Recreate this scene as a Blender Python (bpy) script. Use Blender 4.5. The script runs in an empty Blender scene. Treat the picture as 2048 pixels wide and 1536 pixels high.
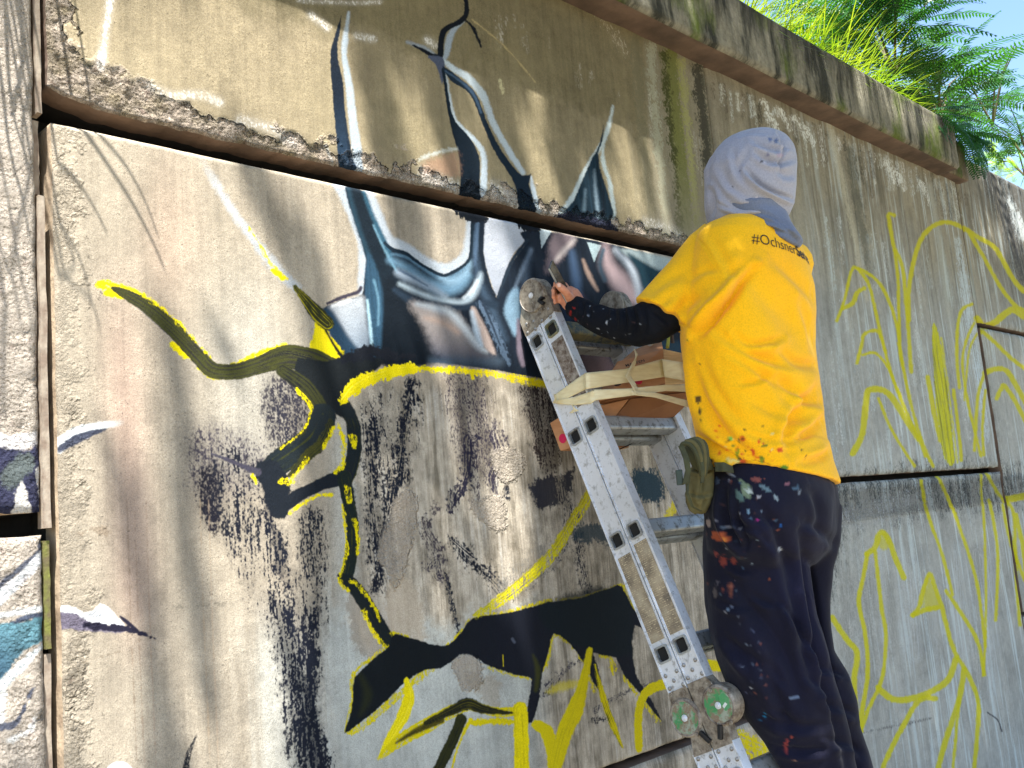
import bpy, bmesh, math, random
import numpy as np
from mathutils import Vector, Matrix
from mathutils.bvhtree import BVHTree

# ------------------------------------------------------------------ camera, sky, sun, exposure
SC = bpy.context.scene
COL = SC.collection
S = 1.74            # camera to wall, metres
CZ = 1.60           # camera height above the ground
F_PX = 1966.0
CX0, CY0 = 1024.0, 768.0


def _ray(u, v):
    return np.array([(u - CX0) / F_PX, -(v - CY0) / F_PX, -1.0])


def _n(a):
    return a / np.linalg.norm(a)


_X = _n(_ray(3000, 872))
_Z = _ray(-184, -13460)
_Z = _n(_Z - _X * np.dot(_X, _Z))
_Y = np.cross(_Z, _X)
R = np.array([_X, _Y, _Z])          # camera vector -> world vector
CAMP = np.array([0.0, -S, CZ])

cam_data = bpy.data.cameras.new('camera')
cam = bpy.data.objects.new('camera', cam_data)
COL.objects.link(cam)
cam_data.sensor_width = 36.0
cam_data.lens = F_PX / 2048.0 * 36.0
cam_data.clip_start = 0.02
cam_data.clip_end = 3000.0
cam.matrix_world = Matrix.Translation(Vector(CAMP)) @ Matrix(R.tolist()).to_4x4()
SC.camera = cam

SUN_TRAVEL = Vector((0.80, 1.0, -3.3)).normalized()     # direction the sunlight goes
_to_sun = -SUN_TRAVEL
SUN_EL = math.asin(_to_sun.z)
SUN_AZ = math.atan2(_to_sun.x, _to_sun.y)               # from +Y towards +X

world = bpy.data.worlds.new('World')
SC.world = world
world.use_nodes = True
wn = world.node_tree
wn.nodes.clear()
w_out = wn.nodes.new('ShaderNodeOutputWorld')
w_bg = wn.nodes.new('ShaderNodeBackground')
w_sky = wn.nodes.new('ShaderNodeTexSky')
w_sky.sky_type = 'NISHITA'
w_sky.sun_disc = False
w_sky.sun_elevation = SUN_EL
w_sky.sun_rotation = SUN_AZ
w_sky.air_density = 1.0
w_sky.dust_density = 0.2
w_sky.ozone_density = 2.6
w_bg.inputs['Strength'].default_value = 0.085
wn.links.new(w_sky.outputs[0], w_bg.inputs['Color'])
wn.links.new(w_bg.outputs[0], w_out.inputs['Surface'])

sun_data = bpy.data.lights.new('sun', 'SUN')
sun_data.energy = 5.0
sun_data.angle = math.radians(0.53)
sun_data.color = (1.0, 0.96, 0.89)
sun = bpy.data.objects.new('sun', sun_data)
COL.objects.link(sun)
sun.rotation_euler = SUN_TRAVEL.to_track_quat('-Z', 'Y').to_euler()
sun.location = (-4, -6, 20)

SC.view_settings.view_transform = 'Standard'
SC.view_settings.look = 'None'
SC.view_settings.gamma = 1.0
SC.view_settings.exposure = 2.1
SC.view_settings.use_curve_mapping = False
SC.render.engine = 'CYCLES'
SC.cycles.max_bounces = 8
SC.cycles.use_denoising = True

rng = np.random.default_rng(7)
rnd = random.Random(11)


# ------------------------------------------------------------------ measuring: photograph pixel -> place in the world
def at_y(u, v, y):
    d = R @ _ray(u, v)
    t = (S + y) / d[1]
    return CAMP + d * t


def at_x(u, v, x):
    d = R @ _ray(u, v)
    return CAMP + d * (x / d[0])


def wallD(u, v):
    d = R @ _ray(u, v)
    t = 1.0 / d[1]
    return d[0] * t, d[2] * t


def proj(P):
    c = (np.asarray(P, float) - CAMP) @ R      # world -> camera
    return CX0 + F_PX * c[..., 0] / -c[..., 2], CY0 - F_PX * c[..., 1] / -c[..., 2]


FW = np.array([0.7114, 0.7028, 0.0])           # horizontal viewing direction
RT = np.array([0.7028, -0.7114, 0.0])
BODY = np.array([2.02, -0.62, 0.0])


def at_body(u, v, dep=0.0):
    """point on the upright plane through the painter that faces the camera"""
    d = R @ _ray(u, v)
    t = ((BODY - CAMP) @ FW + dep) / (d @ FW)
    return CAMP + d * t


# ------------------------------------------------------------------ mesh helpers
def link(o, parent=None):
    COL.objects.link(o)
    if parent is not None:
        o.parent = parent
    return o


def mesh_obj(name, verts, faces, mat=None, parent=None, smooth=False):
    me = bpy.data.meshes.new(name)
    me.from_pydata([tuple(map(float, v)) for v in verts], [], [tuple(f) for f in faces])
    me.update()
    if smooth:
        me.polygons.foreach_set('use_smooth', [True] * len(me.polygons))
    if mat:
        me.materials.append(mat)
    return link(bpy.data.objects.new(name, me), parent)


def bm_obj(name, bm, mat=None, parent=None, smooth=False):
    me = bpy.data.meshes.new(name)
    bmesh.ops.recalc_face_normals(bm, faces=bm.faces)
    bm.to_mesh(me)
    bm.free()
    if smooth:
        me.polygons.foreach_set('use_smooth', [True] * len(me.polygons))
    if mat:
        me.materials.append(mat)
    return link(bpy.data.objects.new(name, me), parent)


def tag(o, label=None, cat=None, group=None, kind=None):
    if label:
        o['label'] = label
    if cat:
        o['category'] = cat
    if group:
        o['group'] = group
    if kind:
        o['kind'] = kind
    return o


def empty(name, loc=(0, 0, 0)):
    o = bpy.data.objects.new(name, None)
    o.empty_display_size = 0.05
    o.location = loc
    COL.objects.link(o)
    return o


def bm_box(bm, c, size, axes=None, bevel=0.0):
    """box at c, size (3), axes: three unit vectors"""
    c = Vector(c)
    ax = [Vector(a) for a in (axes or ((1, 0, 0), (0, 1, 0), (0, 0, 1)))]
    vs = []
    for sx in (-.5, .5):
        for sy in (-.5, .5):
            for sz in (-.5, .5):
                vs.append(bm.verts.new(c + ax[0] * size[0] * sx + ax[1] * size[1] * sy + ax[2] * size[2] * sz))
    fs = []
    for q in ((0, 1, 3, 2), (4, 6, 7, 5), (0, 4, 5, 1), (2, 3, 7, 6), (0, 2, 6, 4), (1, 5, 7, 3)):
        fs.append(bm.faces.new([vs[i] for i in q]))
    if bevel > 0:
        es = list({e for f in fs for e in f.edges})
        bmesh.ops.bevel(bm, geom=es, offset=bevel, segments=2, affect='EDGES', profile=0.6)
    return fs


def frame(d):
    d = Vector(d).normalized()
    a = Vector((0, 0, 1)) if abs(d.z) < 0.9 else Vector((1, 0, 0))
    u = d.cross(a).normalized()
    return u, d.cross(u).normalized()


def bm_tube(bm, pts, radii, n=8, caps=True):
    pts = [Vector(p) for p in pts]
    if not hasattr(radii, '__len__'):
        radii = [radii] * len(pts)
    rings = []
    u = None
    for i, p in enumerate(pts):
        d = (pts[min(i + 1, len(pts) - 1)] - pts[max(i - 1, 0)])
        if d.length < 1e-9:
            d = Vector((0, 0, 1))
        d.normalize()
        if u is None:
            u, w = frame(d)
        else:
            u = (u - d * u.dot(d))
            u = u.normalized() if u.length > 1e-6 else frame(d)[0]
            w = d.cross(u)
        rings.append([bm.verts.new(p + (u * math.cos(a) + w * math.sin(a)) * radii[i])
                      for a in [2 * math.pi * k / n for k in range(n)]])
    for a, b in zip(rings, rings[1:]):
        for k in range(n):
            bm.faces.new((a[k], a[(k + 1) % n], b[(k + 1) % n], b[k]))
    if caps:
        bm.faces.new(rings[0][::-1])
        bm.faces.new(rings[-1])
    return rings


def loft(bm, rings, caps=True):
    rs = [[bm.verts.new(tuple(map(float, p))) for p in r] for r in rings]
    n = len(rs[0])
    for a, b in zip(rs, rs[1:]):
        for k in range(n):
            bm.faces.new((a[k], a[(k + 1) % n], b[(k + 1) % n], b[k]))
    if caps:
        bm.faces.new(rs[0][::-1])
        bm.faces.new(rs[-1])


def remeshed(bm, voxel, smooth_it=3):
    """voxel-union of everything in bm as a plain mesh datablock"""
    bmesh.ops.recalc_face_normals(bm, faces=bm.faces)
    me = bpy.data.meshes.new('tmp')
    bm.to_mesh(me)
    bm.free()
    o = bpy.data.objects.new('tmp', me)
    COL.objects.link(o)
    m = o.modifiers.new('r', 'REMESH')
    m.mode = 'VOXEL'
    m.voxel_size = voxel
    if smooth_it:
        s = o.modifiers.new('s', 'SMOOTH')
        s.factor = 0.5
        s.iterations = smooth_it
    dg = bpy.context.evaluated_depsgraph_get()
    out = bpy.data.meshes.new_from_object(o.evaluated_get(dg))
    bpy.data.objects.remove(o)
    bpy.data.meshes.remove(me)
    out.materials.clear()
    out.polygons.foreach_set('use_smooth', [True] * len(out.polygons))
    return out


def get_co(me):
    a = np.empty(len(me.vertices) * 3, np.float32)
    me.vertices.foreach_get('co', a)
    return a.reshape(-1, 3).astype(float)


def get_no(me):
    a = np.empty(len(me.vertices) * 3, np.float32)
    me.vertices.foreach_get('normal', a)
    return a.reshape(-1, 3).astype(float)


def set_co(me, co):
    me.vertices.foreach_set('co', co.astype(np.float32).ravel())
    me.update()


def vcol(me, name, rgb):
    at = me.color_attributes.new(name, 'FLOAT_COLOR', 'POINT')
    a = np.ones((len(me.vertices), 4), np.float32)
    a[:, :3] = rgb
    at.data.foreach_set('color', a.ravel())


def lin(c):
    c = np.asarray(c, float) / 255.0
    return np.where(c <= 0.04045, c / 12.92, ((c + 0.055) / 1.055) ** 2.4)


# value noise in 3-D, used for relief of meshes
_PERM = rng.random((64, 64, 64)).astype(np.float32)


def vnoise(p):
    p = np.asarray(p, float)
    i = np.floor(p).astype(int)
    f = p - i
    f = f * f * (3 - 2 * f)
    out = 0
    for dx in (0, 1):
        wx = f[..., 0] if dx else 1 - f[..., 0]
        for dy in (0, 1):
            wy = f[..., 1] if dy else 1 - f[..., 1]
            for dz in (0, 1):
                wz = f[..., 2] if dz else 1 - f[..., 2]
                out = out + wx * wy * wz * _PERM[(i[..., 0] + dx) % 64, (i[..., 1] + dy) % 64, (i[..., 2] + dz) % 64]
    return out * 2 - 1


def fbm(p, oct=4):
    a, s, out = 1.0, 1.0, 0
    for _ in range(oct):
        out = out + a * vnoise(np.asarray(p) * s + 17.3 * s)
        a *= .5
        s *= 2.03
    return out


# ------------------------------------------------------------------ procedural materials
def new_mat(name):
    m = bpy.data.materials.new(name)
    m.use_nodes = True
    nt = m.node_tree
    nt.nodes.clear()
    out = nt.nodes.new('ShaderNodeOutputMaterial')
    b = nt.nodes.new('ShaderNodeBsdfPrincipled')
    nt.links.new(b.outputs[0], out.inputs[0])
    return m, nt, b


def noise_node(nt, scale, detail=4, rough=0.55, vec=None, stretch=None):
    n = nt.nodes.new('ShaderNodeTexNoise')
    n.inputs['Scale'].default_value = scale
    n.inputs['Detail'].default_value = detail
    n.inputs['Roughness'].default_value = rough
    if vec is None:
        tc = nt.nodes.new('ShaderNodeTexCoord')
        vec = tc.outputs['Object']
    if stretch:
        mp = nt.nodes.new('ShaderNodeMapping')
        mp.inputs['Scale'].default_value = stretch
        nt.links.new(vec, mp.inputs[0])
        vec = mp.outputs[0]
    nt.links.new(vec, n.inputs['Vector'])
    return n


def ramp(nt, fac, stops):
    r = nt.nodes.new('ShaderNodeValToRGB')
    e = r.color_ramp.elements
    while len(e) < len(stops):
        e.new(0.5)
    for i, (p, c) in enumerate(stops):
        e[i].position = p
        e[i].color = (*c, 1) if len(c) == 3 else c
    nt.links.new(fac, r.inputs[0])
    return r


def mix(nt, fac, a, b, mode='MIX'):
    m = nt.nodes.new('ShaderNodeMix')
    m.data_type = 'RGBA'
    m.blend_type = mode
    for s, v in ((m.inputs[0], fac), (m.inputs[6], a), (m.inputs[7], b)):
        if hasattr(v, 'is_output'):
            nt.links.new(v, s)
        elif isinstance(v, (int, float)):
            s.default_value = v
        else:
            s.default_value = (*v, 1) if len(v) == 3 else v
    return m.outputs[2]


def bump(nt, b, h, strength=0.3, dist=0.002, prev=None):
    n = nt.nodes.new('ShaderNodeBump')
    n.inputs['Strength'].default_value = strength
    n.inputs['Distance'].default_value = dist
    nt.links.new(h, n.inputs['Height'])
    if prev is not None:
        nt.links.new(prev, n.inputs['Normal'])
    nt.links.new(n.outputs[0], b.inputs['Normal'])
    return n.outputs[0]


def simple_mat(name, c1, c2=None, scale=20, rough=0.6, metal=0.0, bump_s=0.2, bump_d=0.001, bump_scale=200,
               stretch=None, lo=0.35, hi=0.65, spec=0.5):
    m, nt, b = new_mat(name)
    c1 = tuple(lin(c1))
    c2 = tuple(lin(c2)) if c2 is not None else tuple(x * 0.7 for x in c1)
    n = noise_node(nt, scale, stretch=stretch)
    r = ramp(nt, n.outputs[0], [(lo, c1), (hi, c2)])
    nt.links.new(r.outputs[0], b.inputs['Base Color'])
    b.inputs['Roughness'].default_value = rough
    b.inputs['Metallic'].default_value = metal
    b.inputs['Specular IOR Level'].default_value = spec
    if bump_s:
        bump(nt, b, noise_node(nt, bump_scale).outputs[0], bump_s, bump_d)
    return m
# ------------------------------------------------------------------ paint on the wall: a texture in wall metres, computed here
H_D = R @ np.eye(3)


def wall_to_px(X, Z):
    """X, Z in wall units (multiples of S); returns photo pixel arrays"""
    c = np.stack([X, np.ones_like(X), Z], -1) @ R
    return CX0 + F_PX * c[..., 0] / -c[..., 2], CY0 - F_PX * c[..., 1] / -c[..., 2]


def smooth_line(pts, sub=5, closed=False):
    P = np.array(pts, float)
    if len(P) < 3:
        return P
    n = len(P)
    out = []
    rngi = range(n) if closed else range(n - 1)
    for i in rngi:
        if closed:
            p0, p1, p2, p3 = P[(i - 1) % n], P[i], P[(i + 1) % n], P[(i + 2) % n]
        else:
            p0, p1, p2, p3 = P[max(i - 1, 0)], P[i], P[i + 1], P[min(i + 2, n - 1)]
        for k in range(sub):
            t = k / sub
            out.append(0.5 * ((2 * p1) + (-p0 + p2) * t + (2 * p0 - 5 * p1 + 4 * p2 - p3) * t * t +
                              (-p0 + 3 * p1 - 3 * p2 + p3) * t ** 3))
    if not closed:
        out.append(P[-1])
    return np.array(out)


class Painter:
    def __init__(s, x0, x1, z0, z1, W, H, seed=1):
        s.b = (x0, x1, z0, z1)
        s.W, s.H = W, H
        s.g = np.random.default_rng(seed)
        xs = x0 + (np.arange(W) + .5) / W * (x1 - x0)
        zs = z0 + (np.arange(H) + .5) / H * (z1 - z0)
        s.X, s.Z = np.meshgrid(xs.astype(np.float32), zs.astype(np.float32))
        U, V = wall_to_px(s.X.astype(float), s.Z.astype(float))
        s.U, s.V = U.astype(np.float32), V.astype(np.float32)
        s.rgb = np.zeros((H, W, 3), np.float32)
        s.rough = np.zeros((H, W), np.float32)      # how coarse the surface is there
        mx, mz = (x1 - x0) * S, (z1 - z0) * S
        s.mx, s.mz = mx, mz
        s.n_fine = s.noise(0.006, 0.006, 3)
        s.n_mid = s.noise(0.03, 0.03, 4)
        s.n_big = s.noise(0.25, 0.25, 3)
        s.n_vert = s.noise(0.006, 0.16, 4)          # up-and-down streaks
        s.n_vert2 = s.noise(0.03, 0.7, 4)
        s.n_speck = s.noise(0.004, 0.004, 1)
        s.n_dry = s.noise(0.0038, 0.030, 3)
        s.n_grain = s.noise(0.0030, 0.0040, 2)
        s.n_patch = s.noise(0.05, 0.12, 3)

    def noise(s, cw, ch, octv):
        out = np.zeros((s.H, s.W), np.float32)
        a, tot = 1.0, 0
        for _ in range(octv):
            nx, nz = int(s.mx / cw) + 3, int(s.mz / ch) + 3
            nx, nz = min(nx, s.W), min(nz, s.H)
            g = s.g.random((nz, nx)).astype(np.float32)
            fx = np.linspace(0, nx - 1.001, s.W)
            fz = np.linspace(0, nz - 1.001, s.H)
            ix, iz = fx.astype(int), fz.astype(int)
            tx = (fx - ix).astype(np.float32)
            tz = (fz - iz).astype(np.float32)
            tx, tz = tx * tx * (3 - 2 * tx), tz * tz * (3 - 2 * tz)
            r0 = g[iz]
            r1 = g[iz + 1]
            r = r0 * (1 - tz[:, None]) + r1 * tz[:, None]
            out += a * (r[:, ix] * (1 - tx) + r[:, ix + 1] * tx)
            tot += a
            a *= .55
            cw *= .5
            ch *= .5
        out /= tot
        out = (out - out.mean()) / (out.std() + 1e-6)
        return out

    def box(s, P, pad):
        P = np.asarray(P)
        u0, v0 = P.min(0) - pad
        u1, v1 = P.max(0) + pad
        cs = []
        for (u, v) in ((u0, v0), (u1, v0), (u0, v1), (u1, v1), ((u0 + u1) / 2, v0), ((u0 + u1) / 2, v1)):
            cs.append(wallD(min(u, 2900), v))
        cs = np.array(cs)
        x0, x1, z0, z1 = s.b
        i0 = int(max(0, (cs[:, 0].min() - x0) / (x1 - x0) * s.W - 2))
        i1 = int(min(s.W, (cs[:, 0].max() - x0) / (x1 - x0) * s.W + 2))
        j0 = int(max(0, (cs[:, 1].min() - z0) / (z1 - z0) * s.H - 2))
        j1 = int(min(s.H, (cs[:, 1].max() - z0) / (z1 - z0) * s.H + 2))
        if i1 <= i0 or j1 <= j0:
            return None
        return slice(j0, j1), slice(i0, i1)

    def put(s, sl, a, color, ragged=None):
        c = np.asarray(color, np.float32)
        if c.ndim == 1:
            c = c[None, None, :]
        a = a[..., None]
        s.rgb[sl] = s.rgb[sl] * (1 - a) + c * a

    def poly(s, pts, color, soft=1.5, rag=1.0, alpha=1.0, smooth=True, dry=None, color2=None, grad=None, vstreak=0.0,
             sub=4, chan=0):
        P = smooth_line(pts, sub, True) if smooth else np.array(pts, float)
        sl = s.box(P, soft * 2 + rag * 3 + 2)
        if sl is None:
            return
        U, V = s.U[sl], s.V[sl]
        d2 = np.full(U.shape, 1e9, np.float32)
        ins = np.zeros(U.shape, bool)
        n = len(P)
        for i in range(n):
            ax, ay = P[i]
            bx, by = P[(i + 1) % n]
            dx, dy = bx - ax, by - ay
            L = dx * dx + dy * dy + 1e-9
            t = np.clip(((U - ax) * dx + (V - ay) * dy) / L, 0, 1)
            d2 = np.minimum(d2, (U - ax - t * dx) ** 2 + (V - ay - t * dy) ** 2)
            if abs(dy) > 1e-9:
                c = ((ay > V) != (by > V)) & (U < dx * (V - ay) / dy + ax)
                ins ^= c
        d = np.sqrt(d2)
        rg = rag * (.6 if rag > 1.6 else .32)
        d = np.where(ins, -d, d) + s.n_fine[sl] * rg + s.n_mid[sl] * rg * .8
        a = np.clip(.5 - d / (2 * soft), 0, 1)
        a = a * a * (3 - 2 * a) * alpha
        if dry is not None:       # dry brush: density 0..1, breaks up along up-and-down streaks
            nz = s.n_dry[sl] * .55 + s.n_grain[sl] * .60 + s.n_vert[sl] * .30 + s.n_patch[sl] * .45
            th = 1.5 - 2.9 * dry * np.clip(a, 0, 1)
            core = np.clip((a * dry - .62) * 2.2, 0, .5)
            a = np.clip(np.clip((nz - th) * .8, 0, 1) * .85 + .24 * a * dry + core, 0, 1) * np.clip(a * 2.5, 0, 1)
        c = lin(color).astype(np.float32)
        if color2 is not None:
            (gx0, gy0), (gx1, gy1) = grad
            L = (gx1 - gx0) ** 2 + (gy1 - gy0) ** 2
            t = np.clip(((U - gx0) * (gx1 - gx0) + (V - gy0) * (gy1 - gy0)) / L, 0, 1)[..., None]
            c = c * (1 - t) + lin(color2).astype(np.float32) * t
        if vstreak:
            if c.ndim == 1:
                c = c[None, None, :]
            c = c * (1 + vstreak * s.n_vert[sl][..., None])
            c = np.clip(c, 0.004, 1)
        if chan:
            s.rough[sl] = np.maximum(s.rough[sl], a * chan)
            return
        s.put(sl, a, c)

    def spray(s, pts, color, soft, alpha):
        P = smooth_line(pts, 4, True)
        sl = s.box(P, soft * 2.5)
        if sl is None:
            return
        U, V = s.U[sl], s.V[sl]
        d2 = np.full(U.shape, 1e9, np.float32)
        ins = np.zeros(U.shape, bool)
        n = len(P)
        for i in range(n):
            ax, ay = P[i]
            bx, by = P[(i + 1) % n]
            dx, dy = bx - ax, by - ay
            t = np.clip(((U - ax) * dx + (V - ay) * dy) / (dx * dx + dy * dy + 1e-9), 0, 1)
            d2 = np.minimum(d2, (U - ax - t * dx) ** 2 + (V - ay - t * dy) ** 2)
            if abs(dy) > 1e-9:
                ins ^= ((ay > V) != (by > V)) & (U < dx * (V - ay) / dy + ax)
        d = np.where(ins, 0, np.sqrt(d2))
        k = alpha * np.exp(-(d / soft) ** 2)
        a = np.clip((s.n_grain[sl] * .5 + s.n_fine[sl] * .2 + s.n_dry[sl] * .2 - 1.25 + 2.9 * k) * .75, 0, 1) * np.clip(k * 5, 0, 1)
        s.put(sl, np.clip(a * .7 + k * .42, 0, 1), lin(color).astype(np.float32))

    def stroke(s, pts, w, color, soft=1.5, rag=0.8, alpha=1.0, color2=None, bristle=0.0, fade=(0, 0), sub=5, k2=0.0,
               smooth=True, dry=0.0):
        """w: width or list of widths along the points. color2 shows through as streaks along the stroke."""
        P = smooth_line(pts, sub) if smooth else np.array(pts, float)
        if hasattr(w, '__len__'):
            ww = np.interp(np.linspace(0, 1, len(P)), np.linspace(0, 1, len(w)), w)
        else:
            ww = np.full(len(P), float(w))
        sl = s.box(P, ww.max() / 2 + soft * 2 + rag * 3 + 2)
        if sl is None:
            return
        U, V = s.U[sl], s.V[sl]
        best = np.full(U.shape, 1e9, np.float32)
        tt = np.zeros(U.shape, np.float32)
        ss = np.zeros(U.shape, np.float32)
        hw = np.ones(U.shape, np.float32)
        seg = np.hypot(*np.diff(P, axis=0).T)
        cum = np.r_[0, np.cumsum(seg)]
        tot = cum[-1] + 1e-6
        for i in range(len(P) - 1):
            ax, ay = P[i]
            dx, dy = P[i + 1] - P[i]
            L = dx * dx + dy * dy + 1e-9
            t = np.clip(((U - ax) * dx + (V - ay) * dy) / L, 0, 1)
            ex, ey = U - ax - t * dx, V - ay - t * dy
            d = np.sqrt(ex * ex + ey * ey)
            h = (ww[i] + (ww[i + 1] - ww[i]) * t) / 2
            q = d - h
            m = q < best
            best = np.where(m, q, best)
            sg = np.sign(dx * ey - dy * ex)
            tt = np.where(m, sg * d / np.maximum(h, .3), tt)
            ss = np.where(m, cum[i] + t * seg[i], ss)
            hw = np.where(m, h, hw)
        rg = rag * (.6 if rag > 1.6 else .35)
        d = best + s.n_fine[sl] * rg + s.n_mid[sl] * rg * .7
        a = np.clip(.5 - d / (2 * soft), 0, 1)
        a = a * a * (3 - 2 * a) * alpha
        f0, f1 = fade
        if f0:
            a = a * np.clip(ss / (f0 * tot), 0, 1)
        if f1:
            a = a * np.clip((tot - ss) / (f1 * tot), 0, 1)
        nb = s.g.random(64).astype(np.float32)
        q = (tt * .5 + .5) * 26 + 3
        qi = np.clip(q.astype(int), 0, 62)
        qf = q - qi
        br = nb[qi] * (1 - qf) + nb[qi + 1] * qf
        br = br + .25 * np.sin(ss / 37.0 + qi) + .15 * s.n_mid[sl]
        if dry:
            gq = br + .22 * s.n_dry[sl] + .20 * s.n_grain[sl]
            a = a * np.clip((gq - dry) * 2.2 + .5, 0, 1)
        c = lin(color).astype(np.float32)
        if color2 is not None:
            k = np.clip((br - (1 - bristle)) * 3 + k2, 0, 1)[..., None]
            c = c * (1 - k) + lin(color2).astype(np.float32) * k
        s.put(sl, a, c)

    def image(s, name):
        img = bpy.data.images.new(name, s.W, s.H, alpha=True, float_buffer=False)
        c = np.clip(s.rgb, 0, 1)
        c = np.where(c <= 0.0031308, c * 12.92, 1.055 * c ** (1 / 2.4) - 0.055)
        px = np.ones((s.H, s.W, 4), np.float32)
        px[..., :3] = c
        px[..., 3] = np.clip(s.rough, 0.004, 1)
        img.alpha_mode = 'CHANNEL_PACKED'
        img.pixels.foreach_set(px.ravel())
        img.update()
        img.pack()
        return img


NAVY = (15, 20, 32)
NAVY2 = (9, 16, 25)
TEAL = (20, 42, 58)
SLATE = (52, 68, 88)
PALE = (182, 192, 200)
LBLUE = (128, 160, 182)
YEL = (216, 198, 4)
OLIVE = (44, 46, 24)

A = Painter(.300, 1.720, -.440, .930, 2300, 2100, 3)


def sm(x, a, b):
    t = np.clip((x - a) / (b - a), 0, 1)
    return t * t * (3 - 2 * t)


# ---- bare and primed concrete
def ground_A():
    p = A
    U, V, X, Z = p.U, p.V, p.X, p.Z
    cream = lin((152, 142, 126))
    base = np.ones((p.H, p.W, 1), np.float32) * cream.astype(np.float32)
    # primed lower part, cooler
    k = np.maximum(sm(U + 14 * p.n_vert2, 600, 680) * sm(V + 20 * p.n_mid, 1120, 1260), sm(U + 20 * p.n_vert2, 430, 560) * sm(V, 1150, 1350) * .6)
    k = np.maximum(k, sm(U, 640, 700) * (1 - sm(U, 700, 740)) * sm(V, 780, 900) * .8)
    cool = lin((162, 164, 158)).astype(np.float32)
    base = base * (1 - k[..., None]) + cool * k[..., None]
    # scraped and re-plastered middle: warm, streaked up and down
    k = sm(U + 10 * p.n_mid, 690, 740) * sm(V, 755, 790) * (1 - sm(V + .25 * (U - 900) + 14 * p.n_mid, 1210, 1300))
    k = np.maximum(k, sm(U, 1040, 1120) * sm(V, 760, 800))
    st = np.clip(.60 + .08 * p.n_vert + .15 * p.n_vert2 + .13 * p.n_dry + .16 * p.n_patch + .10 * p.n_mid, 0, 1)[..., None]
    scr = lin((170, 161, 146)) * st + lin((120, 112, 98)) * (1 - st)
    base = base * (1 - k[..., None]) + scr.astype(np.float32) * k[..., None]
    st = np.clip(p.n_vert * .5 + p.n_patch * .4 - .7, 0, 1) * k * .5
    base = base * (1 - st[..., None]) + lin((176, 174, 168)).astype(np.float32) * st[..., None]
    # pink wash
    k = np.exp(-((U - 255 - (V - 900) * .06) / 42) ** 2) * sm(V, 430, 800) * (1 - sm(V, 1150, 1400)) * .38
    base = base * (1 - k[..., None]) + lin((172, 138, 124)).astype(np.float32) * k[..., None]
    k = np.exp(-((U - 335) / 55) ** 2) * np.exp(-((V - 480) / 160) ** 2) * .3
    base = base * (1 - k[..., None]) + lin((168, 138, 120)).astype(np.float32) * k[..., None]
    # grey-white wash near the middle
    k = np.exp(-((U - 500) / 90) ** 2) * sm(V, 450, 700) * (1 - sm(V, 900, 1000)) * .35
    base = base * (1 - k[..., None]) + lin((164, 166, 160)).astype(np.float32) * k[..., None]
    # upper course: browner, bare; olive stain and coping shade painted above the shadow line
    up = (Z > .46) & (X > .362)
    tan = lin((146, 134, 110)).astype(np.float32)
    dk = lin((108, 100, 74)).astype(np.float32)
    k = sm(X + .06 * p.n_big, .62, 1.0)
    k = np.maximum(k * .55, sm(V - .36 * U + 6 * p.n_mid, -120, -230) * .85)[..., None]
    ub = tan * (1 - k) + dk * k
    # right end of the upper course: greyer, stained
    k = sm(U + 15 * p.n_vert2, 1260, 1360)[..., None]
    ub = ub * (1 - k) + lin((122, 116, 98)).astype(np.float32) * k
    base = np.where(up[..., None], ub, base)
    # left column
    lf = X < .358
    base = np.where(lf[..., None], lin((170, 160, 148)).astype(np.float32), base)
    base = base * (1 + .05 * p.n_big + .06 * p.n_vert2 + .03 * p.n_vert + .05 * p.n_mid + .03 * p.n_fine)[..., None]
    # dark pits
    pits = np.clip((p.n_speck - 2.25) * 2.5, 0, 1) * (.55 + .25 * (X < .8))
    base *= (1 - .75 * pits)[..., None]
    pk = np.clip((p.n_grain + .2 * p.n_mid - 2.0) * 2, 0, 1) * (.6 * sm(-U, -1000, -300) + .25)
    base *= (1 - .6 * pk)[..., None]
    # mould along drips
    k = np.clip((p.n_vert2 - 1.0) * .5, 0, .5) * up
    base *= (1 - .35 * k)[..., None]
    p.rgb[:] = base
    # coarse margins
    r = .045 + .02 * p.n_mid
    r = np.where(lf, .62 + .1 * p.n_mid, r)
    # rough lower lip of the upper course and its left margin
    h = (.020 + .034 * np.exp(-(X - .37) / .16)) + .006 * p.n_big + .005 * p.n_mid
    h = np.maximum(h, .006)
    lip = up * (1 - sm(Z - .472, h * .8, h * 1.15))
    left = up * (1 - sm(X - .385 + .006 * p.n_mid, .008, .016)) * (X > .36)
    edgeL = (X > .36) * (Z < .46) * (1 - sm(X + .006 * p.n_mid + .003 * p.n_fine, .376, .402)) * (.40 + .12 * p.n_patch)
    rr = np.maximum(np.maximum(lip, left), edgeL)
    p.rough[:] = np.clip(np.maximum(r, rr), 0, 1)
    g = (np.clip(np.maximum(lip, left) * (.75 + .3 * p.n_mid), 0, .85))
    rc = lin((154, 142, 130)).astype(np.float32) * (1 + .22 * p.n_fine + .18 * p.n_mid)[..., None]
    p.rgb[:] = p.rgb * (1 - g[..., None]) + rc * g[..., None]


ground_A()


def both(f):
    f()


def white_bloom(pts, w, dens=.6):
    P_ = smooth_line(pts, 3)
    ww = np.mean(w) * .32
    A.spray(list(P_ + [0, -ww * .5]) + list((P_ + [0, ww * .5])[::-1]), (205, 202, 196), ww + 3, dens * .85)


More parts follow.
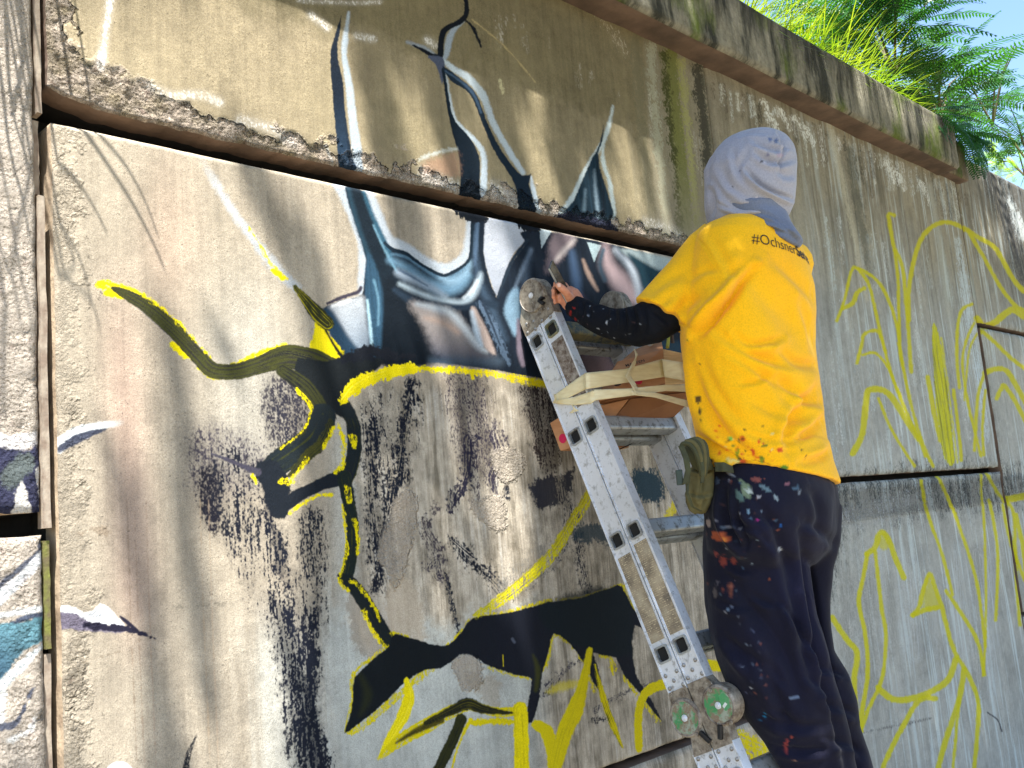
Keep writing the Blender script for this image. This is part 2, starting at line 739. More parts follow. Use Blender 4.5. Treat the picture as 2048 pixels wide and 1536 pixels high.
def paint_A():
    p = A
    P, K = p.poly, p.stroke
    # ---------- efflorescence and scars on the upper course
    white_bloom([(222, -10), (212, 60), (203, 130)], [22, 18, 12], .85)
    white_bloom([(205, 100), (200, 125)], 14, .8)
    white_bloom([(300, 172), (345, 190), (400, 190), (440, 205)], 16, .6)
    white_bloom([(480, 240), (540, 258), (590, 285)], 18, .6)
    white_bloom([(700, 325), (760, 350), (860, 372)], 16, .5)
    white_bloom([(845, 345), (880, 360), (925, 380)], 26, .6)
    white_bloom([(985, 375), (1020, 395), (1040, 410)], 30, .7)
    white_bloom([(1070, 420), (1110, 430), (1140, 425)], 18, .5)
    white_bloom([(1140, 420), (1190, 432), (1225, 455)], 24, .5)
    white_bloom([(1290, 445), (1330, 455), (1360, 470)], 20, .5)
    white_bloom([(620, 30), (640, 45), (655, 55)], 12, .7)
    white_bloom([(715, 72), (745, 78)], 12, .7)
    white_bloom([(855, 80), (870, 90)], 14, .7)
    white_bloom([(600, 2), (700, 6), (760, 4)], 6, .6)
    for i in range(24):
        u = rnd.uniform(960, 1400)
        v0 = (u - 640) * .52 - 165 + rnd.uniform(-10, 50)
        ln = rnd.uniform(8, 70) * (1.5 if u > 1250 else .7)
        K([(u, v0), (u + ln * .06, v0 + ln)], rnd.uniform(1.5, 4.5), (176, 172, 160), soft=2.5, rag=2.5, alpha=.45, dry=.45, smooth=False)
    # green moss runs near the joint
    for (u, w, c, a) in ((1340, 34, (96, 100, 40), .8), (1362, 14, (150, 150, 90), .6), (1396, 22, (46, 46, 38), .85),
                         (1300, 16, (158, 160, 140), .6), (1412, 10, (110, 110, 92), .6), (1328, 10, (50, 52, 26), .8),
                         (1270, 20, (104, 100, 78), .6)):
        K([(u, 112 + (u - 1340) * .45), (u + 14, 260), (u + 34, 460), (u + 40, 520)], [w, w * .9, w * .8, w * .6], c,
          soft=5, rag=5, alpha=a, fade=(0, .5))
    K([(1200, 30), (1240, 90), (1248, 105)], 10, (190, 180, 160), soft=4, rag=6, alpha=.5, dry=.5)
    K([(945, 40), (1010, 95), (1070, 165)], 3, (168, 152, 110), soft=1.5, rag=1.5, alpha=.7)
    K([(1000, 160), (1005, 185)], 5, (196, 190, 150), soft=2, rag=2, alpha=.7)
    # ---------- dry-brushed darks on the primed part
    for q, c, s_, a_ in (([(400, 880), (440, 875), (500, 900), (520, 950), (440, 985), (400, 960)], (50, 46, 58), 34, .6),
                         ([(412, 955), (428, 950), (434, 1030), (424, 1052), (412, 1010)], (22, 22, 32), 20, .85),
                         ([(545, 790), (590, 770), (604, 800), (585, 860), (556, 870)], (44, 42, 50), 34, .75),
                         ([(905, 760), (950, 760), (966, 860), (960, 930), (930, 920), (915, 840)], (56, 50, 58), 28, .55),
                         ([(1060, 790), (1100, 790), (1104, 880), (1080, 900)], (60, 52, 50), 22, .5)):
        A.spray(q, c, s_, a_)
    
    P([(420, 900), (480, 905), (530, 960), (560, 1040), (600, 1180), (632, 1330), (655, 1540), (590, 1540), (560, 1400), (520, 1260),
       (470, 1130), (425, 1020)], NAVY, dry=.60, soft=16, rag=6)
    P([(515, 960), (560, 1030), (578, 1120), (560, 1180), (530, 1080)], NAVY, dry=.78, soft=14, rag=5)
    P([(600, 1035), (655, 1030), (660, 1120), (650, 1250), (635, 1400), (610, 1400), (590, 1200)], NAVY, dry=.62, soft=20, rag=6)
    P([(630, 1160), (645, 1160), (642, 1420), (655, 1540), (615, 1540), (600, 1420)], NAVY, dry=.8, soft=14, rag=5)
    P([(540, 1230), (590, 1230), (640, 1430), (655, 1540), (600, 1540)], NAVY, dry=.72, soft=14, rag=6)
    P([(540, 800), (590, 770), (610, 810), (600, 870), (560, 880)], (40, 40, 50), dry=.55, soft=26, rag=6)
    P([(725, 800), (800, 775), (830, 800), (835, 900), (800, 1000), (780, 1130), (760, 1190), (735, 1100), (720, 950)], NAVY, dry=.42, soft=20, rag=6)
    P([(730, 850), (770, 820), (775, 870), (755, 900), (750, 960), (730, 940)], NAVY, dry=.70, soft=10, rag=5)
    K([(825, 765), (812, 830), (806, 880), (802, 920), (790, 990), (775, 1060), (765, 1130), (750, 1180)],
      [22, 26, 14, 22, 34, 26, 26, 12], NAVY, soft=6, rag=9, dry=.28)
    K([(740, 890), (738, 960), (745, 1040), (755, 1130), (770, 1180)], [20, 18, 22, 30, 20], NAVY, soft=8, rag=9, dry=.42)
    P([(895, 750), (960, 755), (985, 860), (975, 960), (940, 1010), (930, 930), (905, 830)], (50, 44, 54), dry=.50, soft=26, rag=6)
    K([(940, 880), (935, 950), (915, 990), (900, 1020)], [26, 20, 26, 6], (36, 34, 50), soft=4, rag=8, dry=.2)
    K([(985, 860), (1000, 920), (985, 960), (1000, 1000)], [24, 40, 26, 10], (46, 42, 56), soft=8, rag=8, dry=.42)
    K([(1010, 960), (1015, 995)], 14, NAVY, soft=4, rag=6, dry=.3)
    P([(1045, 760), (1105, 775), (1120, 830), (1115, 900), (1110, 960), (1085, 940), (1060, 880)], (44, 36, 36), dry=.7, soft=14, rag=6)
    P([(1062, 975), (1085, 955), (1130, 945), (1150, 930), (1148, 950), (1140, 985), (1115, 1010), (1085, 1018), (1068, 1000)], (28, 30, 42),
      soft=4, rag=4, alpha=.95)
    K([(1120, 960), (1125, 1000)], 20, (120, 112, 100), soft=4, rag=5, dry=.5)
    K([(900, 1080), (950, 1130), (985, 1160), (1010, 1190)], [10, 26, 20, 26], NAVY, soft=5, rag=8, dry=.3)
    K([(870, 1020), (845, 1050), (870, 1100), (880, 1120)], [10, 14, 20, 8], (60, 54, 60), soft=5, rag=8, dry=.4)
    K([(890, 1150), (905, 1220), (918, 1280)], [4, 6, 8], NAVY, soft=2, rag=3, dry=.1)
    K([(770, 1190), (790, 1150), (800, 1120)], 10, NAVY, soft=3, rag=6, dry=.35)
    K([(860, 1130), (875, 1120), (880, 1150)], 20, (46, 42, 54), soft=8, rag=6, dry=.4)
    K([(1050, 1160), (1120, 1100), (1140, 1030)], [30, 24, 20], (52, 52, 62), soft=6, rag=8, dry=.62)
    K([(1140, 1010), (1148, 1060), (1170, 1180)], [16, 20, 14], (40, 42, 50), soft=6, rag=6, dry=.45)
    K([(1155, 1065), (1220, 1070)], 36, (38, 56, 66), soft=5, rag=5, alpha=.85, smooth=False)
    P([(1265, 945), (1315, 945), (1325, 1000), (1275, 1000)], (40, 58, 68), soft=5, rag=5)
    P([(980, 1180), (1060, 1100), (1100, 1090), (1080, 1150), (1010, 1200)], (120, 116, 108), soft=10, rag=5, dry=.5)
    K([(1090, 1390), (1130, 1340), (1160, 1320)], [16, 8, 14], (48, 46, 60), soft=5, rag=6, dry=.5)
    K([(1190, 1420), (1260, 1380), (1300, 1370)], 7, (60, 58, 66), soft=3, rag=4, dry=.4)
    K([(1190, 1440), (1220, 1435)], 12, (34, 34, 42), soft=3, rag=4, dry=.4)
    # primer laid on thickly
    TH = (168, 158, 144)
    for q in ([(800, 980), (835, 1000), (830, 1060), (820, 1110), (790, 1180), (765, 1130), (758, 1100)],
              [(990, 900), (1040, 905), (1048, 940), (1010, 970), (985, 930)],
              [(905, 1320), (955, 1310), (965, 1370), (925, 1380)],
              [(940, 1010), (1000, 990), (1010, 1060), (960, 1040)]):
        P(q, TH, soft=5, rag=3, alpha=.8, vstreak=.06)
        p.poly(q, TH, soft=5, rag=3, chan=.5)
    P([(770, 1170), (820, 1160), (850, 1280), (790, 1290)], (172, 158, 138), soft=6, rag=4, alpha=.7)
    P([(700, 1160), (760, 1250), (745, 1330), (700, 1260)], (140, 130, 116), soft=6, rag=5, alpha=.7)
    P([(930, 1350), (990, 1360), (1000, 1420), (960, 1400)], (150, 140, 124), soft=5, rag=5, alpha=.6)
    # faint scars
    K([(340, 1216), (400, 1212), (470, 1205)], 4, (110, 104, 92), soft=2, rag=3, alpha=.6, dry=.35)
    K([(165, 1065), (190, 1058), (218, 1066)], 8, (120, 104, 86), soft=3, rag=4, alpha=.5)
    K([(160, 1325), (240, 1303)], 3, (120, 108, 92), soft=1, rag=2, alpha=.6)
    for u, c in ((262, (120, 102, 84)), (277, (132, 112, 94)), (300, (140, 118, 100)), (408, (146, 128, 106)), (425, (150, 132, 112))):
        K([(u - 8, 1000), (u, 1250), (u + 12, 1540)], 2, c, soft=1.2, rag=1.5, alpha=.5)
    # drips from the black on the right, a first yellow wash
    # ---------- pale streak running down to the left arm
    K([(398, 308), (432, 368), (468, 425), (500, 468), (545, 525), (592, 575)], [14, 14, 14, 16, 20, 18], (176, 184, 192), soft=6, rag=2,
      alpha=.6, fade=(.25, 0))
    P([(500, 470), (560, 540), (600, 575), (560, 560), (520, 510)], (150, 158, 166), soft=8, rag=3, alpha=.6)
    K([(498, 455), (520, 490), (545, 530), (575, 558)], [4, 6, 8, 6], YEL, soft=1.5, rag=2, alpha=.9, dry=.15)
    K([(548, 540), (566, 556)], 12, YEL, soft=1.5, rag=2)
    # ---------- halo
    for q, w in (([(680, 370), (704, 425), (722, 480), (726, 520), (724, 560), (722, 585)], [26, 18, 16, 16, 14, 10]),
                 ([(738, 380), (752, 425), (775, 478), (812, 496), (845, 520), (886, 538), (912, 530), (932, 508), (938, 470), (940, 430)],
                  [14, 24, 22, 20, 20, 22, 20, 18, 14, 12])):
        K(q, w, (160, 168, 176), soft=5, rag=1.5)
    P([(968, 434), (1060, 452), (1056, 478), (1030, 502), (1018, 530), (994, 594), (982, 562), (968, 520), (964, 478)], (176, 180, 188),
      soft=2, rag=1, sub=2, color2=(140, 146, 156), grad=((1000, 450), (1000, 590)))
    # ---------- dark body
    BODYP = [(690, 374), (725, 379), (741, 418), (767, 481), (783, 496), (813, 506), (842, 528), (881, 549), (900, 547), (934, 524),
             (942, 496), (944, 434), (969, 439), (967, 500), (978, 556), (993, 594), (1008, 560), (1025, 522), (1052, 486), (1062, 458),
             (1360, 528), (1362, 640), (1350, 730), (1240, 765), (1100, 760), (1000, 742), (900, 728), (830, 724), (760, 726),
             (700, 722), (672, 690), (650, 645), (640, 628), (654, 612), (690, 598), (724, 590), (728, 560), (733, 520), (712, 450)]
    P(BODYP, (17, 27, 39), soft=2, rag=1, sub=2, vstreak=.08)
    # dark left neck and trunk
    P([(700, 376), (722, 380), (745, 440), (775, 500), (800, 560), (830, 620), (860, 690), (850, 728), (765, 728), (768, 640), (760, 580), (735, 505), (716, 440)],
      (11, 24, 34), soft=5, rag=1)
    K([(697, 380), (712, 440), (735, 505), (757, 560)], [8, 9, 10, 6], (30, 54, 68), soft=6, rag=1)
    K([(728, 384), (745, 430), (772, 490), (785, 520)], [8, 9, 10, 5], (40, 74, 92), soft=4, rag=1)
    K([(747, 450), (770, 500), (795, 545)], [3, 5, 3], (92, 128, 146), soft=3, rag=1)
    P([(770, 560), (800, 570), (850, 650), (868, 700), (862, 730), (764, 730), (766, 640)], (8, 18, 27), soft=9, rag=1)
    K([(900, 712), (950, 716), (1000, 722)], [20, 26, 14], (66, 80, 94), soft=14, rag=1, alpha=.8)
    K([(862, 722), (900, 726)], [10, 14], (58, 74, 90), soft=10, rag=1, alpha=.7)
    K([(946, 470), (952, 520), (962, 570), (985, 620), (1010, 680)], [6, 10, 12, 14, 8], (56, 74, 92), soft=9, rag=1, alpha=.8)
    K([(1060, 500), (1050, 560), (1046, 620)], [8, 14, 10], (62, 76, 92), soft=9, rag=1, alpha=.7)
    # left facet, blue-green
    P([(735, 508), (746, 520), (758, 556), (766, 590), (765, 650), (760, 712), (746, 716), (738, 660), (733, 600), (731, 550)], (40, 68, 88),
      soft=4, rag=1, vstreak=.12)
    K([(735, 600), (741, 660), (745, 712)], [3, 7, 4], (150, 182, 194), soft=3)
    K([(748, 560), (757, 600), (757, 650)], 4, (86, 122, 142), soft=3)
    # grey facet
    P([(658, 614), (690, 601), (724, 592), (731, 620), (739, 700), (725, 706), (704, 690), (684, 655), (668, 630)], (158, 162, 166), soft=7,
      rag=1, color2=(120, 134, 148), grad=((700, 600), (730, 700)))
    P([(640, 632), (660, 618), (690, 665), (720, 705), (700, 718), (672, 690)], (34, 58, 78), soft=7, rag=1)
    K([(665, 612), (700, 600)], 6, (206, 208, 208), soft=3)
    K([(655, 607), (686, 594), (716, 584), (722, 574)], [5, 8, 8, 5], (52, 48, 60), soft=2, rag=1)
    # ribs
    K([(780, 520), (812, 534), (850, 562), (888, 578), (915, 572), (938, 552)], [8, 14, 18, 26, 24, 10], (92, 124, 146), soft=10)
    K([(784, 508), (815, 515), (845, 535), (880, 556), (905, 554), (935, 532)], [5, 6, 8, 8, 8, 5], (70, 98, 118), soft=3)
    K([(880, 555), (905, 562), (930, 548), (940, 525)], [4, 16, 14, 6], (120, 150, 170), soft=9)
    K([(796, 545), (830, 560), (862, 575), (890, 592)], [10, 16, 12, 6], (132, 146, 160), soft=9)
    K([(800, 568), (850, 590), (900, 604), (925, 606), (945, 590), (958, 562), (962, 548)], [4, 8, 12, 13, 12, 9, 3], (158, 174, 184), soft=8)
    K([(928, 596), (945, 580), (956, 560)], [4, 6, 3], (196, 206, 212), soft=5)
    K([(800, 540), (825, 554), (855, 572)], [3, 5, 3], (66, 84, 104), soft=3)
    K([(790, 580), (830, 605), (880, 612), (930, 614), (965, 606), (990, 610)], [10, 16, 12, 12, 14, 16], (28, 42, 56), soft=5)
    K([(770, 486), (783, 497), (813, 507), (842, 528), (881, 549), (900, 547), (936, 523), (943, 490), (944, 440)], [6, 6, 6, 6, 6, 6, 6, 6, 5],
      (14, 30, 42), soft=1.5)
    # belly
    P([(822, 606), (868, 612), (905, 624), (930, 648), (955, 690), (968, 706), (990, 712), (940, 718), (880, 714), (860, 690), (845, 655)],
      (142, 134, 130), soft=12, rag=2, color2=(50, 56, 70), grad=((890, 640), (880, 716)))
    K([(835, 608), (870, 616), (900, 626), (928, 655), (955, 690), (972, 702)], [6, 12, 14, 12, 12, 6], (170, 178, 184), soft=8)
    K([(850, 636), (885, 645), (915, 665)], [4, 10, 6], (170, 142, 124), soft=9, alpha=.6)
    P([(942, 622), (954, 622), (990, 702), (978, 704), (958, 676)], (164, 148, 140), soft=4, rag=1)
    K([(944, 624), (952, 660), (962, 690)], [5, 12, 5], (172, 188, 202), soft=6)
    K([(958, 606), (985, 650), (1005, 700), (1018, 728)], [4, 16, 14, 3], (78, 96, 116), soft=4, rag=3)
    K([(966, 602), (972, 620), (1000, 690)], [3, 5, 3], (34, 46, 60), soft=2)
    P([(1012, 604), (1020, 585), (1036, 576), (1040, 640), (1030, 672), (1018, 650), (1008, 625)], (112, 140, 160), soft=5, rag=1)
    K([(1036, 640), (1040, 700), (1046, 730)], [6, 12, 8], (110, 100, 112), soft=4)
    K([(955, 445), (952, 500), (950, 530)], [8, 8, 3], (70, 90, 112), soft=4)
    K([(962, 440), (962, 500), (975, 556), (990, 590)], [5, 5, 5, 4], (14, 26, 38), soft=2)
    K([(1062, 500), (1045, 540), (1030, 575)], [5, 10, 4], (86, 100, 116), soft=5)
    K([(1055, 480), (1025, 520), (1008, 560), (995, 595)], [6, 8, 6, 4], (28, 40, 52), soft=2)
    # right part
    P([(1078, 455), (1104, 461), (1083, 497)], (156, 168, 172), soft=1.5, rag=1, smooth=False)
    P([(1108, 468), (1150, 478), (1130, 510), (1100, 545), (1092, 530)], (104, 92, 96), soft=8, rag=2)
    K([(1148, 480), (1128, 502), (1112, 520)], [5, 9, 3], (172, 162, 158), soft=8)
    K([(1143, 505), (1152, 560), (1160, 610)], [10, 18, 8], (62, 82, 108), soft=9)
    P([(1173, 484), (1202, 491), (1188, 524)], (150, 168, 172), soft=1.5, rag=1, smooth=False)
    K([(1166, 520), (1178, 550), (1195, 580)], [4, 9, 5], (146, 124, 112), soft=4)
    K([(1160, 590), (1185, 640), (1180, 680)], [8, 20, 20], (70, 62, 76), soft=9)
    K([(1210, 497), (1215, 530), (1238, 560), (1262, 595)], [10, 24, 34, 30], (160, 140, 142), soft=14)
    K([(1232, 500), (1262, 535), (1276, 570), (1280, 606)], [8, 12, 14, 10], (172, 180, 190), soft=9)
    K([(1206, 500), (1200, 530), (1210, 560)], 8, (60, 78, 92), soft=5)
    P([(1238, 497), (1362, 524), (1362, 552), (1325, 550), (1290, 530)], (150, 164, 166), soft=4, rag=1)
    P([(1255, 506), (1300, 532), (1345, 556), (1340, 600), (1290, 580), (1275, 540)], (20, 48, 60), soft=6, rag=1)
    P([(1160, 700), (1225, 700), (1232, 765), (1180, 760)], (104, 88, 94), soft=18, rag=1)
    K([(1240, 600), (1252, 660), (1260, 720)], [14, 22, 18], (58, 60, 78), soft=12, rag=1)
    K([(1115, 560), (1130, 620), (1150, 690)], [10, 16, 14], (44, 52, 68), soft=10, rag=1)
    P([(1200, 690), (1250, 690), (1245, 740)], (60, 60, 76), soft=8, rag=2)
    P([(1310, 690), (1370, 690), (1370, 760), (1320, 760)], (30, 54, 70), soft=6, rag=2)
    # ---------- horns on the upper course
    K([(697, 25), (690, 80), (688, 110), (698, 170), (706, 240), (718, 335)], [4, 12, 10, 14, 16, 22], (160, 172, 182), soft=3, rag=1)
    P([(682, 32), (668, 76), (660, 110), (664, 175), (671, 256), (682, 332), (714, 338), (702, 300), (692, 239), (686, 164), (674, 105), (680, 56)],
      (14, 26, 40), soft=1.5, rag=1, color2=(32, 52, 72), grad=((680, 190), (695, 330)))
    K([(690, 240), (704, 330)], [3, 8], (20, 34, 48), soft=3)
    K([(652, 290), (664, 322), (672, 340)], 4, (196, 200, 200), soft=3, alpha=.5)
    K([(925, 42), (908, 58), (899, 78), (894, 104), (886, 124)], [8, 12, 14, 12, 8], (140, 152, 164), soft=3, rag=1)
    K([(868, 112), (850, 97), (815, 84)], [12, 10, 5], (130, 138, 146), soft=3, rag=1)
    K([(930, -6), (933, 12), (932, 28), (922, 42), (902, 52), (887, 64), (882, 88), (881, 110), (868, 112), (850, 102), (826, 90)],
      [9, 9, 10, 11, 11, 13, 12, 12, 9, 7, 3], NAVY2, soft=1.5, rag=1)
    K([(930, 40), (946, 56), (955, 76), (962, 94)], [5, 5, 5, 2], NAVY2, soft=1.5, rag=1.5)
    K([(888, 122), (912, 140), (940, 158), (966, 192), (986, 246), (1012, 292), (1046, 346)], [8, 12, 14, 14, 12, 12, 10], (168, 180, 188), soft=3, rag=1.5)
    K([(890, 140), (898, 190), (910, 240), (932, 264), (958, 292), (968, 322), (965, 385)], [5, 7, 9, 9, 10, 12, 14], (178, 190, 198), soft=3, rag=1.5)
    K([(1062, 355), (1070, 395), (1082, 432)], [6, 10, 10], (168, 180, 188), soft=3, rag=1.5)
    P([(856, 112), (884, 114), (890, 130), (890, 150), (884, 168), (874, 132)], (70, 78, 98), soft=2, rag=1)
    P([(884, 138), (890, 138), (896, 175), (902, 215), (912, 245), (934, 268), (954, 300), (960, 330), (959, 370), (966, 415), (926, 410), (921, 350),
       (916, 305), (904, 262), (894, 215), (888, 172)], (12, 26, 38), soft=1.5, rag=1, sub=2)
    P([(886, 132), (912, 150), (942, 176), (958, 200), (972, 240), (994, 285), (1017, 322), (1044, 351), (1062, 348), (1058, 368), (1068, 402), (1078, 438),
       (1046, 434), (1036, 392), (1024, 356), (998, 318), (976, 276), (960, 235), (946, 200), (930, 178), (902, 162)], (16, 32, 46), soft=1.5, rag=1, sub=2)
    K([(892, 142), (925, 165), (948, 190), (962, 225)], [3, 5, 5, 4], (54, 74, 96), soft=2)
    # small pinkish form between the horns
    K([(838, 320), (870, 306), (912, 298)], [6, 10, 6], (178, 182, 176), soft=3, rag=2, alpha=.8)
    P([(845, 326), (880, 312), (914, 308), (916, 350), (880, 350), (850, 345)], (164, 128, 106), soft=9, rag=3, alpha=.6)
    # horn to the right
    K([(1226, 212), (1218, 250), (1207, 282), (1192, 306), (1170, 345), (1150, 390), (1128, 425)], [3, 9, 9, 9, 12, 14, 16], (170, 182, 184), soft=3, rag=1.5)
    K([(1206, 290), (1206, 325), (1220, 370), (1228, 435)], [5, 8, 8, 8], (160, 172, 172), soft=3, rag=1.5)
    P([(1207, 250), (1205, 282), (1196, 308), (1202, 345), (1218, 395), (1222, 452), (1128, 440), (1148, 400), (1168, 352), (1184, 316), (1199, 288)],
      (18, 38, 50), soft=2, rag=1, sub=2, vstreak=.15)
    K([(1188, 340), (1192, 390), (1196, 435)], [3, 7, 5], (100, 118, 130), soft=4)
    K([(1170, 380), (1168, 420)], [4, 7], (84, 104, 116), soft=4)
    K([(1206, 380), (1208, 430)], [3, 5], (12, 24, 34), soft=3)
    P([(1126, 425), (1222, 445), (1226, 470), (1110, 448)], (30, 34, 52), soft=3, rag=4)
    P([(915, 400), (970, 405), (972, 445), (914, 432)], NAVY2, soft=2, rag=3)
    P([(1040, 425), (1085, 430), (1084, 462), (1042, 458)], NAVY2, soft=2, rag=3)
    # ---------- yellow swath under the left arm and the left arm itself
    P([(632, 618), (648, 648), (668, 680), (690, 708), (668, 720), (640, 712), (618, 700), (627, 660)], YEL, soft=1.5, rag=2, vstreak=.08)
    K([(600, 700), (640, 706), (668, 708)], 10, YEL, soft=2, rag=3, dry=.2)
    K([(592, 578), (618, 604), (640, 640), (668, 690), (690, 720)], [4, 4, 4, 5, 6], (18, 20, 24), soft=2)
    K([(590, 574), (612, 600), (636, 630), (655, 648)], [8, 20, 30, 26], OLIVE, soft=1.5, rag=1.5, color2=(150, 140, 16), bristle=.35)
    K([(197, 568), (235, 580), (285, 600), (335, 640), (385, 690), (410, 720)], [16, 26, 24, 22, 22, 20], YEL, soft=1.5, rag=3, dry=.08)
    K([(212, 585), (245, 592)], 14, YEL, soft=2, rag=3)
    K([(345, 690), (372, 706), (390, 712)], [14, 20, 12], YEL, soft=2, rag=2)
    K([(400, 736), (430, 754), (460, 752)], 8, (196, 184, 20), soft=2, rag=2)
    K([(420, 742), (470, 730), (520, 706), (570, 690)], 10, YEL, soft=1.5, rag=2, dry=.15)
    K([(268, 608), (305, 640), (345, 676), (392, 722), (428, 750)], 4, (90, 88, 96), soft=2, alpha=.8)
    K([(225, 576), (262, 594), (300, 618), (350, 662), (396, 712), (425, 740), (470, 743), (520, 730), (570, 714), (620, 722), (660, 740)],
      [8, 24, 29, 31, 31, 32, 32, 36, 48, 52, 50], (56, 58, 26), soft=1.5, rag=1.2, color2=(40, 40, 34), bristle=.5, k2=.2)
    K([(520, 722), (570, 706), (620, 716)], [3, 10, 14], (26, 28, 30), soft=3, color2=(74, 74, 34), bristle=.4)
    K([(225, 566), (266, 580), (314, 612), (360, 650), (408, 704)], 4, YEL, soft=1.5, rag=2, dry=.3)
    # junction
    P([(596, 715), (650, 724), (690, 712), (740, 712), (770, 722), (745, 748), (712, 772), (690, 800), (692, 840), (668, 826), (640, 842),
       (612, 800), (590, 760)], (20, 25, 28), soft=2, rag=1.5, sub=2)
    K([(690, 716), (740, 705), (790, 712), (830, 712)], [20, 30, 14, 6], (18, 22, 30), soft=4, rag=4)
    K([(565, 740), (610, 775), (640, 820), (652, 845)], [26, 34, 34, 26], (50, 52, 26), soft=2, rag=1.2, color2=(24, 26, 26), bristle=.55)
    K([(645, 835), (628, 875), (590, 905), (552, 930), (535, 950)], [56, 58, 56, 50, 44], (24, 32, 36), soft=1.5, rag=1.5, color2=(48, 52, 24),
      bristle=.3)
    K([(660, 845), (648, 880), (612, 915), (580, 950)], [14, 20, 20, 12], (58, 58, 22), soft=2, rag=2, color2=(30, 34, 26), bristle=.5)
    P([(508, 938), (540, 918), (574, 950), (580, 1000), (574, 1030), (552, 1038), (535, 1020), (522, 975)], (20, 26, 34), soft=2, rag=2, sub=2)
    K([(424, 908), (452, 918), (480, 930), (515, 945)], [3, 6, 9, 14], (58, 56, 68), soft=2, rag=1.5)
    K([(688, 806), (706, 850), (708, 900), (698, 945), (688, 965)], [22, 28, 28, 30, 26], (20, 28, 32), soft=1.5, rag=1.2, color2=(56, 56, 20), bristle=.2)
    K([(570, 1008), (610, 984), (650, 966), (690, 952)], [30, 24, 26, 34], (20, 26, 34), soft=1.5, rag=1.5)
    K([(688, 955), (696, 1000), (704, 1050), (703, 1100), (694, 1150)], [28, 26, 26, 26, 26], (20, 30, 28), soft=1.5, rag=1.2, color2=(50, 54, 22), bristle=.25)
    P([(672, 1148), (700, 1152), (712, 1168), (700, 1180), (684, 1168)], (18, 24, 22), soft=2, rag=2)
    K([(694, 1158), (722, 1192), (746, 1232), (770, 1272), (800, 1306)], [22, 30, 30, 30, 36], (18, 26, 28), soft=1.5, rag=1.2, color2=(40, 44, 20), bristle=.2)
    # yellow rims
    for q, w in (([(592, 778), (618, 806), (624, 822)], 7), ([(622, 822), (612, 852), (590, 876), (560, 898)], 4),
                 ([(574, 968), (600, 938), (614, 916)], 8), ([(648, 895), (656, 878), (666, 856)], 9), ([(676, 848), (686, 875), (687, 905), (684, 932), (670, 945)], 7),
                 ([(560, 962), (585, 962)], 10),
                 ([(580, 1026), (610, 1004), (640, 990), (664, 990)], 7), ([(704, 872), (708, 890)], 12), ([(695, 975), (698, 1003)], 11),
                 ([(684, 1010), (690, 1060), (691, 1110), (680, 1150)], 6), ([(708, 1040), (716, 1080), (714, 1110)], 7),
                 ([(676, 1156), (684, 1172), (698, 1182)], 5), ([(700, 1160), (730, 1186), (752, 1222), (758, 1240)], 6),
                 ([(728, 1222), (744, 1262), (768, 1292)], 9), ([(505, 950), (512, 966)], 6)):
        K(q, w, YEL, soft=1.5, rag=2, dry=.12)
    K([(684, 800), (706, 776), (740, 756), (790, 742), (832, 738)], [16, 30, 26, 26, 18], YEL, soft=1.5, rag=3, color2=(228, 214, 60), bristle=.3)
    K([(825, 736), (900, 740), (950, 744), (1000, 750), (1060, 762), (1096, 770)], [10, 14, 12, 12, 16, 18], YEL, soft=2, rag=3, dry=.05)
    K([(944, 745), (946, 756)], 7, YEL, soft=1.5, rag=1)
    # ---------- the head and the dark beast
    Y2 = (196, 180, 6)
    for q, w in (([(692, 1462), (704, 1400), (706, 1350), (740, 1318), (778, 1292)], 8), ([(700, 1466), (740, 1440), (790, 1396), (850, 1345), (866, 1340)], 12),
                 ([(895, 1292), (925, 1262), (948, 1234), (1000, 1228), (1055, 1214), (1095, 1202)], 9), ([(784, 1268), (812, 1276)], 10),
                 ([(1095, 1202), (1160, 1196), (1200, 1184), (1242, 1170)], 7), ([(1105, 1260), (1095, 1310), (1085, 1340)], 12),
                 ([(1110, 1268), (1140, 1282), (1166, 1318)], 12), ([(980, 1334), (1020, 1346), (1064, 1360)], 6), ([(1246, 1178), (1262, 1206), (1276, 1228)], 14),
                 ([(1205, 1310), (1222, 1318), (1226, 1340)], 8), ([(1250, 1354), (1275, 1390), (1318, 1442)], 7), ([(1168, 1320), (1190, 1380)], 8)):
        K(q, w, Y2, soft=1.5, rag=3, dry=.15)
    BEAST = [(776, 1294), (742, 1322), (709, 1355), (705, 1396), (700, 1430), (688, 1466), (712, 1450), (742, 1428), (775, 1398), (804, 1370), (836, 1346), (858, 1338),
             (880, 1338), (901, 1324), (921, 1308), (945, 1312), (966, 1326), (1000, 1340), (1040, 1352), (1063, 1358), (1056, 1400), (1052, 1438), (1064, 1446),
             (1078, 1400), (1084, 1350), (1098, 1300), (1108, 1268), (1134, 1282), (1152, 1304), (1166, 1324), (1184, 1360), (1206, 1388), (1198, 1340), (1186, 1306),
             (1204, 1310), (1232, 1316), (1248, 1350), (1280, 1388), (1300, 1415), (1324, 1442), (1300, 1396), (1272, 1352), (1264, 1300), (1268, 1250), (1290, 1266),
             (1300, 1280), (1290, 1250), (1262, 1210), (1242, 1172), (1224, 1174), (1194, 1185), (1155, 1197), (1097, 1204), (1054, 1216), (997, 1229), (946, 1234),
             (924, 1262), (895, 1290), (870, 1290), (850, 1284), (820, 1276), (790, 1268), (780, 1282)]
    P(BEAST, (9, 16, 21), soft=1.5, rag=1.5, sub=2, color2=(15, 19, 30), grad=((860, 1300), (1000, 1300)))
    P([(1086, 1206), (1240, 1176), (1262, 1300), (1200, 1306), (1100, 1262)], (8, 22, 28), soft=8, rag=2, alpha=.8)
    K([(720, 1350), (735, 1390), (720, 1430)], [8, 18, 6], (34, 38, 18), soft=8, alpha=.7)
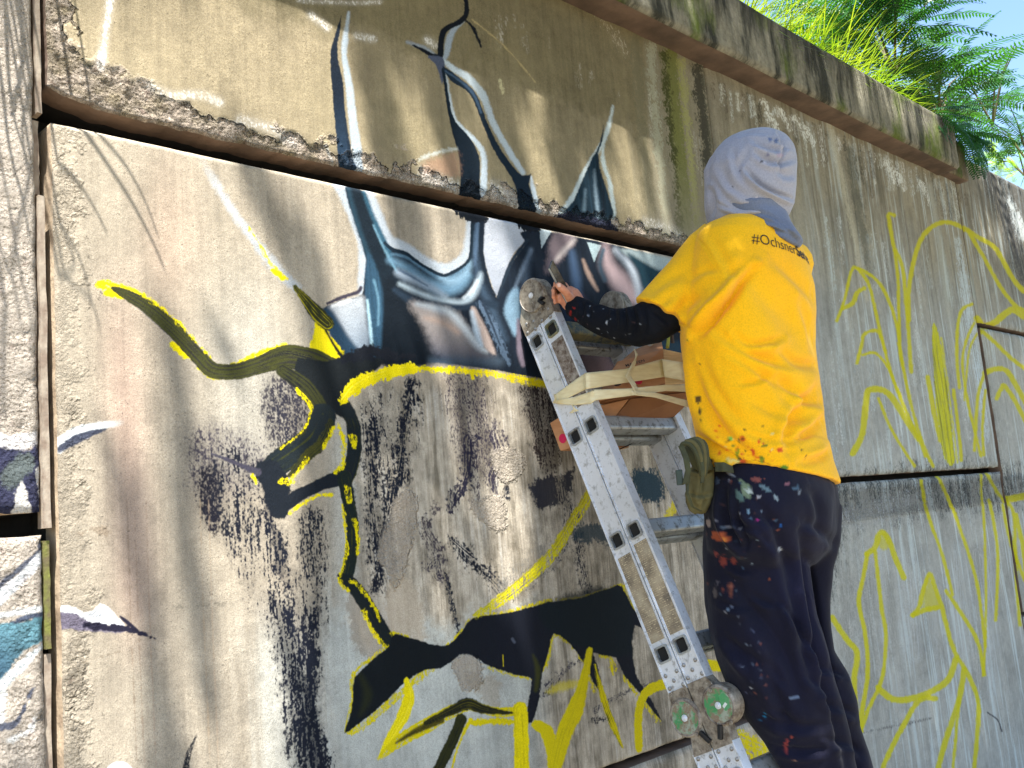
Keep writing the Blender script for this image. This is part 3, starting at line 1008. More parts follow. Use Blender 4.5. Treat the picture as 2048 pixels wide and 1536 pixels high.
    K([(1066, 1310), (1076, 1340), (1072, 1380)], [4, 12, 8], (52, 54, 16), soft=4, alpha=.8)
    K([(1005, 1310), (1006, 1332)], 2, Y2, soft=1)
    K([(1190, 1330), (1205, 1390), (1222, 1440), (1245, 1495)], [4, 12, 14, 4], Y2, soft=1.5, rag=1.5, color2=(60, 60, 14), bristle=.35)
    K([(1220, 1322), (1226, 1350)], 3, Y2, soft=1)
    K([(1024, 1278), (1028, 1284)], 5, (70, 76, 90), soft=2)
    # yellow under-drawing at the foot of the panel
    K([(812, 1360), (818, 1392), (806, 1430), (785, 1466), (757, 1514)], [10, 22, 26, 20, 4], YEL, soft=1.5, rag=1.5, color2=(226, 208, 40), bristle=.3)
    K([(756, 1516), (800, 1480), (850, 1452), (900, 1424), (940, 1412), (990, 1424), (1045, 1422)], [8, 26, 30, 26, 20, 20, 20], Y2, soft=1.5, rag=1.5, dry=.02)
    K([(790, 1486), (830, 1462), (880, 1440)], [4, 12, 16], (86, 78, 14), soft=3, color2=(50, 46, 14), bristle=.5)
    K([(850, 1446), (900, 1422), (935, 1408), (965, 1418), (1000, 1424), (1030, 1426)], [10, 18, 26, 20, 10, 3], (24, 26, 16), soft=2, rag=1.2, color2=(70, 66, 12), bristle=.25)
    K([(922, 1438), (905, 1480), (885, 1520), (872, 1545)], [22, 22, 22, 22], (38, 40, 14), soft=1.5, rag=1.5, color2=(22, 24, 16), bristle=.4)
    K([(940, 1440), (918, 1484), (900, 1545)], [10, 5, 4], Y2, soft=1.5, rag=1.5)
    K([(940, 1446), (985, 1442), (1030, 1444)], 12, Y2, soft=2, rag=2)
    K([(1040, 1418), (1042, 1470), (1043, 1545)], 30, YEL, soft=1.5, rag=1.5, color2=(190, 172, 6), bristle=.3)
    K([(1072, 1450), (1092, 1462), (1104, 1500), (1108, 1545)], [20, 28, 26, 24], Y2, soft=1.5, rag=1.5)
    K([(1180, 1300), (1166, 1370), (1150, 1420), (1128, 1470), (1108, 1545)], [10, 22, 34, 32, 24], Y2, soft=2, rag=1.5, color2=(182, 168, 10), bristle=.3)
    K([(1096, 1384), (1125, 1374), (1152, 1368)], [4, 20, 18], Y2, soft=6, rag=2, alpha=.6)
    K([(948, 1232), (1000, 1200), (1060, 1152), (1110, 1100), (1148, 1040), (1180, 988)], [10, 22, 24, 22, 22, 20], (196, 186, 20), soft=2, rag=2, color2=(150, 140, 40),
      bristle=.35, dry=.12)
    K([(1185, 985), (1190, 970)], 14, Y2, soft=2, rag=2)
    K([(1340, 1366), (1305, 1376), (1282, 1400), (1276, 1450), (1278, 1498)], [22, 20, 16, 16, 14], Y2, soft=1.5, rag=1.5)
    K([(1330, 1040), (1352, 1000), (1350, 985)], [14, 14, 16], Y2, soft=3, rag=3, alpha=.8)
    K([(1400, 1330), (1460, 1332)], 22, Y2, soft=2, rag=1.5)
    K([(1480, 1480), (1520, 1500)], 40, Y2, soft=2, rag=3, dry=.1)
    K([(370, 1545), (378, 1505), (394, 1468)], [16, 10, 2], (24, 26, 32), soft=1.5, rag=1.5, dry=.1)
    P([(215, 1540), (225, 1526), (240, 1523), (255, 1528), (268, 1545)], (206, 214, 218), soft=2)
    # ---------- marks left of the main panel
    K([(120, 892), (150, 866), (190, 854), (250, 844)], [26, 22, 16, 8], (206, 210, 210), soft=3, rag=1.5, fade=(0, .3))
    K([(122, 898), (150, 880), (178, 868), (212, 858)], [12, 20, 14, 2], (58, 62, 76), soft=2, rag=1.5)
    P([(126, 1212), (150, 1216), (168, 1226), (188, 1222), (200, 1208), (218, 1216), (238, 1238), (250, 1256), (200, 1248), (150, 1238), (127, 1232)], (204, 206, 208), soft=2, rag=1.5, sub=2)
    K([(128, 1242), (152, 1246), (190, 1256), (245, 1260)], [36, 30, 12, 14], (96, 90, 104), soft=2, rag=2)
    K([(170, 1250), (220, 1256), (262, 1260), (312, 1278)], [10, 14, 12, 2], (30, 28, 44), soft=1.5, rag=2)
    K([(240, 1232), (256, 1246), (276, 1262)], [3, 8, 6], (30, 28, 44), soft=1.5)
    # left column of panels
    K([(-20, 884), (30, 888), (60, 880), (100, 878)], 34, (212, 208, 206), soft=3, rag=3)
    P([(-20, 900), (40, 902), (100, 892), (100, 1046), (-20, 1050)], (52, 54, 78), soft=4, rag=3)
    P([(0, 950), (60, 900), (70, 930), (20, 975)], (88, 96, 96), soft=5, rag=4)
    P([(24, 1036), (34, 985), (48, 962), (60, 990), (70, 1036)], (208, 204, 198), soft=2, rag=2, smooth=False)
    P([(72, 938), (94, 925), (96, 1034), (86, 1022)], (208, 206, 202), soft=2, rag=2, smooth=False)
    K([(88, 1082), (76, 1110), (40, 1140), (0, 1172)], [16, 14, 14, 14], (84, 88, 100), soft=2.5, rag=2)
    K([(90, 1105), (60, 1140), (0, 1198)], [16, 20, 26], (206, 208, 210), soft=3, rag=2)
    K([(0, 1262), (50, 1238), (100, 1226)], 10, (70, 78, 96), soft=2, rag=2)
    P([(-10, 1262), (50, 1244), (98, 1234), (96, 1276), (50, 1306), (-10, 1362)], (96, 138, 150), soft=3, rag=2, color2=(60, 90, 108), grad=((60, 1250), (10, 1340)))
    K([(98, 1215), (50, 1222), (0, 1232)], 10, (204, 206, 206), soft=3, rag=2)
    K([(90, 1290), (50, 1325), (0, 1380)], [8, 16, 20], (206, 212, 214), soft=3, rag=2)
    K([(66, 1378), (52, 1410), (30, 1448), (-5, 1452)], [6, 8, 12, 14], (86, 90, 104), soft=2, rag=2)
    K([(20, 1482), (60, 1462), (70, 1440)], 12, (208, 208, 206), soft=4, rag=2)
    K([(8, 1380), (4, 1410), (0, 1440)], 14, (208, 208, 206), soft=4, rag=2)


paint_A()
IMG_A = A.image('wall_paint_near')

# ------------------------------------------------------------------ far part of the wall
B = Painter(1.600, 4.400, -.90, 1.30, 2000, 1600, 9)


def paint_B():
    p = B
    U, V, X, Z = p.U, p.V, p.X, p.Z
    P, K = p.poly, p.stroke
    lo = lin((147, 148, 142)).astype(np.float32)
    hi = lin((136, 130, 112)).astype(np.float32)
    k = sm(Z + .04 * p.n_big, .30, .75)[..., None]
    base = lo * (1 - k) + hi * k
    kb = np.clip(.5 * p.n_vert2 * .6 + .25 * p.n_vert, -.9, .9)
    base = base * (1 + .13 * kb + .05 * p.n_mid + .06 * p.n_big + .03 * p.n_fine)[..., None]
    # cool white wash in streaks
    n2 = p.noise(0.02, 0.35, 4)
    k = np.clip((n2 - .55) * .6, 0, .65) * sm(X, 1.75, 2.4)
    base = base * (1 - k[..., None]) + lin((182, 194, 194)).astype(np.float32) * k[..., None]
    n3 = p.noise(0.03, 0.5, 4)
    k = np.clip((n3 - .6) * .5, 0, .5) * sm(Z, .1, .7)
    base = base * (1 - k[..., None]) + lin((84, 80, 66)).astype(np.float32) * k[..., None]
    # blacker towards the joint and the far end
    k = np.clip(sm(X + .1 * p.n_vert2 * .3, 2.9, 3.5) * sm(Z, .35, .9), 0, 1) * .75
    base = base * (1 - k[..., None]) + lin((56, 58, 62)).astype(np.float32) * k[..., None]
    p.rgb[:] = base
    # panel below: mottled top margin
    P([(1660, 955), (2030, 930), (2040, 1010), (1900, 1030), (1800, 1045), (1690, 1080), (1660, 1200)], (62, 66, 66), dry=.62, soft=26, rag=8, sub=2)
    P([(1670, 1020), (1800, 985), (1840, 1010), (1700, 1060)], (190, 194, 194), dry=.35, soft=20, rag=8, sub=2)
    for i in range(70):
        u = 1430 + i * 7.2 + rnd.uniform(-5, 5)
        v0 = 151 + (u - 1415) * .433 + rnd.uniform(2, 14)
        ln = rnd.uniform(10, 90)
        a = .07 + (u - 1415) * .00015
        c = rnd.choice([(206, 208, 202), (196, 200, 190), (60, 58, 48), (190, 198, 196), (90, 80, 66)])
        K([(u, v0), (u + ln * a, v0 + ln)], rnd.uniform(2, 7), c, soft=2, rag=3, alpha=.75, dry=.35, smooth=False)
    for (u, v) in ((1535, 205), (1600, 240), (1570, 225), (1620, 260), (1780, 330), (1800, 345), (1850, 370), (1545, 230)):
        K([(u - 8, v - 4), (u, v + 8), (u + 10, v + 36)], [10, 9, 3], (214, 218, 212), soft=2.5, rag=4, dry=.2)
    for i in range(60):
        u = rnd.uniform(1640, 1990)
        v0 = rnd.uniform(420, 900)
        ln = rnd.uniform(30, 130)
        a = .09 + (u - 1640) * .00018
        K([(u, v0), (u + ln * a, v0 + ln)], rnd.uniform(2, 8), rnd.choice([(190, 200, 198), (176, 190, 190), (112, 116, 112), (200, 206, 204)]), soft=3, rag=4,
          alpha=.55, dry=.5, smooth=False)
    K([(1916, 480), (1935, 600), (1958, 750), (1975, 880)], [10, 18, 16, 8], (188, 204, 212), soft=4, rag=3, alpha=.7, dry=.25)
    K([(1700, 300), (1718, 420), (1745, 560)], [16, 20, 10], (66, 70, 62), soft=8, rag=4, alpha=.6)
    K([(1660, 240), (1690, 380), (1735, 600)], [10, 10, 6], (176, 172, 152), soft=5, rag=3, alpha=.7)
    K([(1860, 370), (1890, 540), (1910, 700)], [10, 12, 8], (170, 174, 164), soft=5, rag=3, alpha=.5)
    K([(1980, 345), (2010, 420), (2048, 560)], [40, 34, 20], (44, 46, 50), soft=10, rag=6, alpha=.75, dry=.2)
    K([(2020, 400), (2048, 470)], [10, 20], (180, 188, 190), soft=6, rag=5, alpha=.8)
    for i in range(14):
        K([(1690 + i * 22, 1100 + rnd.uniform(-30, 60)), (1700 + i * 22, 1280 + rnd.uniform(0, 120))], rnd.uniform(8, 26),
          rnd.choice([(120, 124, 122), (168, 174, 174), (112, 112, 106)]), soft=8, rag=6, alpha=.5, dry=.35, smooth=False)
    K([(1700, 1470), (1800, 1450), (1860, 1436)], 5, (96, 96, 94), soft=2, rag=3, dry=.4)
    K([(1975, 1425), (1995, 1440), (2003, 1462)], 3, (70, 70, 74), soft=1.2)
    # yellow-green drawn stalks
    G = (178, 172, 10)
    G2 = (184, 180, 24)
    L = [
        ([(1788, 430), (1778, 428), (1779, 442), (1788, 491), (1806, 535), (1813, 604), (1819, 662), (1824, 743)], 7),
        ([(1790, 500), (1797, 560), (1799, 620), (1803, 700), (1822, 800), (1845, 880), (1868, 932)], 6),
        ([(1819, 640), (1819, 575), (1835, 498), (1857, 460), (1890, 444), (1923, 453), (1955, 473), (1990, 494), (2012, 530), (2030, 562), (2048, 582)], 8),
        ([(1937, 462), (1970, 517), (2003, 575), (2032, 611), (2048, 620)], 7),
        ([(1675, 641), (1689, 604), (1704, 542), (1718, 537), (1755, 560), (1780, 604), (1798, 660), (1802, 705), (1808, 735)], 6),
        ([(1718, 538), (1740, 571), (1755, 633), (1773, 710), (1795, 779), (1839, 877), (1853, 912)], 6),
        ([(1687, 616), (1706, 606), (1716, 585), (1730, 576)], 8),
        ([(1715, 726), (1724, 690), (1730, 668), (1758, 663), (1772, 705)], 6),
        ([(1726, 710), (1751, 706), (1777, 735), (1802, 792)], 5),
        ([(1707, 907), (1726, 867), (1733, 800), (1742, 779), (1777, 786), (1810, 834), (1839, 877)], 11),
        ([(1758, 797), (1788, 867), (1831, 932)], 5),
        ([(1857, 754), (1868, 819), (1882, 881)], 8),
        ([(1946, 608), (1926, 619), (1917, 655), (1915, 710), (1920, 775)], 6),
        ([(1950, 646), (1933, 684), (1926, 728), (1936, 800), (1950, 860), (1963, 912)], 5),
        ([(1955, 668), (1940, 700), (1933, 760), (1930, 800)], 4),
        ([(1968, 752), (1957, 790), (1952, 860), (1950, 900)], 6),
        ([(1972, 780), (1966, 850), (1968, 910)], 5),
        ([(1955, 637), (1970, 652), (1990, 645), (2010, 628), (2028, 619), (2048, 632)], 12),
        ([(1963, 662), (1992, 688), (2021, 717), (2052, 740)], 7),
        ([(1970, 746), (1990, 738), (2012, 742), (2030, 770), (2052, 808)], 9),
        ([(1992, 797), (2000, 780), (2008, 772), (2028, 801), (2052, 845)], 8),
        ([(1908, 780), (1918, 860), (1924, 920)], 6),
        ([(1735, 1107), (1751, 1095), (1758, 1070), (1768, 1066), (1780, 1085), (1793, 1120), (1808, 1155)], 10),
        ([(1735, 1108), (1726, 1160), (1718, 1206), (1731, 1273), (1735, 1347), (1724, 1420), (1722, 1462)], 8),
        ([(1751, 1103), (1756, 1150), (1764, 1220), (1772, 1273), (1764, 1356), (1740, 1410), (1722, 1462)], 7),
        ([(1664, 1235), (1680, 1260), (1698, 1285), (1714, 1306), (1708, 1356), (1710, 1410), (1720, 1463)], 10),
        ([(1826, 1231), (1838, 1215), (1847, 1180), (1859, 1148), (1870, 1175), (1884, 1215), (1898, 1270), (1913, 1310), (1938, 1351), (1956, 1400), (1956, 1450), (1948, 1540)], 8),
        ([(1826, 1230), (1850, 1220), (1876, 1215)], 9),
        ([(1843, 962), (1859, 1037), (1884, 1107), (1905, 1190)], 6),
        ([(1876, 952), (1896, 991), (1921, 1057), (1950, 1148), (1963, 1223), (1971, 1293)], 6),
        ([(1963, 950), (1971, 1107), (1972, 1252), (1967, 1351)], 5),
        ([(1979, 1000), (1996, 1107), (1992, 1240)], 6),
        ([(1892, 1182), (1934, 1244), (1958, 1290), (1969, 1350)], 7),
        ([(1913, 1318), (1896, 1360), (1860, 1384), (1820, 1398), (1785, 1398), (1756, 1376)], 11),
        ([(1871, 1397), (1838, 1401), (1805, 1455), (1776, 1513), (1762, 1545)], 9),
        ([(1929, 1339), (1921, 1389), (1905, 1440), (1892, 1480), (1874, 1545)], 10),
        ([(1919, 1395), (1913, 1460), (1905, 1545)], 6),
        ([(1975, 948), (2000, 990), (2025, 1024), (2030, 1100), (2035, 1190), (2040, 1250)], 6),
        ([(2010, 1000), (2048, 992)], 12), ([(2030, 1030), (2044, 1090), (2052, 1160)], 8), ([(2005, 1010), (2020, 1080), (2048, 1160)], 6),
        ([(1560, 1290), (1640, 1235)], 8),
    ]
    for q, w in L:
        K(q, w * 1.15, G, soft=2, rag=1.2, alpha=.92, color2=G2, bristle=.4)
    P([(1866, 655), (1873, 650), (1884, 690), (1892, 740), (1903, 837), (1910, 926), (1890, 915), (1876, 837), (1868, 740)], (158, 158, 40), soft=2, rag=1.5, vstreak=.25, dry=.95)
    for du in (0, 8, 16):
        K([(1868 + du, 660 + du), (1880 + du, 760), (1892 + du, 860), (1900 + du, 925)], 4, G2, soft=1.5, rag=1.5, alpha=.8)
    P([(1845, 1205), (1855, 1150), (1875, 1190), (1882, 1215), (1862, 1222)], G, soft=3, rag=2, alpha=.7)
    P([(1758, 1090), (1766, 1062), (1780, 1090), (1770, 1100)], G, soft=3, rag=2, alpha=.7)
    p.rough[:] = .08 + .03 * p.n_mid
    m = sm(-np.abs(Z + .03) + .045, 0, .02) * (Z < .02)
    p.rough[:] = np.clip(np.maximum(p.rough, m * .8), 0, 1)


paint_B()
IMG_B = B.image('wall_paint_far')
# ------------------------------------------------------------------ materials of the wall
def painted_concrete(name, img, rough_scale=1.0):
    m, nt, b = new_mat(name)
    uv = nt.nodes.new('ShaderNodeUVMap')
    uv.uv_map = 'UVMap'
    t = nt.nodes.new('ShaderNodeTexImage')
    t.image = img
    t.interpolation = 'Cubic'
    t.extension = 'EXTEND'
    nt.links.new(uv.outputs[0], t.inputs[0])
    n1 = noise_node(nt, 420, 3, .6)
    n2 = noise_node(nt, 60, 5, .6)
    v = nt.nodes.new('ShaderNodeTexVoronoi')
    v.inputs['Scale'].default_value = 150
    tc = nt.nodes.new('ShaderNodeTexCoord')
    nt.links.new(tc.outputs['Object'], v.inputs['Vector'])
    # grain in the colour
    g = ramp(nt, n1.outputs[0], [(0.3, (.74, .73, .72)), (.66, (1.14, 1.14, 1.14))])
    c = mix(nt, 1.0, t.outputs[0], g.outputs[0], 'MULTIPLY')
    # coarse places get darker patches from noise
    cav = ramp(nt, n2.outputs[0], [(.32, (.66, .60, .60)), (.42, (1, 1, 1))])
    c2 = mix(nt, 1.0, c, cav.outputs[0], 'MULTIPLY')
    rr = nt.nodes.new('ShaderNodeMapRange')
    rr.inputs[1].default_value = .3
    rr.inputs[2].default_value = .9
    nt.links.new(t.outputs[1], rr.inputs[0])
    cc = mix(nt, rr.outputs[0], c, c2)
    nt.links.new(cc, b.inputs['Base Color'])
    b.inputs['Roughness'].default_value = .8
    b.inputs['Specular IOR Level'].default_value = .14
    # relief: fine grain everywhere, coarse crumbs where the surface is rough
    nb = noise_node(nt, 170, 6, .7)
    mm = nt.nodes.new('ShaderNodeMath')
    mm.operation = 'MULTIPLY'
    nt.links.new(nb.outputs[0], mm.inputs[0])
    nt.links.new(t.outputs[1], mm.inputs[1])
    b1 = bump(nt, b, mm.outputs[0], 1.0, .014 * rough_scale)
    ng = noise_node(nt, 500, 3, .6, stretch=(1, 1, .25))
    vs_ = nt.nodes.new('ShaderNodeMath')
    vs_.operation = 'MULTIPLY'
    nt.links.new(v.outputs['Distance'], vs_.inputs[0])
    nt.links.new(rr.outputs[0], vs_.inputs[1])
    b1 = bump(nt, b, vs_.outputs[0], -1.0 if False else 1.0, .006, b1)
    b2 = bump(nt, b, ng.outputs[0], .35, .0011, b1)
    nv = noise_node(nt, 26, 4, .6, stretch=(2.2, 1, .4))
    bump(nt, b, nv.outputs[0], .22, .003, b2)
    return m


MAT_A = painted_concrete('painted_concrete_near', IMG_A)
MAT_B = painted_concrete('painted_concrete_far', IMG_B)


def old_concrete(name, base=(138, 134, 118), dark=(58, 58, 50), moss=(88, 100, 44), under=False):
    m, nt, b = new_mat(name)
    n1 = noise_node(nt, 5, 6, .65, stretch=(2.2, 1, .45))
    n2 = noise_node(nt, 3.2, 6, .6, stretch=(1.6, 1, .7))
    n3 = noise_node(nt, 60, 5, .6)
    c1 = ramp(nt, n1.outputs[0], [(.40, tuple(lin(dark))), (.50, tuple(lin(base) * .75)), (.62, tuple(lin(base)))])
    c2 = ramp(nt, n2.outputs[0], [(.52, (0, 0, 0)), (.64, (1, 1, 1))])
    c = mix(nt, c2.outputs[0], c1.outputs[0], tuple(lin(moss)))
    g = ramp(nt, n3.outputs[0], [(.3, (.7, .7, .7)), (.6, (1.1, 1.1, 1.1))])
    # black algae hanging down from the upper edge
    geo = nt.nodes.new('ShaderNodeNewGeometry')
    sx = nt.nodes.new('ShaderNodeSeparateXYZ')
    nt.links.new(geo.outputs['Position'], sx.inputs[0])
    n4 = noise_node(nt, 7, 4, .6, stretch=(3, 1, .35))
    ad = nt.nodes.new('ShaderNodeMath')
    ad.operation = 'MULTIPLY_ADD'
    nt.links.new(n4.outputs[0], ad.inputs[0])
    ad.inputs[1].default_value = .55
    nt.links.new(sx.outputs[2], ad.inputs[2])
    mr = nt.nodes.new('ShaderNodeMapRange')
    mr.inputs[1].default_value = CZ + .93 * S + .25
    mr.inputs[2].default_value = CZ + 1.0 * S + .30
    nt.links.new(ad.outputs[0], mr.inputs[0])
    c = mix(nt, 1.0, c, g.outputs[0], 'MULTIPLY')
    mq = nt.nodes.new('ShaderNodeMath')
    mq.operation = 'MULTIPLY'
    mq.inputs[1].default_value = .8
    nt.links.new(mr.outputs[0], mq.inputs[0])
    c = mix(nt, mq.outputs[0], c, tuple(lin((46, 46, 42))))
    nt.links.new(c, b.inputs['Base Color'])
    b.inputs['Roughness'].default_value = .9
    b.inputs['Specular IOR Level'].default_value = .2
    b1 = bump(nt, b, noise_node(nt, 130, 6, .65).outputs[0], .6, .004)
    bump(nt, b, noise_node(nt, 18, 5, .6, stretch=(2, 1, .5)).outputs[0], .5, .008, b1)
    return m


MAT_COPE = old_concrete('weathered_coping')
MAT_UNDER = simple_mat('shaded_soffit', (108, 88, 74), (74, 60, 50), scale=8, rough=.9, bump_s=.5, bump_d=.004, bump_scale=60)  # undersides and panel edges: their brown shade is in the colour
MAT_JOINT = simple_mat('dark_joint', (30, 26, 24), (16, 15, 14), scale=30, rough=1)
MAT_STRIP = simple_mat('joint_board', (158, 146, 130), (124, 108, 94), scale=60, rough=.9, stretch=(1, 1, .6), bump_s=.5, bump_d=.002, bump_scale=90)
MAT_STRIPM = simple_mat('mossy_joint_board', (104, 106, 46), (92, 82, 56), scale=60, rough=.9, bump_s=.6, bump_d=.002)
MAT_EARTH = simple_mat('dry_earth', (118, 104, 82), (84, 72, 54), scale=6, rough=1, bump_s=.6, bump_d=.01, bump_scale=40)
MAT_GROUND = simple_mat('gravelly_ground', (138, 128, 110), (98, 92, 76), scale=3, rough=1, bump_s=.6, bump_d=.01, bump_scale=60)

# ------------------------------------------------------------------ ground
g = mesh_obj('ground', [(-1500, -1500, 0), (1500, -1500, 0), (1500, 1500, 0), (-1500, 1500, 0)], [(0, 1, 2, 3)], MAT_GROUND)
tag(g, 'dry gravelly ground in front of the wall', kind='structure')

# ------------------------------------------------------------------ the wall
WALL = empty('retaining_wall', (2.85, 0, 0))
tag(WALL, 'tall concrete panel retaining wall carrying the half painted mural', 'wall')
TH = .14


def child(o, parent):
    o.parent = parent
    o.matrix_parent_inverse = parent.matrix_basis.inverted()
    return o


def panel(x0, x1, z0, z1, step, painter, mat, amp=1.0, corner=None, label=None, yoff=0.0, chip=.003, under=None):
    """x, z in wall units; a real slab 14 cm thick with broken arrises"""
    nx = max(2, int((x1 - x0) * S / step))
    nz = max(2, int((z1 - z0) * S / step))
    xs = np.linspace(x0, x1, nx + 1)
    zs = np.linspace(z0, z1, nz + 1)
    X, Z = np.meshgrid(xs, zs)
    bx0, bx1, bz0, bz1 = painter.b
    iu = np.clip(((X - bx0) / (bx1 - bx0) * painter.W).astype(int), 0, painter.W - 1)
    iv = np.clip(((Z - bz0) / (bz1 - bz0) * painter.H).astype(int), 0, painter.H - 1)
    rough = painter.rough[iv, iu]
    xm, zm = X * S, Z * S
    p = np.stack([xm, np.zeros_like(xm), zm], -1)
    y = -(fbm(p * 48, 4) * .0030 * rough ** 1.5 + fbm(p * 120, 2) * .0020 * rough + fbm(p * 3.0, 3) * .0022) * amp
    y += np.clip(rough - .25, 0, .6) * .006 * amp
    # broken edges
    de = np.minimum.reduce([xm - x0 * S, x1 * S - xm, zm - z0 * S, z1 * S - zm])
    rr = .006 + .003 * vnoise(p * 25)
    k = np.clip(1 - de / rr, 0, 1)
    y += (1 - np.sqrt(np.clip(1 - k * k, 0, 1))) * .006
    ex = chip * fbm(p * 22, 4)
    edge = np.clip(1 - de / .02, 0, 1)
    zz = zm + ex * edge * np.where(zm - z0 * S < .02, 1, np.where(z1 * S - zm < .02, .25, 0))
    xx = xm + ex * .6 * edge * np.where((xm - x0 * S < .02) | (x1 * S - xm < .02), 1, 0)
    if corner:      # lower left corner has come away in a curve
        zz = zz + corner * np.exp(-(X - x0) * S / .05) * np.clip(1 - (zm - z0 * S) / .12, 0, 1)
    verts = np.stack([xx, y + yoff, CZ + zz], -1).reshape(-1, 3)
    W1 = nx + 1
    idx = np.arange((nx + 1) * (nz + 1)).reshape(nz + 1, nx + 1)
    a, b_, c, d = idx[:-1, :-1], idx[:-1, 1:], idx[1:, 1:], idx[1:, :-1]
    quads = np.stack([a, b_, c, d], -1).reshape(-1, 4)
    loop = list(idx[0, :]) + list(idx[1:, -1]) + list(idx[-1, :-1][::-1]) + list(idx[1:-1, 0][::-1])
    loop = np.array(loop)
    ring1 = verts[loop].copy()
    q = np.stack([ring1[:, 0], np.full(len(loop), 3.3), ring1[:, 2]], -1)
    mid = ring1.copy()
    mid[:, 1] = yoff + .070 + .004 * vnoise(q * 20)
    mid[:, 2] += .002 * vnoise(q * 30)
    back = ring1.copy()
    back[:, 1] = yoff + TH
    n0 = len(verts)
    V = np.vstack([verts, mid, back])
    m = len(loop)
    j = np.arange(m)
    jn = (j + 1) % m
    s1 = np.stack([loop[jn], loop[j], n0 + j, n0 + jn], -1)
    s2 = np.stack([n0 + jn, n0 + j, n0 + m + j, n0 + m + jn], -1)
    F = np.vstack([quads, s1, s2])
    me = bpy.data.meshes.new('concrete_panel')
    me.vertices.add(len(V))
    me.vertices.foreach_set('co', V.astype(np.float32).ravel())
    me.loops.add(len(F) * 4)
    me.loops.foreach_set('vertex_index', F.astype(np.int32).ravel())
    me.polygons.add(len(F))
    me.polygons.foreach_set('loop_start', (np.arange(len(F)) * 4).astype(np.int32))
    mi = np.zeros(len(F), np.int32)
    mi[len(quads):] = 1
    mi[len(quads) + len(s1):] = 2  # rear half of the edges blackened: joint depth shade put into colour
    me.update(calc_edges=True)
    me.polygons.foreach_set('material_index', mi)
    sm_ = np.ones(len(F), bool)
    me.polygons.foreach_set('use_smooth', sm_)
    uvl = me.uv_layers.new(name='UVMap')
    vi = F.ravel()
    u = (V[vi, 0] / S - bx0) / (bx1 - bx0)
    v = ((V[vi, 2] - CZ) / S - bz0) / (bz1 - bz0)
    uvl.data.foreach_set('uv', np.stack([u, v], -1).astype(np.float32).ravel())
    me.materials.append(mat)
    me.materials.append(under or MAT_UNDER)
    me.materials.append(MAT_JOINT)
    me.validate()
    o = link(bpy.data.objects.new('concrete_panel', me))
    child(o, WALL)
    if label:
        o['label'] = label
    return o


G0 = .0250     # horizontal joint, wall units
MAT_SIDE = simple_mat('bare_panel_edge', (170, 152, 128), (128, 110, 90), scale=20, rough=.9, bump_s=.6, bump_d=.003, bump_scale=90)
# column 1 (left edge of the picture)
panel(-.93, .3528, .0250 + .022, .870, .009, A, MAT_A, 1.3, under=MAT_SIDE)
panel(-.93, .3535, -.800, .0235, .009, A, MAT_A, 1.3, under=MAT_SIDE)
# column 2: upper course and main panel
panel(.368, 1.634, .447 + G0, .950, .0055, A, MAT_A, 1.0, corner=.028, chip=.0032)
panel(.370, 1.634, -.372, .447, .0055, A, MAT_A, .9, chip=.002, under=MAT_SIDE)
panel(.370, 1.634, -1.0, -.386, .02, A, MAT_A, .9)
# column 3
panel(1.640, 2.931, .032, .950, .012, B, MAT_B, 1.0, chip=.003, yoff=.003)
panel(1.640, 2.931, -.79, .0185, .012, B, MAT_B, 1.0, chip=.005)
# column 4
panel(2.936, 4.22, .4490, .965, .016, B, MAT_B, 1.0, yoff=.002)
panel(2.946, 4.22, -.37, .4340, .016, B, MAT_B, 1.0, yoff=-.003, chip=.008)
panel(2.942, 4.22, -.92, -.384, .03, B, MAT_B, 1.0)
panel(4.226, 5.50, .032, .965, .04, B, MAT_B, 1.0)
panel(4.226, 5.50, -.92, .018, .04, B, MAT_B, 1.0)
# column to the left of the picture
# dark backing inside the joints
bm = bmesh.new()
bm_box(bm, ((-.93 * S + 5.5 * S) / 2, .155, CZ + .0), (6.43 * S - .04, .03, 3.18))
child(bm_obj('joint_backing', bm, MAT_JOINT), WALL)
# boards let into the open joint on the left
for (za, zb, mt, w, y0, tw) in ((.455, .62, MAT_STRIP, .0050, .004, .0), (.372, .452, MAT_STRIP, .0080, .030, .0), (.03, .366, MAT_STRIP, .0068, .003, .001),
                                (-.085, .018, MAT_STRIPM, .0060, .010, .001), (-.50, -.09, MAT_STRIP, .0065, .016, .0)):
    bm = bmesh.new()
    cx = .3585 * S
    n = 24
    for i in range(n):
        a, b_ = za + (zb - za) * i / n, za + (zb - za) * (i + 1) / n
    rings = []
    for i in range(n + 1):
        z = CZ + (za + (zb - za) * i / n) * S
        wv = w * S / 2 * (1 + .18 * float(vnoise(np.array([i * .7, za * 9, 1.5]))))
        ox = .0015 * float(vnoise(np.array([i * .4, za * 5, 7.5])))
        rings.append([(cx + ox - wv, y0, z), (cx + ox + wv, y0 + .002, z), (cx + ox + wv, y0 + .03, z), (cx + ox - wv, y0 + .03, z)])
    loft(bm, rings)
    child(bm_obj('joint_board', bm, mt, smooth=False), WALL)
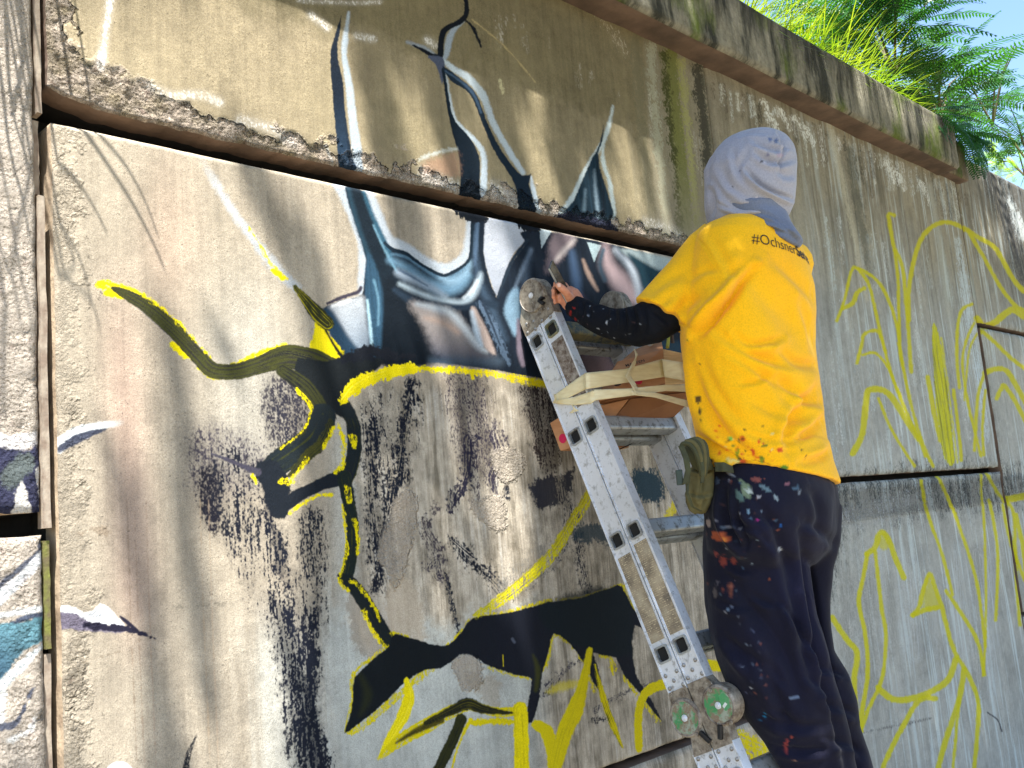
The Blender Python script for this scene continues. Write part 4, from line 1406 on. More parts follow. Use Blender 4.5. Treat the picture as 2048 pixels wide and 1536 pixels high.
# thin filler in the narrow joints
# ---- coping: long weathered beam with an overhang
def beam(name, x0, x1, oh, zb, zt, depth, mat, step=.02):
    nx = int((x1 - x0) / step)
    prof = [(depth, zb), (.0, zb), (-.3 * oh, zb + .001), (-.88 * oh, zb + .002), (-oh, zb + .012)]
    for k in range(1, 13):
        prof.append((-oh, zb + .012 + (zt - zb - .03) * k / 13))
    prof += [(-oh, zt - .018), (-oh + .012, zt), (depth * .3, zt + .004), (depth, zt)]
    xs = np.linspace(x0, x1, nx + 1)
    rings = []
    for x in xs:
        P = np.array([(x, py, pz) for py, pz in prof])
        nn = fbm(P * np.array([9, 9, 9]), 4)
        n2 = fbm(P * np.array([2, 2, 2]) + 5, 2)
        P[:, 1] += .004 * nn + .006 * n2
        P[:, 2] += .004 * nn
        rings.append(P)
    n = len(prof)
    V = np.vstack(rings)
    F = []
    for i in range(nx):
        for k in range(n):
            a, b_ = i * n + k, i * n + (k + 1) % n
            F.append((a, b_, b_ + n, a + n))
    F.append(tuple(range(n))[::-1])
    F.append(tuple(nx * n + k for k in range(n)))
    o = mesh_obj(name, V, F, mat, smooth=True)
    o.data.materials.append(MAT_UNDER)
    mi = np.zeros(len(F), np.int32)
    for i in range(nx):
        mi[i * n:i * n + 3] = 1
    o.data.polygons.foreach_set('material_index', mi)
    child(o, WALL)
    return o


ZB = CZ + .8636 * S
beam('coping_beam', -1.3, 2.800 * S, .106, ZB, CZ + 1.003 * S, .28, MAT_COPE)
o = beam('coping_end_block', 2.806 * S, 2.952 * S, .050, ZB + .004, CZ + .985 * S, .26, old_concrete('mossy_block', (120, 110, 90), (60, 44, 34), (62, 84, 30)))
# earth behind the wall
rows = []
V, F = [], []
ys = [.142, .5, 1.2, 2.5, 5.0, 12.0]
hz = [3.20, 3.26, 3.25, 3.2, 3.1, 2.9]
xs = np.linspace(-4, 30, 90)
for j, yy in enumerate(ys):
    for x in xs:
        V.append((x, yy, hz[j] + .06 * float(vnoise(np.array([x * .8, yy, .3])))))
n = len(xs)
for j in range(len(ys) - 1):
    for i in range(n - 1):
        a = j * n + i
        F.append((a, a + 1, a + n + 1, a + n))
bank = mesh_obj('earth_bank', V, F, MAT_EARTH, smooth=True)
tag(bank, 'bank of dry earth held up behind the wall', kind='structure')
# ------------------------------------------------------------------ folding ladder
XL = 1.800
H0 = np.array([-.120, .463])
EV = np.array([-.3612, -.9325])
NV = np.array([-.9325, .3612])


def LP(x, s, m):
    q = H0 + EV * s + NV * m
    return Vector((x, q[0], CZ + q[1]))


E3 = Vector((0, EV[0], EV[1]))
N3 = Vector((0, NV[0], NV[1]))


def metal(name, col, dirt, amount=.5, rough=.42, met=.55, speck=None):
    m, nt, b = new_mat(name)
    n1 = noise_node(nt, 55, 6, .65)
    n2 = noise_node(nt, 9, 4, .6)
    n3 = noise_node(nt, 260, 2, .5)
    c = mix(nt, ramp(nt, n1.outputs[0], [(.62 - amount * .3, (0, 0, 0)), (.72 - amount * .12, (1, 1, 1))]).outputs[0], tuple(lin(col)), tuple(lin(dirt)))
    c = mix(nt, ramp(nt, n2.outputs[0], [(.4, (0, 0, 0)), (.75, (.4, .4, .4))]).outputs[0], c, tuple(lin(dirt)))
    if speck is not None:
        c = mix(nt, ramp(nt, n3.outputs[0], [(.70, (0, 0, 0)), (.73, (1, 1, 1))]).outputs[0], c, tuple(lin(speck)))
    nt.links.new(c, b.inputs['Base Color'])
    b.inputs['Metallic'].default_value = met
    rr = ramp(nt, n1.outputs[0], [(.35, (rough,) * 3), (.7, (min(1, rough + .3),) * 3)])
    nt.links.new(rr.outputs[0], b.inputs['Roughness'])
    b1 = bump(nt, b, n1.outputs[0], .25, .0008)
    bump(nt, b, noise_node(nt, 400, 2, stretch=(1, .15, .15)).outputs[0], .15, .0004, b1)
    return m


ALU = metal('worn_aluminium', (222, 225, 230), (158, 158, 156), .30, .40, .35, (110, 102, 90))
ALU_D = metal('grimy_hinge_metal', (160, 150, 134), (100, 88, 74), .7, .55, .25, (196, 190, 178))
ALU_M = metal('paint_spattered_aluminium', (168, 160, 150), (92, 74, 62), .8, .55, .3, (196, 190, 180))
RUNG_M = metal('rung_metal', (176, 180, 182), (104, 102, 94), .35, .34, .6, (90, 84, 74))
RUNG_P = metal('painted_rung_metal', (128, 122, 88), (60, 84, 96), .6, .6, .2, (170, 166, 150))
DARKM = simple_mat('dark_rung_inside', (26, 26, 24), rough=.9, bump_s=0)
LAB = None


def label_mat():
    m, nt, b = new_mat('worn_sticker')
    n1 = noise_node(nt, 26, 5, .55)
    base = ramp(nt, n1.outputs[0], [(.30, tuple(lin((168, 156, 132)))), (.50, tuple(lin((140, 126, 104)))), (.68, tuple(lin((100, 90, 78))))])
    uv = nt.nodes.new('ShaderNodeUVMap')
    uv.uv_map = 'UVMap'
    br = nt.nodes.new('ShaderNodeTexBrick')
    br.inputs['Color1'].default_value = (1, 1, 1, 1)
    br.inputs['Color2'].default_value = (0, 0, 0, 1)
    br.inputs['Mortar'].default_value = (0, 0, 0, 1)
    br.inputs['Scale'].default_value = 1.0
    br.inputs['Brick Width'].default_value = .32
    br.inputs['Row Height'].default_value = .022
    br.inputs['Mortar Size'].default_value = .007
    br.inputs['Mortar Smooth'].default_value = .2
    nt.links.new(uv.outputs[0], br.inputs['Vector'])
    n2 = noise_node(nt, 7, 1, .5, vec=uv.outputs[0], stretch=(1.2, 7, 1))
    k = nt.nodes.new('ShaderNodeMath')
    k.operation = 'MULTIPLY'
    g = ramp(nt, n2.outputs[0], [(.50, (0, 0, 0)), (.54, (.8, .8, .8))])
    nt.links.new(br.outputs['Color'], k.inputs[0])
    nt.links.new(g.outputs[0], k.inputs[1])
    c = mix(nt, k.outputs[0], base.outputs[0], tuple(lin((212, 196, 160))))
    nt.links.new(c, b.inputs['Base Color'])
    b.inputs['Roughness'].default_value = .7
    return m


LAB = label_mat()


def strip_x(bm, x, s0, s1, m0, m1, nx=-1):
    vs = [bm.verts.new(LP(x, s, m)) for s, m in ((s0, m0), (s1, m0), (s1, m1), (s0, m1))]
    bm.faces.new(vs if nx < 0 else vs[::-1])


LAD = empty('folding_ladder', LP(1.97, 2.21, -.03))
tag(LAD, 'worn aluminium hinged ladder leaning on the painted wall under the painter', 'ladder')


def lchild(o, parent=None):
    child(o, parent or LAD)
    return o


def child_at(o, parent):
    """parent keeps world place even when parent has no transform applied yet"""
    o.parent = parent
    o.matrix_parent_inverse = parent.matrix_world.inverted()
    return o


HW = .0275    # half width of one stringer
T = .024
RH = .0160    # half of a rung


def rounded(x, s, m, r, rc, n=3):
    pts = []
    for cx_, cy_, a0 in ((1, 1, 0), (-1, 1, 90), (-1, -1, 180), (1, -1, 270)):
        for k in range(n + 1):
            a = math.radians(a0 + 90 * k / n)
            pts.append(LP(x, s + cx_ * (r - rc) + rc * math.cos(a), m + cy_ * (r - rc) + rc * math.sin(a)))
    return pts


def stringer(side, mc, s0, s1, holes, mat, plate=None):
    """side -1: the left one (outer face seen), +1 the right one (inner face seen)"""
    xo = XL if side < 0 else XL + .340        # outer face
    xi = xo + T if side < 0 else xo - T
    bm = bmesh.new()
    hs = sorted(h for h in holes if s0 < h < s1)
    # outer web with real holes
    cuts = [s0]
    for h in hs:
        cuts += [h - RH, h + RH]
    cuts.append(s1)
    for i in range(len(cuts) - 1):
        hole = i % 2 == 1
        if not hole:
            strip_x(bm, xo, cuts[i], cuts[i + 1], mc - HW + .0035, mc + HW - .0035, side)
        else:
            strip_x(bm, xo, cuts[i], cuts[i + 1], mc - HW + .0035, mc - RH, side)
            strip_x(bm, xo, cuts[i], cuts[i + 1], mc + RH, mc + HW - .0035, side)
    # flanges (edges of the channel) standing proud of the web
    for sg in (-1, 1):
        c = mc + sg * (HW - .0019)
        p = LP((xo + xi) / 2, (s0 + s1) / 2, c)
        bm_box(bm, p, (T + .0050, s1 - s0, .0036), ((1, 0, 0), E3, N3), bevel=.0006)
    # inner web
    strip_x(bm, xi, s0, s1, mc - HW + .0035, mc + HW - .0035, -side)
    for s in (s0, s1):
        vs = [bm.verts.new(LP(x, s, m)) for x, m in ((xo, mc - HW + .0035), (xi, mc - HW + .0035), (xi, mc + HW - .0035), (xo, mc + HW - .0035))]
        bm.faces.new(vs)
    o = lchild(bm_obj('stringer', bm, mat))
    return o


def rung(mc, s, mat, x0=XL, x1=XL + .340):
    bm = bmesh.new()
    secs = [(x0 - .0045, RH + .0030, .007), (x1 + .0045, RH + .0030, .007)]
    outer = [[bm.verts.new(p) for p in rounded(x, s, mc, r, rc)] for x, r, rc in secs]
    inner = [[bm.verts.new(p) for p in rounded(x, s, mc, RH - .0012, .005)] for x, r, rc in secs]
    n = len(outer[0])
    for k in range(n):
        j = (k + 1) % n
        bm.faces.new((outer[0][k], outer[0][j], outer[1][j], outer[1][k]))
        bm.faces.new((inner[0][j], inner[0][k], inner[1][k], inner[1][j]))
        bm.faces.new((inner[0][k], inner[0][j], outer[0][j], outer[0][k]))
        bm.faces.new((inner[1][j], inner[1][k], outer[1][k], outer[1][j]))
    # collars on the rung beside the stringers, and a ribbed tread
    for k in range(4):
        c = LP((x0 + x1) / 2, s - RH - .0006, mc - .011 + k * .0073)
        bm_box(bm, c, (x1 - x0 - 2 * T - .004, .0022, .0028), ((1, 0, 0), E3, N3))
    o = lchild(bm_obj('rung', bm, mat, smooth=False))
    bm = bmesh.new()
    c = LP(x1 - T - .02, s, mc)
    bm.free()
    for xx_ in (x0 + .003, x1 - T - .03):  # dark sheets close the hollow ends, standing in for the shade inside
        bm = bmesh.new()
        bm.faces.new([bm.verts.new(p) for p in rounded(xx_, s, mc, RH - .0013, .005)])
        child(bm_obj('rung_inner_shade', bm, DARKM), o)
    return o


bm = bmesh.new()
bmesh.ops.create_uvsphere(bm, u_segments=10, v_segments=6, radius=.0048, matrix=Matrix.Scale(.55, 4, (1, 0, 0)))
RIV = bpy.data.meshes.new('rivet')
bm.to_mesh(RIV)
bm.free()
RIV.polygons.foreach_set('use_smooth', [True] * len(RIV.polygons))
RIV.materials.append(metal('rivet_metal', (176, 174, 170), (110, 100, 90), .4, .35, .6))


def rivet(parent, x, s, m):
    o = bpy.data.objects.new('rivet', RIV)
    COL.objects.link(o)
    o.location = LP(x, s, m)
    child(o, parent)
    return o


UP_HOLES = [0, .273, .546, .819]
LO_HOLES = [1.105, 1.378, 1.651, 1.924]
for side in (-1, 1):
    for mc in (0, -.058):
        st = stringer(side, mc, -.075, .905, UP_HOLES, ALU)
        lo = stringer(side, mc, 1.035, 2.205, LO_HOLES, ALU)
        xo = XL - .0012 if side < 0 else XL + .3412
        for (s, m) in ((.862, -.017), (.862, .017), (.878, .0), (.890, -.019), (.893, .020)):
            rivet(st, xo, s + (0.002 if mc else -.003), mc + m)
        for (s, m) in ((1.046, -.018), (1.050, .016), (1.068, -.002), (1.072, .019), (1.080, -.017)):
            rivet(lo, xo, s, mc + m)
        for (s, m) in ((-.058, -.010), (-.050, .014), (-.036, -.018), (-.030, .010)):
            rivet(st, xo - .001 if side < 0 else xo + .001, s, mc + m)
        if side < 0:
            # stained upper plate and worn stickers on the outer face
            def plate(name, s0, s1, mat, parent, proud=.0007, hw=.020):
                me_v = [LP(XL - proud, s0, mc - hw), LP(XL - proud, s1, mc - hw), LP(XL - proud, s1, mc + hw), LP(XL - proud, s0, mc + hw)]
                me_b = [v + Vector((proud * .9, 0, 0)) for v in me_v]
                o = mesh_obj(name, me_v + me_b, [(0, 1, 2, 3), (0, 4, 5, 1), (1, 5, 6, 2), (2, 6, 7, 3), (3, 7, 4, 0)], mat)
                uv = o.data.uv_layers.new(name='UVMap')
                co = {0: (0, 0), 1: (0, 1), 2: (1, 1), 3: (1, 0)}
                for li, l in enumerate(o.data.loops):
                    uv.data[li].uv = co[l.vertex_index % 4]
                child(o, parent)
                return o
            plate('sticker', .575 + (.01 if mc else 0), .790, LAB, st)
            if mc == 0:
                plate('stained_plate', .030, .215, ALU_M, st, .0006, .021)
for s in UP_HOLES + LO_HOLES:
    rung(0, s, RUNG_P if s == 0 else RUNG_M)
    rung(-.058, s + .001, RUNG_M)
for side in (-1, 1):
    for mc in (0, -.058):
        bm = bmesh.new()
        xo = XL if side < 0 else XL + .340 - T
        bm_box(bm, LP(xo + T / 2, 2.200, mc), (T + .012, .035, HW * 2 + .008), ((1, 0, 0), E3, N3), bevel=.004)
        lchild(bm_obj('rubber_foot', bm, simple_mat('black_rubber', (30, 30, 32), rough=.8)))


def disc(bm, x0, x1, s, m, r, n=40, bev=.003):
    secs = [(x0, r - bev), (x0 + (bev if x1 > x0 else -bev), r), (x1 - (bev if x1 > x0 else -bev), r), (x1, r - bev)]
    rings = []
    for x, rr in secs:
        rings.append([bm.verts.new(LP(x, s + rr * math.cos(a), m + rr * math.sin(a))) for a in [2 * math.pi * k / n for k in range(n)]])
    for a, b_ in zip(rings, rings[1:]):
        for k in range(n):
            bm.faces.new((a[k], a[(k + 1) % n], b_[(k + 1) % n], b_[k]))
    bm.faces.new(rings[0])
    bm.faces.new(rings[-1])


def green_disc_mat():
    m, nt, b = new_mat('clear_hinge_cover')
    n = noise_node(nt, 22, 5, .6)
    n2 = noise_node(nt, 60, 5, .7)
    c = mix(nt, ramp(nt, n.outputs[0], [(.44, (0, 0, 0)), (.54, (1, 1, 1))]).outputs[0], tuple(lin((150, 158, 140))), tuple(lin((66, 140, 84))))
    c = mix(nt, ramp(nt, n2.outputs[0], [(.46, (0, 0, 0)), (.58, (1, 1, 1))]).outputs[0], c, tuple(lin((132, 112, 92))))
    nt.links.new(c, b.inputs['Base Color'])
    b.inputs['Roughness'].default_value = .25
    b.inputs['Coat Weight'].default_value = .4
    bump(nt, b, n2.outputs[0], .2, .001)
    return m


GREEN = green_disc_mat()
GREEN2 = simple_mat('green_label', (64, 146, 88), (96, 150, 104), scale=60, rough=.35)
WHITE_M = simple_mat('white_arrow_print', (232, 236, 230), rough=.5, bump_s=0)
BLACKP = simple_mat('black_plastic', (24, 24, 26), rough=.45)


def hinge(side, s, m, r, kind, cheeks):
    """kind 'top' (folded over) or 'mid' (straight)"""
    x0 = (XL - .007) if side < 0 else (XL + .347)
    x1 = x0 + (.036 if side < 0 else -.036)
    bm = bmesh.new()
    disc(bm, x0, x1, s, m, r)
    # raised rim and inner boss
    for c in cheeks:
        xs0 = x0 + (.004 if side < 0 else -.004)
        xs1 = x1 - (.004 if side < 0 else -.004)
        vs0 = [bm.verts.new(LP(xs0, a, b_)) for a, b_ in c]
        vs1 = [bm.verts.new(LP(xs1, a, b_)) for a, b_ in c]
        k = len(c)
        bm.faces.new(vs0)
        bm.faces.new(vs1[::-1])
        for i in range(k):
            bm.faces.new((vs0[i], vs0[(i + 1) % k], vs1[(i + 1) % k], vs1[i]))
    h = lchild(bm_obj('hinge', bm, ALU_D))
    for p in h.data.polygons:
        p.use_smooth = len(p.vertices) == 4 and p.area < 1e-4
    xo = x0 - .0012 if side < 0 else x0 + .0012
    sg = -1 if side < 0 else 1
    # grooved ring
    bm = bmesh.new()
    ring = [LP(x0 + sg * .0002, s + (r - .005) * math.cos(a), m + (r - .005) * math.sin(a)) for a in np.linspace(0, 2 * math.pi, 41)[:-1]]
    n = len(ring)
    outer, inner = [], []
    for a in np.linspace(0, 2 * math.pi, 41)[:-1]:
        outer.append((bm.verts.new(LP(x0, s + (r - .0030) * math.cos(a), m + (r - .0030) * math.sin(a))),
                      bm.verts.new(LP(x0 + sg * .0016, s + (r - .0045) * math.cos(a), m + (r - .0045) * math.sin(a))),
                      bm.verts.new(LP(x0 + sg * .0016, s + (r - .0052) * math.cos(a), m + (r - .0052) * math.sin(a))),
                      bm.verts.new(LP(x0, s + (r - .0058) * math.cos(a), m + (r - .0058) * math.sin(a)))))
    for k in range(n):
        a, b_ = outer[k], outer[(k + 1) % n]
        for q in range(3):
            bm.faces.new((a[q], a[q + 1], b_[q + 1], b_[q]))
    child(bm_obj('rim', bm, ALU_M, smooth=True), h)
    bm = bmesh.new()
    disc(bm, x0 - sg * .001, x0 + sg * .003, s, m, .0075, 20, .001)
    disc(bm, x0, x0 + sg * .0045, s, m, .0045, 16, .001)
    child(bm_obj('bolt', bm, ALU, smooth=False), h)
    if kind == 'mid' and side < 0:
        bm = bmesh.new()
        disc(bm, x0 - sg * .001, x0 + sg * .0006, s, m, r - .008, 40, .0003)
        child(bm_obj('cover', bm, GREEN), h)
        if m > 0:
            bm = bmesh.new()
            pts = [(.002, .008), (-.018, .012), (-.020, .026), (-.006, .034), (.012, .028), (.016, .014)]
            vs = [bm.verts.new(LP(x0 - .0009, s + a, m + b_ - .001)) for a, b_ in pts]
            bm.faces.new(vs)
            child(bm_obj('green_label', bm, GREEN2), h)
            bm = bmesh.new()
            vs = [bm.verts.new(LP(x0 - .0013, s + a, m + b_)) for a, b_ in ((.004, .010), (.010, .012), (.004, .024), (-.001, .020))]
            bm.faces.new(vs)
            child(bm_obj('printed_arrow', bm, WHITE_M), h)
    # release catch
    bm = bmesh.new()
    if kind == 'top':
        bm_box(bm, LP(x0 + sg * .003, s + .036, m + .024), (.010, .020, .009), ((1, 0, 0), (E3 + N3 * .5).normalized(), (N3 - E3 * .5).normalized()), bevel=.002)
        bm_box(bm, LP(x0 + sg * .004, s + .030, m + .030), (.014, .006, .012), ((1, 0, 0), E3, N3), bevel=.001)
    else:
        q = .62 if m < -.01 else -.5
        ax = (E3 + N3 * q).normalized()
        ay = (N3 - E3 * q).normalized()
        bm_box(bm, LP(x0 + sg * .003, s + .050, m + (.034 if m < -.01 else -.020)), (.008, .030, .010), ((1, 0, 0), ax, ay), bevel=.002)
    child(bm_obj('release_catch', bm, BLACKP), h)
    for (a, b_) in (((.040, -.006), (.052, .012)) if kind == 'top' else ((-.034, -.004), (.040, .014))):
        bm = bmesh.new()
        disc(bm, x0 + sg * .000, x0 + sg * .003, s + a, m + b_, .005, 14, .001)
        child(bm_obj('pin', bm, ALU_D), h)
    return h


for side in (-1, 1):
    hinge(side, -.111, -.0165, .0455, 'top', [
        [(-.135, .020), (-.110, .030), (-.035, .029), (-.030, -.086), (-.075, -.086), (-.112, -.058)]])
    hinge(side, .960, -.0635, .0420, 'mid', [[(.900, -.031), (.900, -.084), (.925, -.088), (.960, -.060), (1.010, -.075), (1.040, -.084), (1.040, -.031)]])
    hinge(side, .962, .0320, .0430, 'mid', [[(.898, -.027), (.898, .027), (.925, .040), (.960, .030), (1.005, .030), (1.040, .026), (1.040, -.027)]])
# ------------------------------------------------------------------ cartons taped into the ladder
KRAFT = simple_mat('brown_cardboard', (192, 140, 98), (172, 120, 80), scale=14, rough=.85, bump_s=.3, bump_d=.0012, bump_scale=120, stretch=(1, 1, 4))
KRAFT_D = simple_mat('shaded_cardboard', (142, 96, 60), (122, 80, 48), scale=10, rough=.85, bump_s=.3, bump_d=.0012, bump_scale=120)  # darker copy for undersides, their shade put into the colour
TAPE = simple_mat('masking_tape', (230, 218, 178), (218, 202, 158), scale=30, rough=.6, bump_s=.5, bump_d=.0012, bump_scale=50, stretch=(1, 1, 5))
PINK = simple_mat('magenta_dot_print', (206, 22, 82), (190, 18, 72), rough=.6, bump_s=0)
REDP = simple_mat('red_dot_print', (196, 20, 44), (180, 18, 40), rough=.6, bump_s=0)
INK = simple_mat('dark_ink', (44, 30, 24), rough=.7, bump_s=0)


def hexa(name, front, back, mat, parent=None, bevel=.0006):
    """box from four front corners and four back corners"""
    bm = bmesh.new()
    a = [bm.verts.new(Vector(p)) for p in front]
    b_ = [bm.verts.new(Vector(p)) for p in back]
    bm.faces.new(a)
    bm.faces.new(b_[::-1])
    for i in range(4):
        bm.faces.new((a[i], a[(i + 1) % 4], b_[(i + 1) % 4], b_[i]))
    if bevel:
        bmesh.ops.bevel(bm, geom=list(bm.edges), offset=bevel, segments=1, affect='EDGES')
    return bm_obj(name, bm, mat, parent)


def decal_disc(name, c, u, v, r, mat, off, n=20, ry=None):
    c, u, v = Vector(c), Vector(u).normalized(), Vector(v).normalized()
    nrm = Vector(off)
    return mesh_obj(name, [c + nrm + u * (r * math.cos(a)) + v * ((ry or r) * math.sin(a)) for a in [2 * math.pi * k / n for k in range(n)]], [tuple(range(n))], mat)


def V3(a):
    return Vector([float(x) for x in a])


# upper carton, its printed side turned towards the camera
def slab(name, quad_px, y_of, back_vec, mat):
    """quad of photo points with a y for each, thickness along back_vec"""
    f = [V3(at_y(u, v, y)) for (u, v), y in zip(quad_px, y_of)]
    return f, [p + Vector(back_vec) for p in f]


c1 = empty('cardboard_box', at_y(1300, 830, -.22))
tag(c1, 'upper opened brown cardboard box with printed side, bound to the ladder with tape', 'cardboard box', 'cardboard boxes taped to the ladder')
# printed side
f, bk = slab('side', [(1188, 806), (1236, 724), (1326, 698), (1331, 770)], [-.20, -.20, -.28, -.29], (.012, .012, .004), KRAFT)
o = hexa('printed_side', f, bk, KRAFT)
child(o, c1)
nrm = (f[1] - f[0]).cross(f[2] - f[0]).normalized()
if nrm.dot(Vector(CAMP) - f[0]) < 0:
    nrm = -nrm
e_u = (f[2] - f[1]).normalized()
e_v = nrm.cross(e_u).normalized()
p = V3(at_y(1298, 714, -.256)) + nrm * .004
sq = []
q = .0075
for a, b_, c_, d_ in ((-q, -q, q, -q + .0012), (-q, q - .0012, q, q), (-q, -q, -q + .0012, q), (q - .0012, -q, q, q)):
    sq.append([p + e_u * a + e_v * b_, p + e_u * c_ + e_v * b_, p + e_u * c_ + e_v * d_, p + e_u * a + e_v * d_])
bm = bmesh.new()
for r_ in sq:
    bm.faces.new([bm.verts.new(x) for x in r_])
child(bm_obj('printed_square', bm, INK), o)


def text_mesh(body, size, offset=0.0, bold=0.0, align='LEFT'):
    cu = bpy.data.curves.new('lettering', 'FONT')
    cu.body = body
    cu.size = size
    cu.offset = offset
    cu.align_x = align
    cu.resolution_u = 4
    ob = bpy.data.objects.new('lettering', cu)
    COL.objects.link(ob)
    dg = bpy.context.evaluated_depsgraph_get()
    me = bpy.data.meshes.new_from_object(ob.evaluated_get(dg))
    bpy.data.objects.remove(ob)
    bpy.data.curves.remove(cu)
    return me


me = text_mesh('MARTEN', .013, .0002)
co = get_co(me)
org = V3(at_y(1252, 736, -.228)) + nrm * .004
set_co(me, np.array([list(org + e_u * x + e_v * y) for x, y, z in co]))
me.materials.append(INK)
ob = link(bpy.data.objects.new('lettering', me))
child(ob, o)
# bottom and right side of the upper carton
f2, b2 = slab('b', [(1330, 768), (1190, 808), (1262, 812), (1400, 782)], [-.290, -.200, -.215, -.300], (.0, .006, .006), KRAFT_D)
child(hexa('bottom', f2, b2, KRAFT_D), c1)
PALEK = simple_mat('pale_layered_cardboard', (222, 190, 142), (204, 168, 118), scale=30, rough=.85, bump_s=.5, bump_d=.002, bump_scale=60, stretch=(1, 1, 9))
f3, b3 = slab('s', [(1327, 698), (1400, 714), (1402, 764), (1331, 769)], [-.281, -.335, -.335, -.291], (.008, .014, .0), PALEK)
child(hexa('long_side', f3, b3, PALEK), c1)
f3, b3 = slab('s', [(1236, 727), (1268, 700), (1322, 676), (1326, 699)], [-.196, -.15, -.19, -.279], (.002, .004, -.004), KRAFT)
child(hexa('top_flap', f3, b3, KRAFT), c1)

c2 = empty('cardboard_box', at_y(1290, 850, -.24))
tag(c2, 'lower flattened brown cardboard box resting on the ladder rung below the printed one', 'cardboard box', 'cardboard boxes taped to the ladder')
f, bk = slab('s', [(1196, 812), (1258, 798), (1216, 852), (1204, 846)], [-.205, -.235, -.205, -.200], (.008, .012, .002), KRAFT)
child(hexa('end', f, bk, KRAFT), c2)
f, bk = slab('s', [(1216, 852), (1262, 798), (1402, 782), (1348, 834)], [-.207, -.238, -.31, -.235], (.004, .012, .006), KRAFT_D)
child(hexa('bottom', f, bk, KRAFT_D), c2)
o = decal_disc('red_dot', at_y(1276, 764, -.262), e_u, e_v, .0105, REDP, nrm * .0062, ry=.016)
child(o, c1)
o = decal_disc('dark_dot', at_y(1236, 772, -.232), e_u, e_v, .009, INK, nrm * .0052, ry=.005)
child(o, c1)

# carton behind the left stringers
c3 = empty('cardboard_box', at_y(1165, 880, -.14))
tag(c3, 'brown cardboard box with a magenta dot, wedged behind the left side of the ladder', 'cardboard box', 'cardboard boxes taped to the ladder')
f = [V3(at_x(u, v, 1.845)) for (u, v) in ((1099, 846), (1132, 826), (1156, 892), (1120, 902))]
bk = [p_ + Vector((.22, .012, -.004)) for p_ in f]
o = hexa('carton', f, bk, KRAFT, bevel=.002)
child(o, c3)
o = decal_disc('magenta_dot', at_x(1126, 877, 1.845), (f[1] - f[0]), (f[3] - f[0]), .0125, PINK, Vector((-.0012, 0, 0)))
child(o, c3)


# ---- tape
def ribbon(bm, path, w, thick=.0006, sag=None, crinkle=.0012, seed=0, sub=8):
    """path: list of (point, width direction, width factor)"""
    P = [V3(p[0]) for p in path]
    D = [V3(p[1]).normalized() for p in path]
    Wf = [p[2] if len(p) > 2 else 1.0 for p in path]
    rows_ = []
    for i in range(len(P) - 1):
        for k in range(sub if i < len(P) - 2 else sub + 1):
            t = k / sub
            c = P[i].lerp(P[i + 1], t)
            d = D[i].lerp(D[i + 1], t).normalized()
            wf = (Wf[i] + (Wf[i + 1] - Wf[i]) * t) * w / 2
            tan = (P[i + 1] - P[i]).normalized()
            nn = tan.cross(d).normalized()
            row = []
            for j in range(7):
                a = -1 + j / 3
                z = crinkle * float(vnoise(np.array([i * 3.1 + t * 2.3, a * 1.6, seed * 7.7]))) * 1.6
                row.append((c + d * (a * wf) + nn * z, nn))
            rows_.append(row)
    n = len(rows_)
    top = [[bm.verts.new(p + nn * thick) for p, nn in r] for r in rows_]
    bot = [[bm.verts.new(p) for p, nn in r] for r in rows_]
    for i in range(n - 1):
        for j in range(6):
            bm.faces.new((top[i][j], top[i][j + 1], top[i + 1][j + 1], top[i + 1][j]))
            bm.faces.new((bot[i][j + 1], bot[i][j], bot[i + 1][j], bot[i + 1][j + 1]))
        bm.faces.new((top[i][0], top[i + 1][0], bot[i + 1][0], bot[i][0]))
        bm.faces.new((top[i][6], bot[i][6], bot[i + 1][6], top[i + 1][6]))
    for i in (0, n - 1):
        for j in range(6):
            bm.faces.new((top[i][j], bot[i][j], bot[i][j + 1], top[i][j + 1]))


def tape(paths, label, w=.024):
    bm = bmesh.new()
    for i, (pth, ww) in enumerate(paths):
        ribbon(bm, pth, ww, seed=i + len(label))
    o = bm_obj('tape', bm, TAPE, smooth=True)
    tag(o, label, 'tape', 'masking tape bands round ladder and boxes')
    return o


UPV = (0, -.1, 1)
xo = XL - .0035
aa = lambda u, v: at_x(u, v, xo)
tape([([(at_y(1108, 797, -.14), (0, 0, 1), .7), (aa(1112, 798), (0, .2, 1), .7), (aa(1166, 765), (0, 0, 1), 1.1), (at_y(1172, 762, -.232), (0, 0, 1), 1.15),
        (at_y(1250, 752, -.262), (0, 0, 1), 1.0), (at_y(1326, 736, -.296), (0, 0, 1), 1.35)], .034),
      ([(at_y(1326, 736, -.296), (0, 0, 1), 1.35), (at_y(1362, 742, -.345), (0, 0, 1), 1.35), (at_y(1400, 746, -.355), (0, 0, 1), 1.3)], .034)],
     'broad cream masking tape band stretched from the ladder to the top box corner')
tape([([(at_y(1106, 803, -.14), (0, 0, 1), .3), (aa(1112, 804), (0, 0, 1), .35), (aa(1150, 802), (0, 0, 1), .8), (aa(1182, 795), (0, 0, 1), 1.1), (at_y(1190, 790, -.236), (0, 0, 1), 1.0),
        (at_y(1262, 784, -.285), (0, 0, 1), .7), (at_y(1330, 776, -.33), (0, 0, 1), .6), (at_y(1400, 776, -.36), (0, 0, 1), .8)], .026),
      ([(aa(1142, 806), (0, .3, 1), .4), (aa(1152, 820), (.0, 1, .3), .8), (aa(1140, 826), (0, 1, .2), .5)], .020)],
     'narrow crumpled masking tape band round the ladder below the broad one')
tape([([(at_y(1272, 702, -.262), (0, .5, 1), .9), (at_y(1268, 726, -.272), (1, 0, .2), .8), (at_y(1256, 752, -.28), (1, 0, .2), .8), (at_y(1268, 772, -.29), (1, 0, .1), .7), (at_y(1280, 790, -.30), (1, 0, 0), 1.1)], .026)],
     'short upright masking tape strip crossing the printed box side')
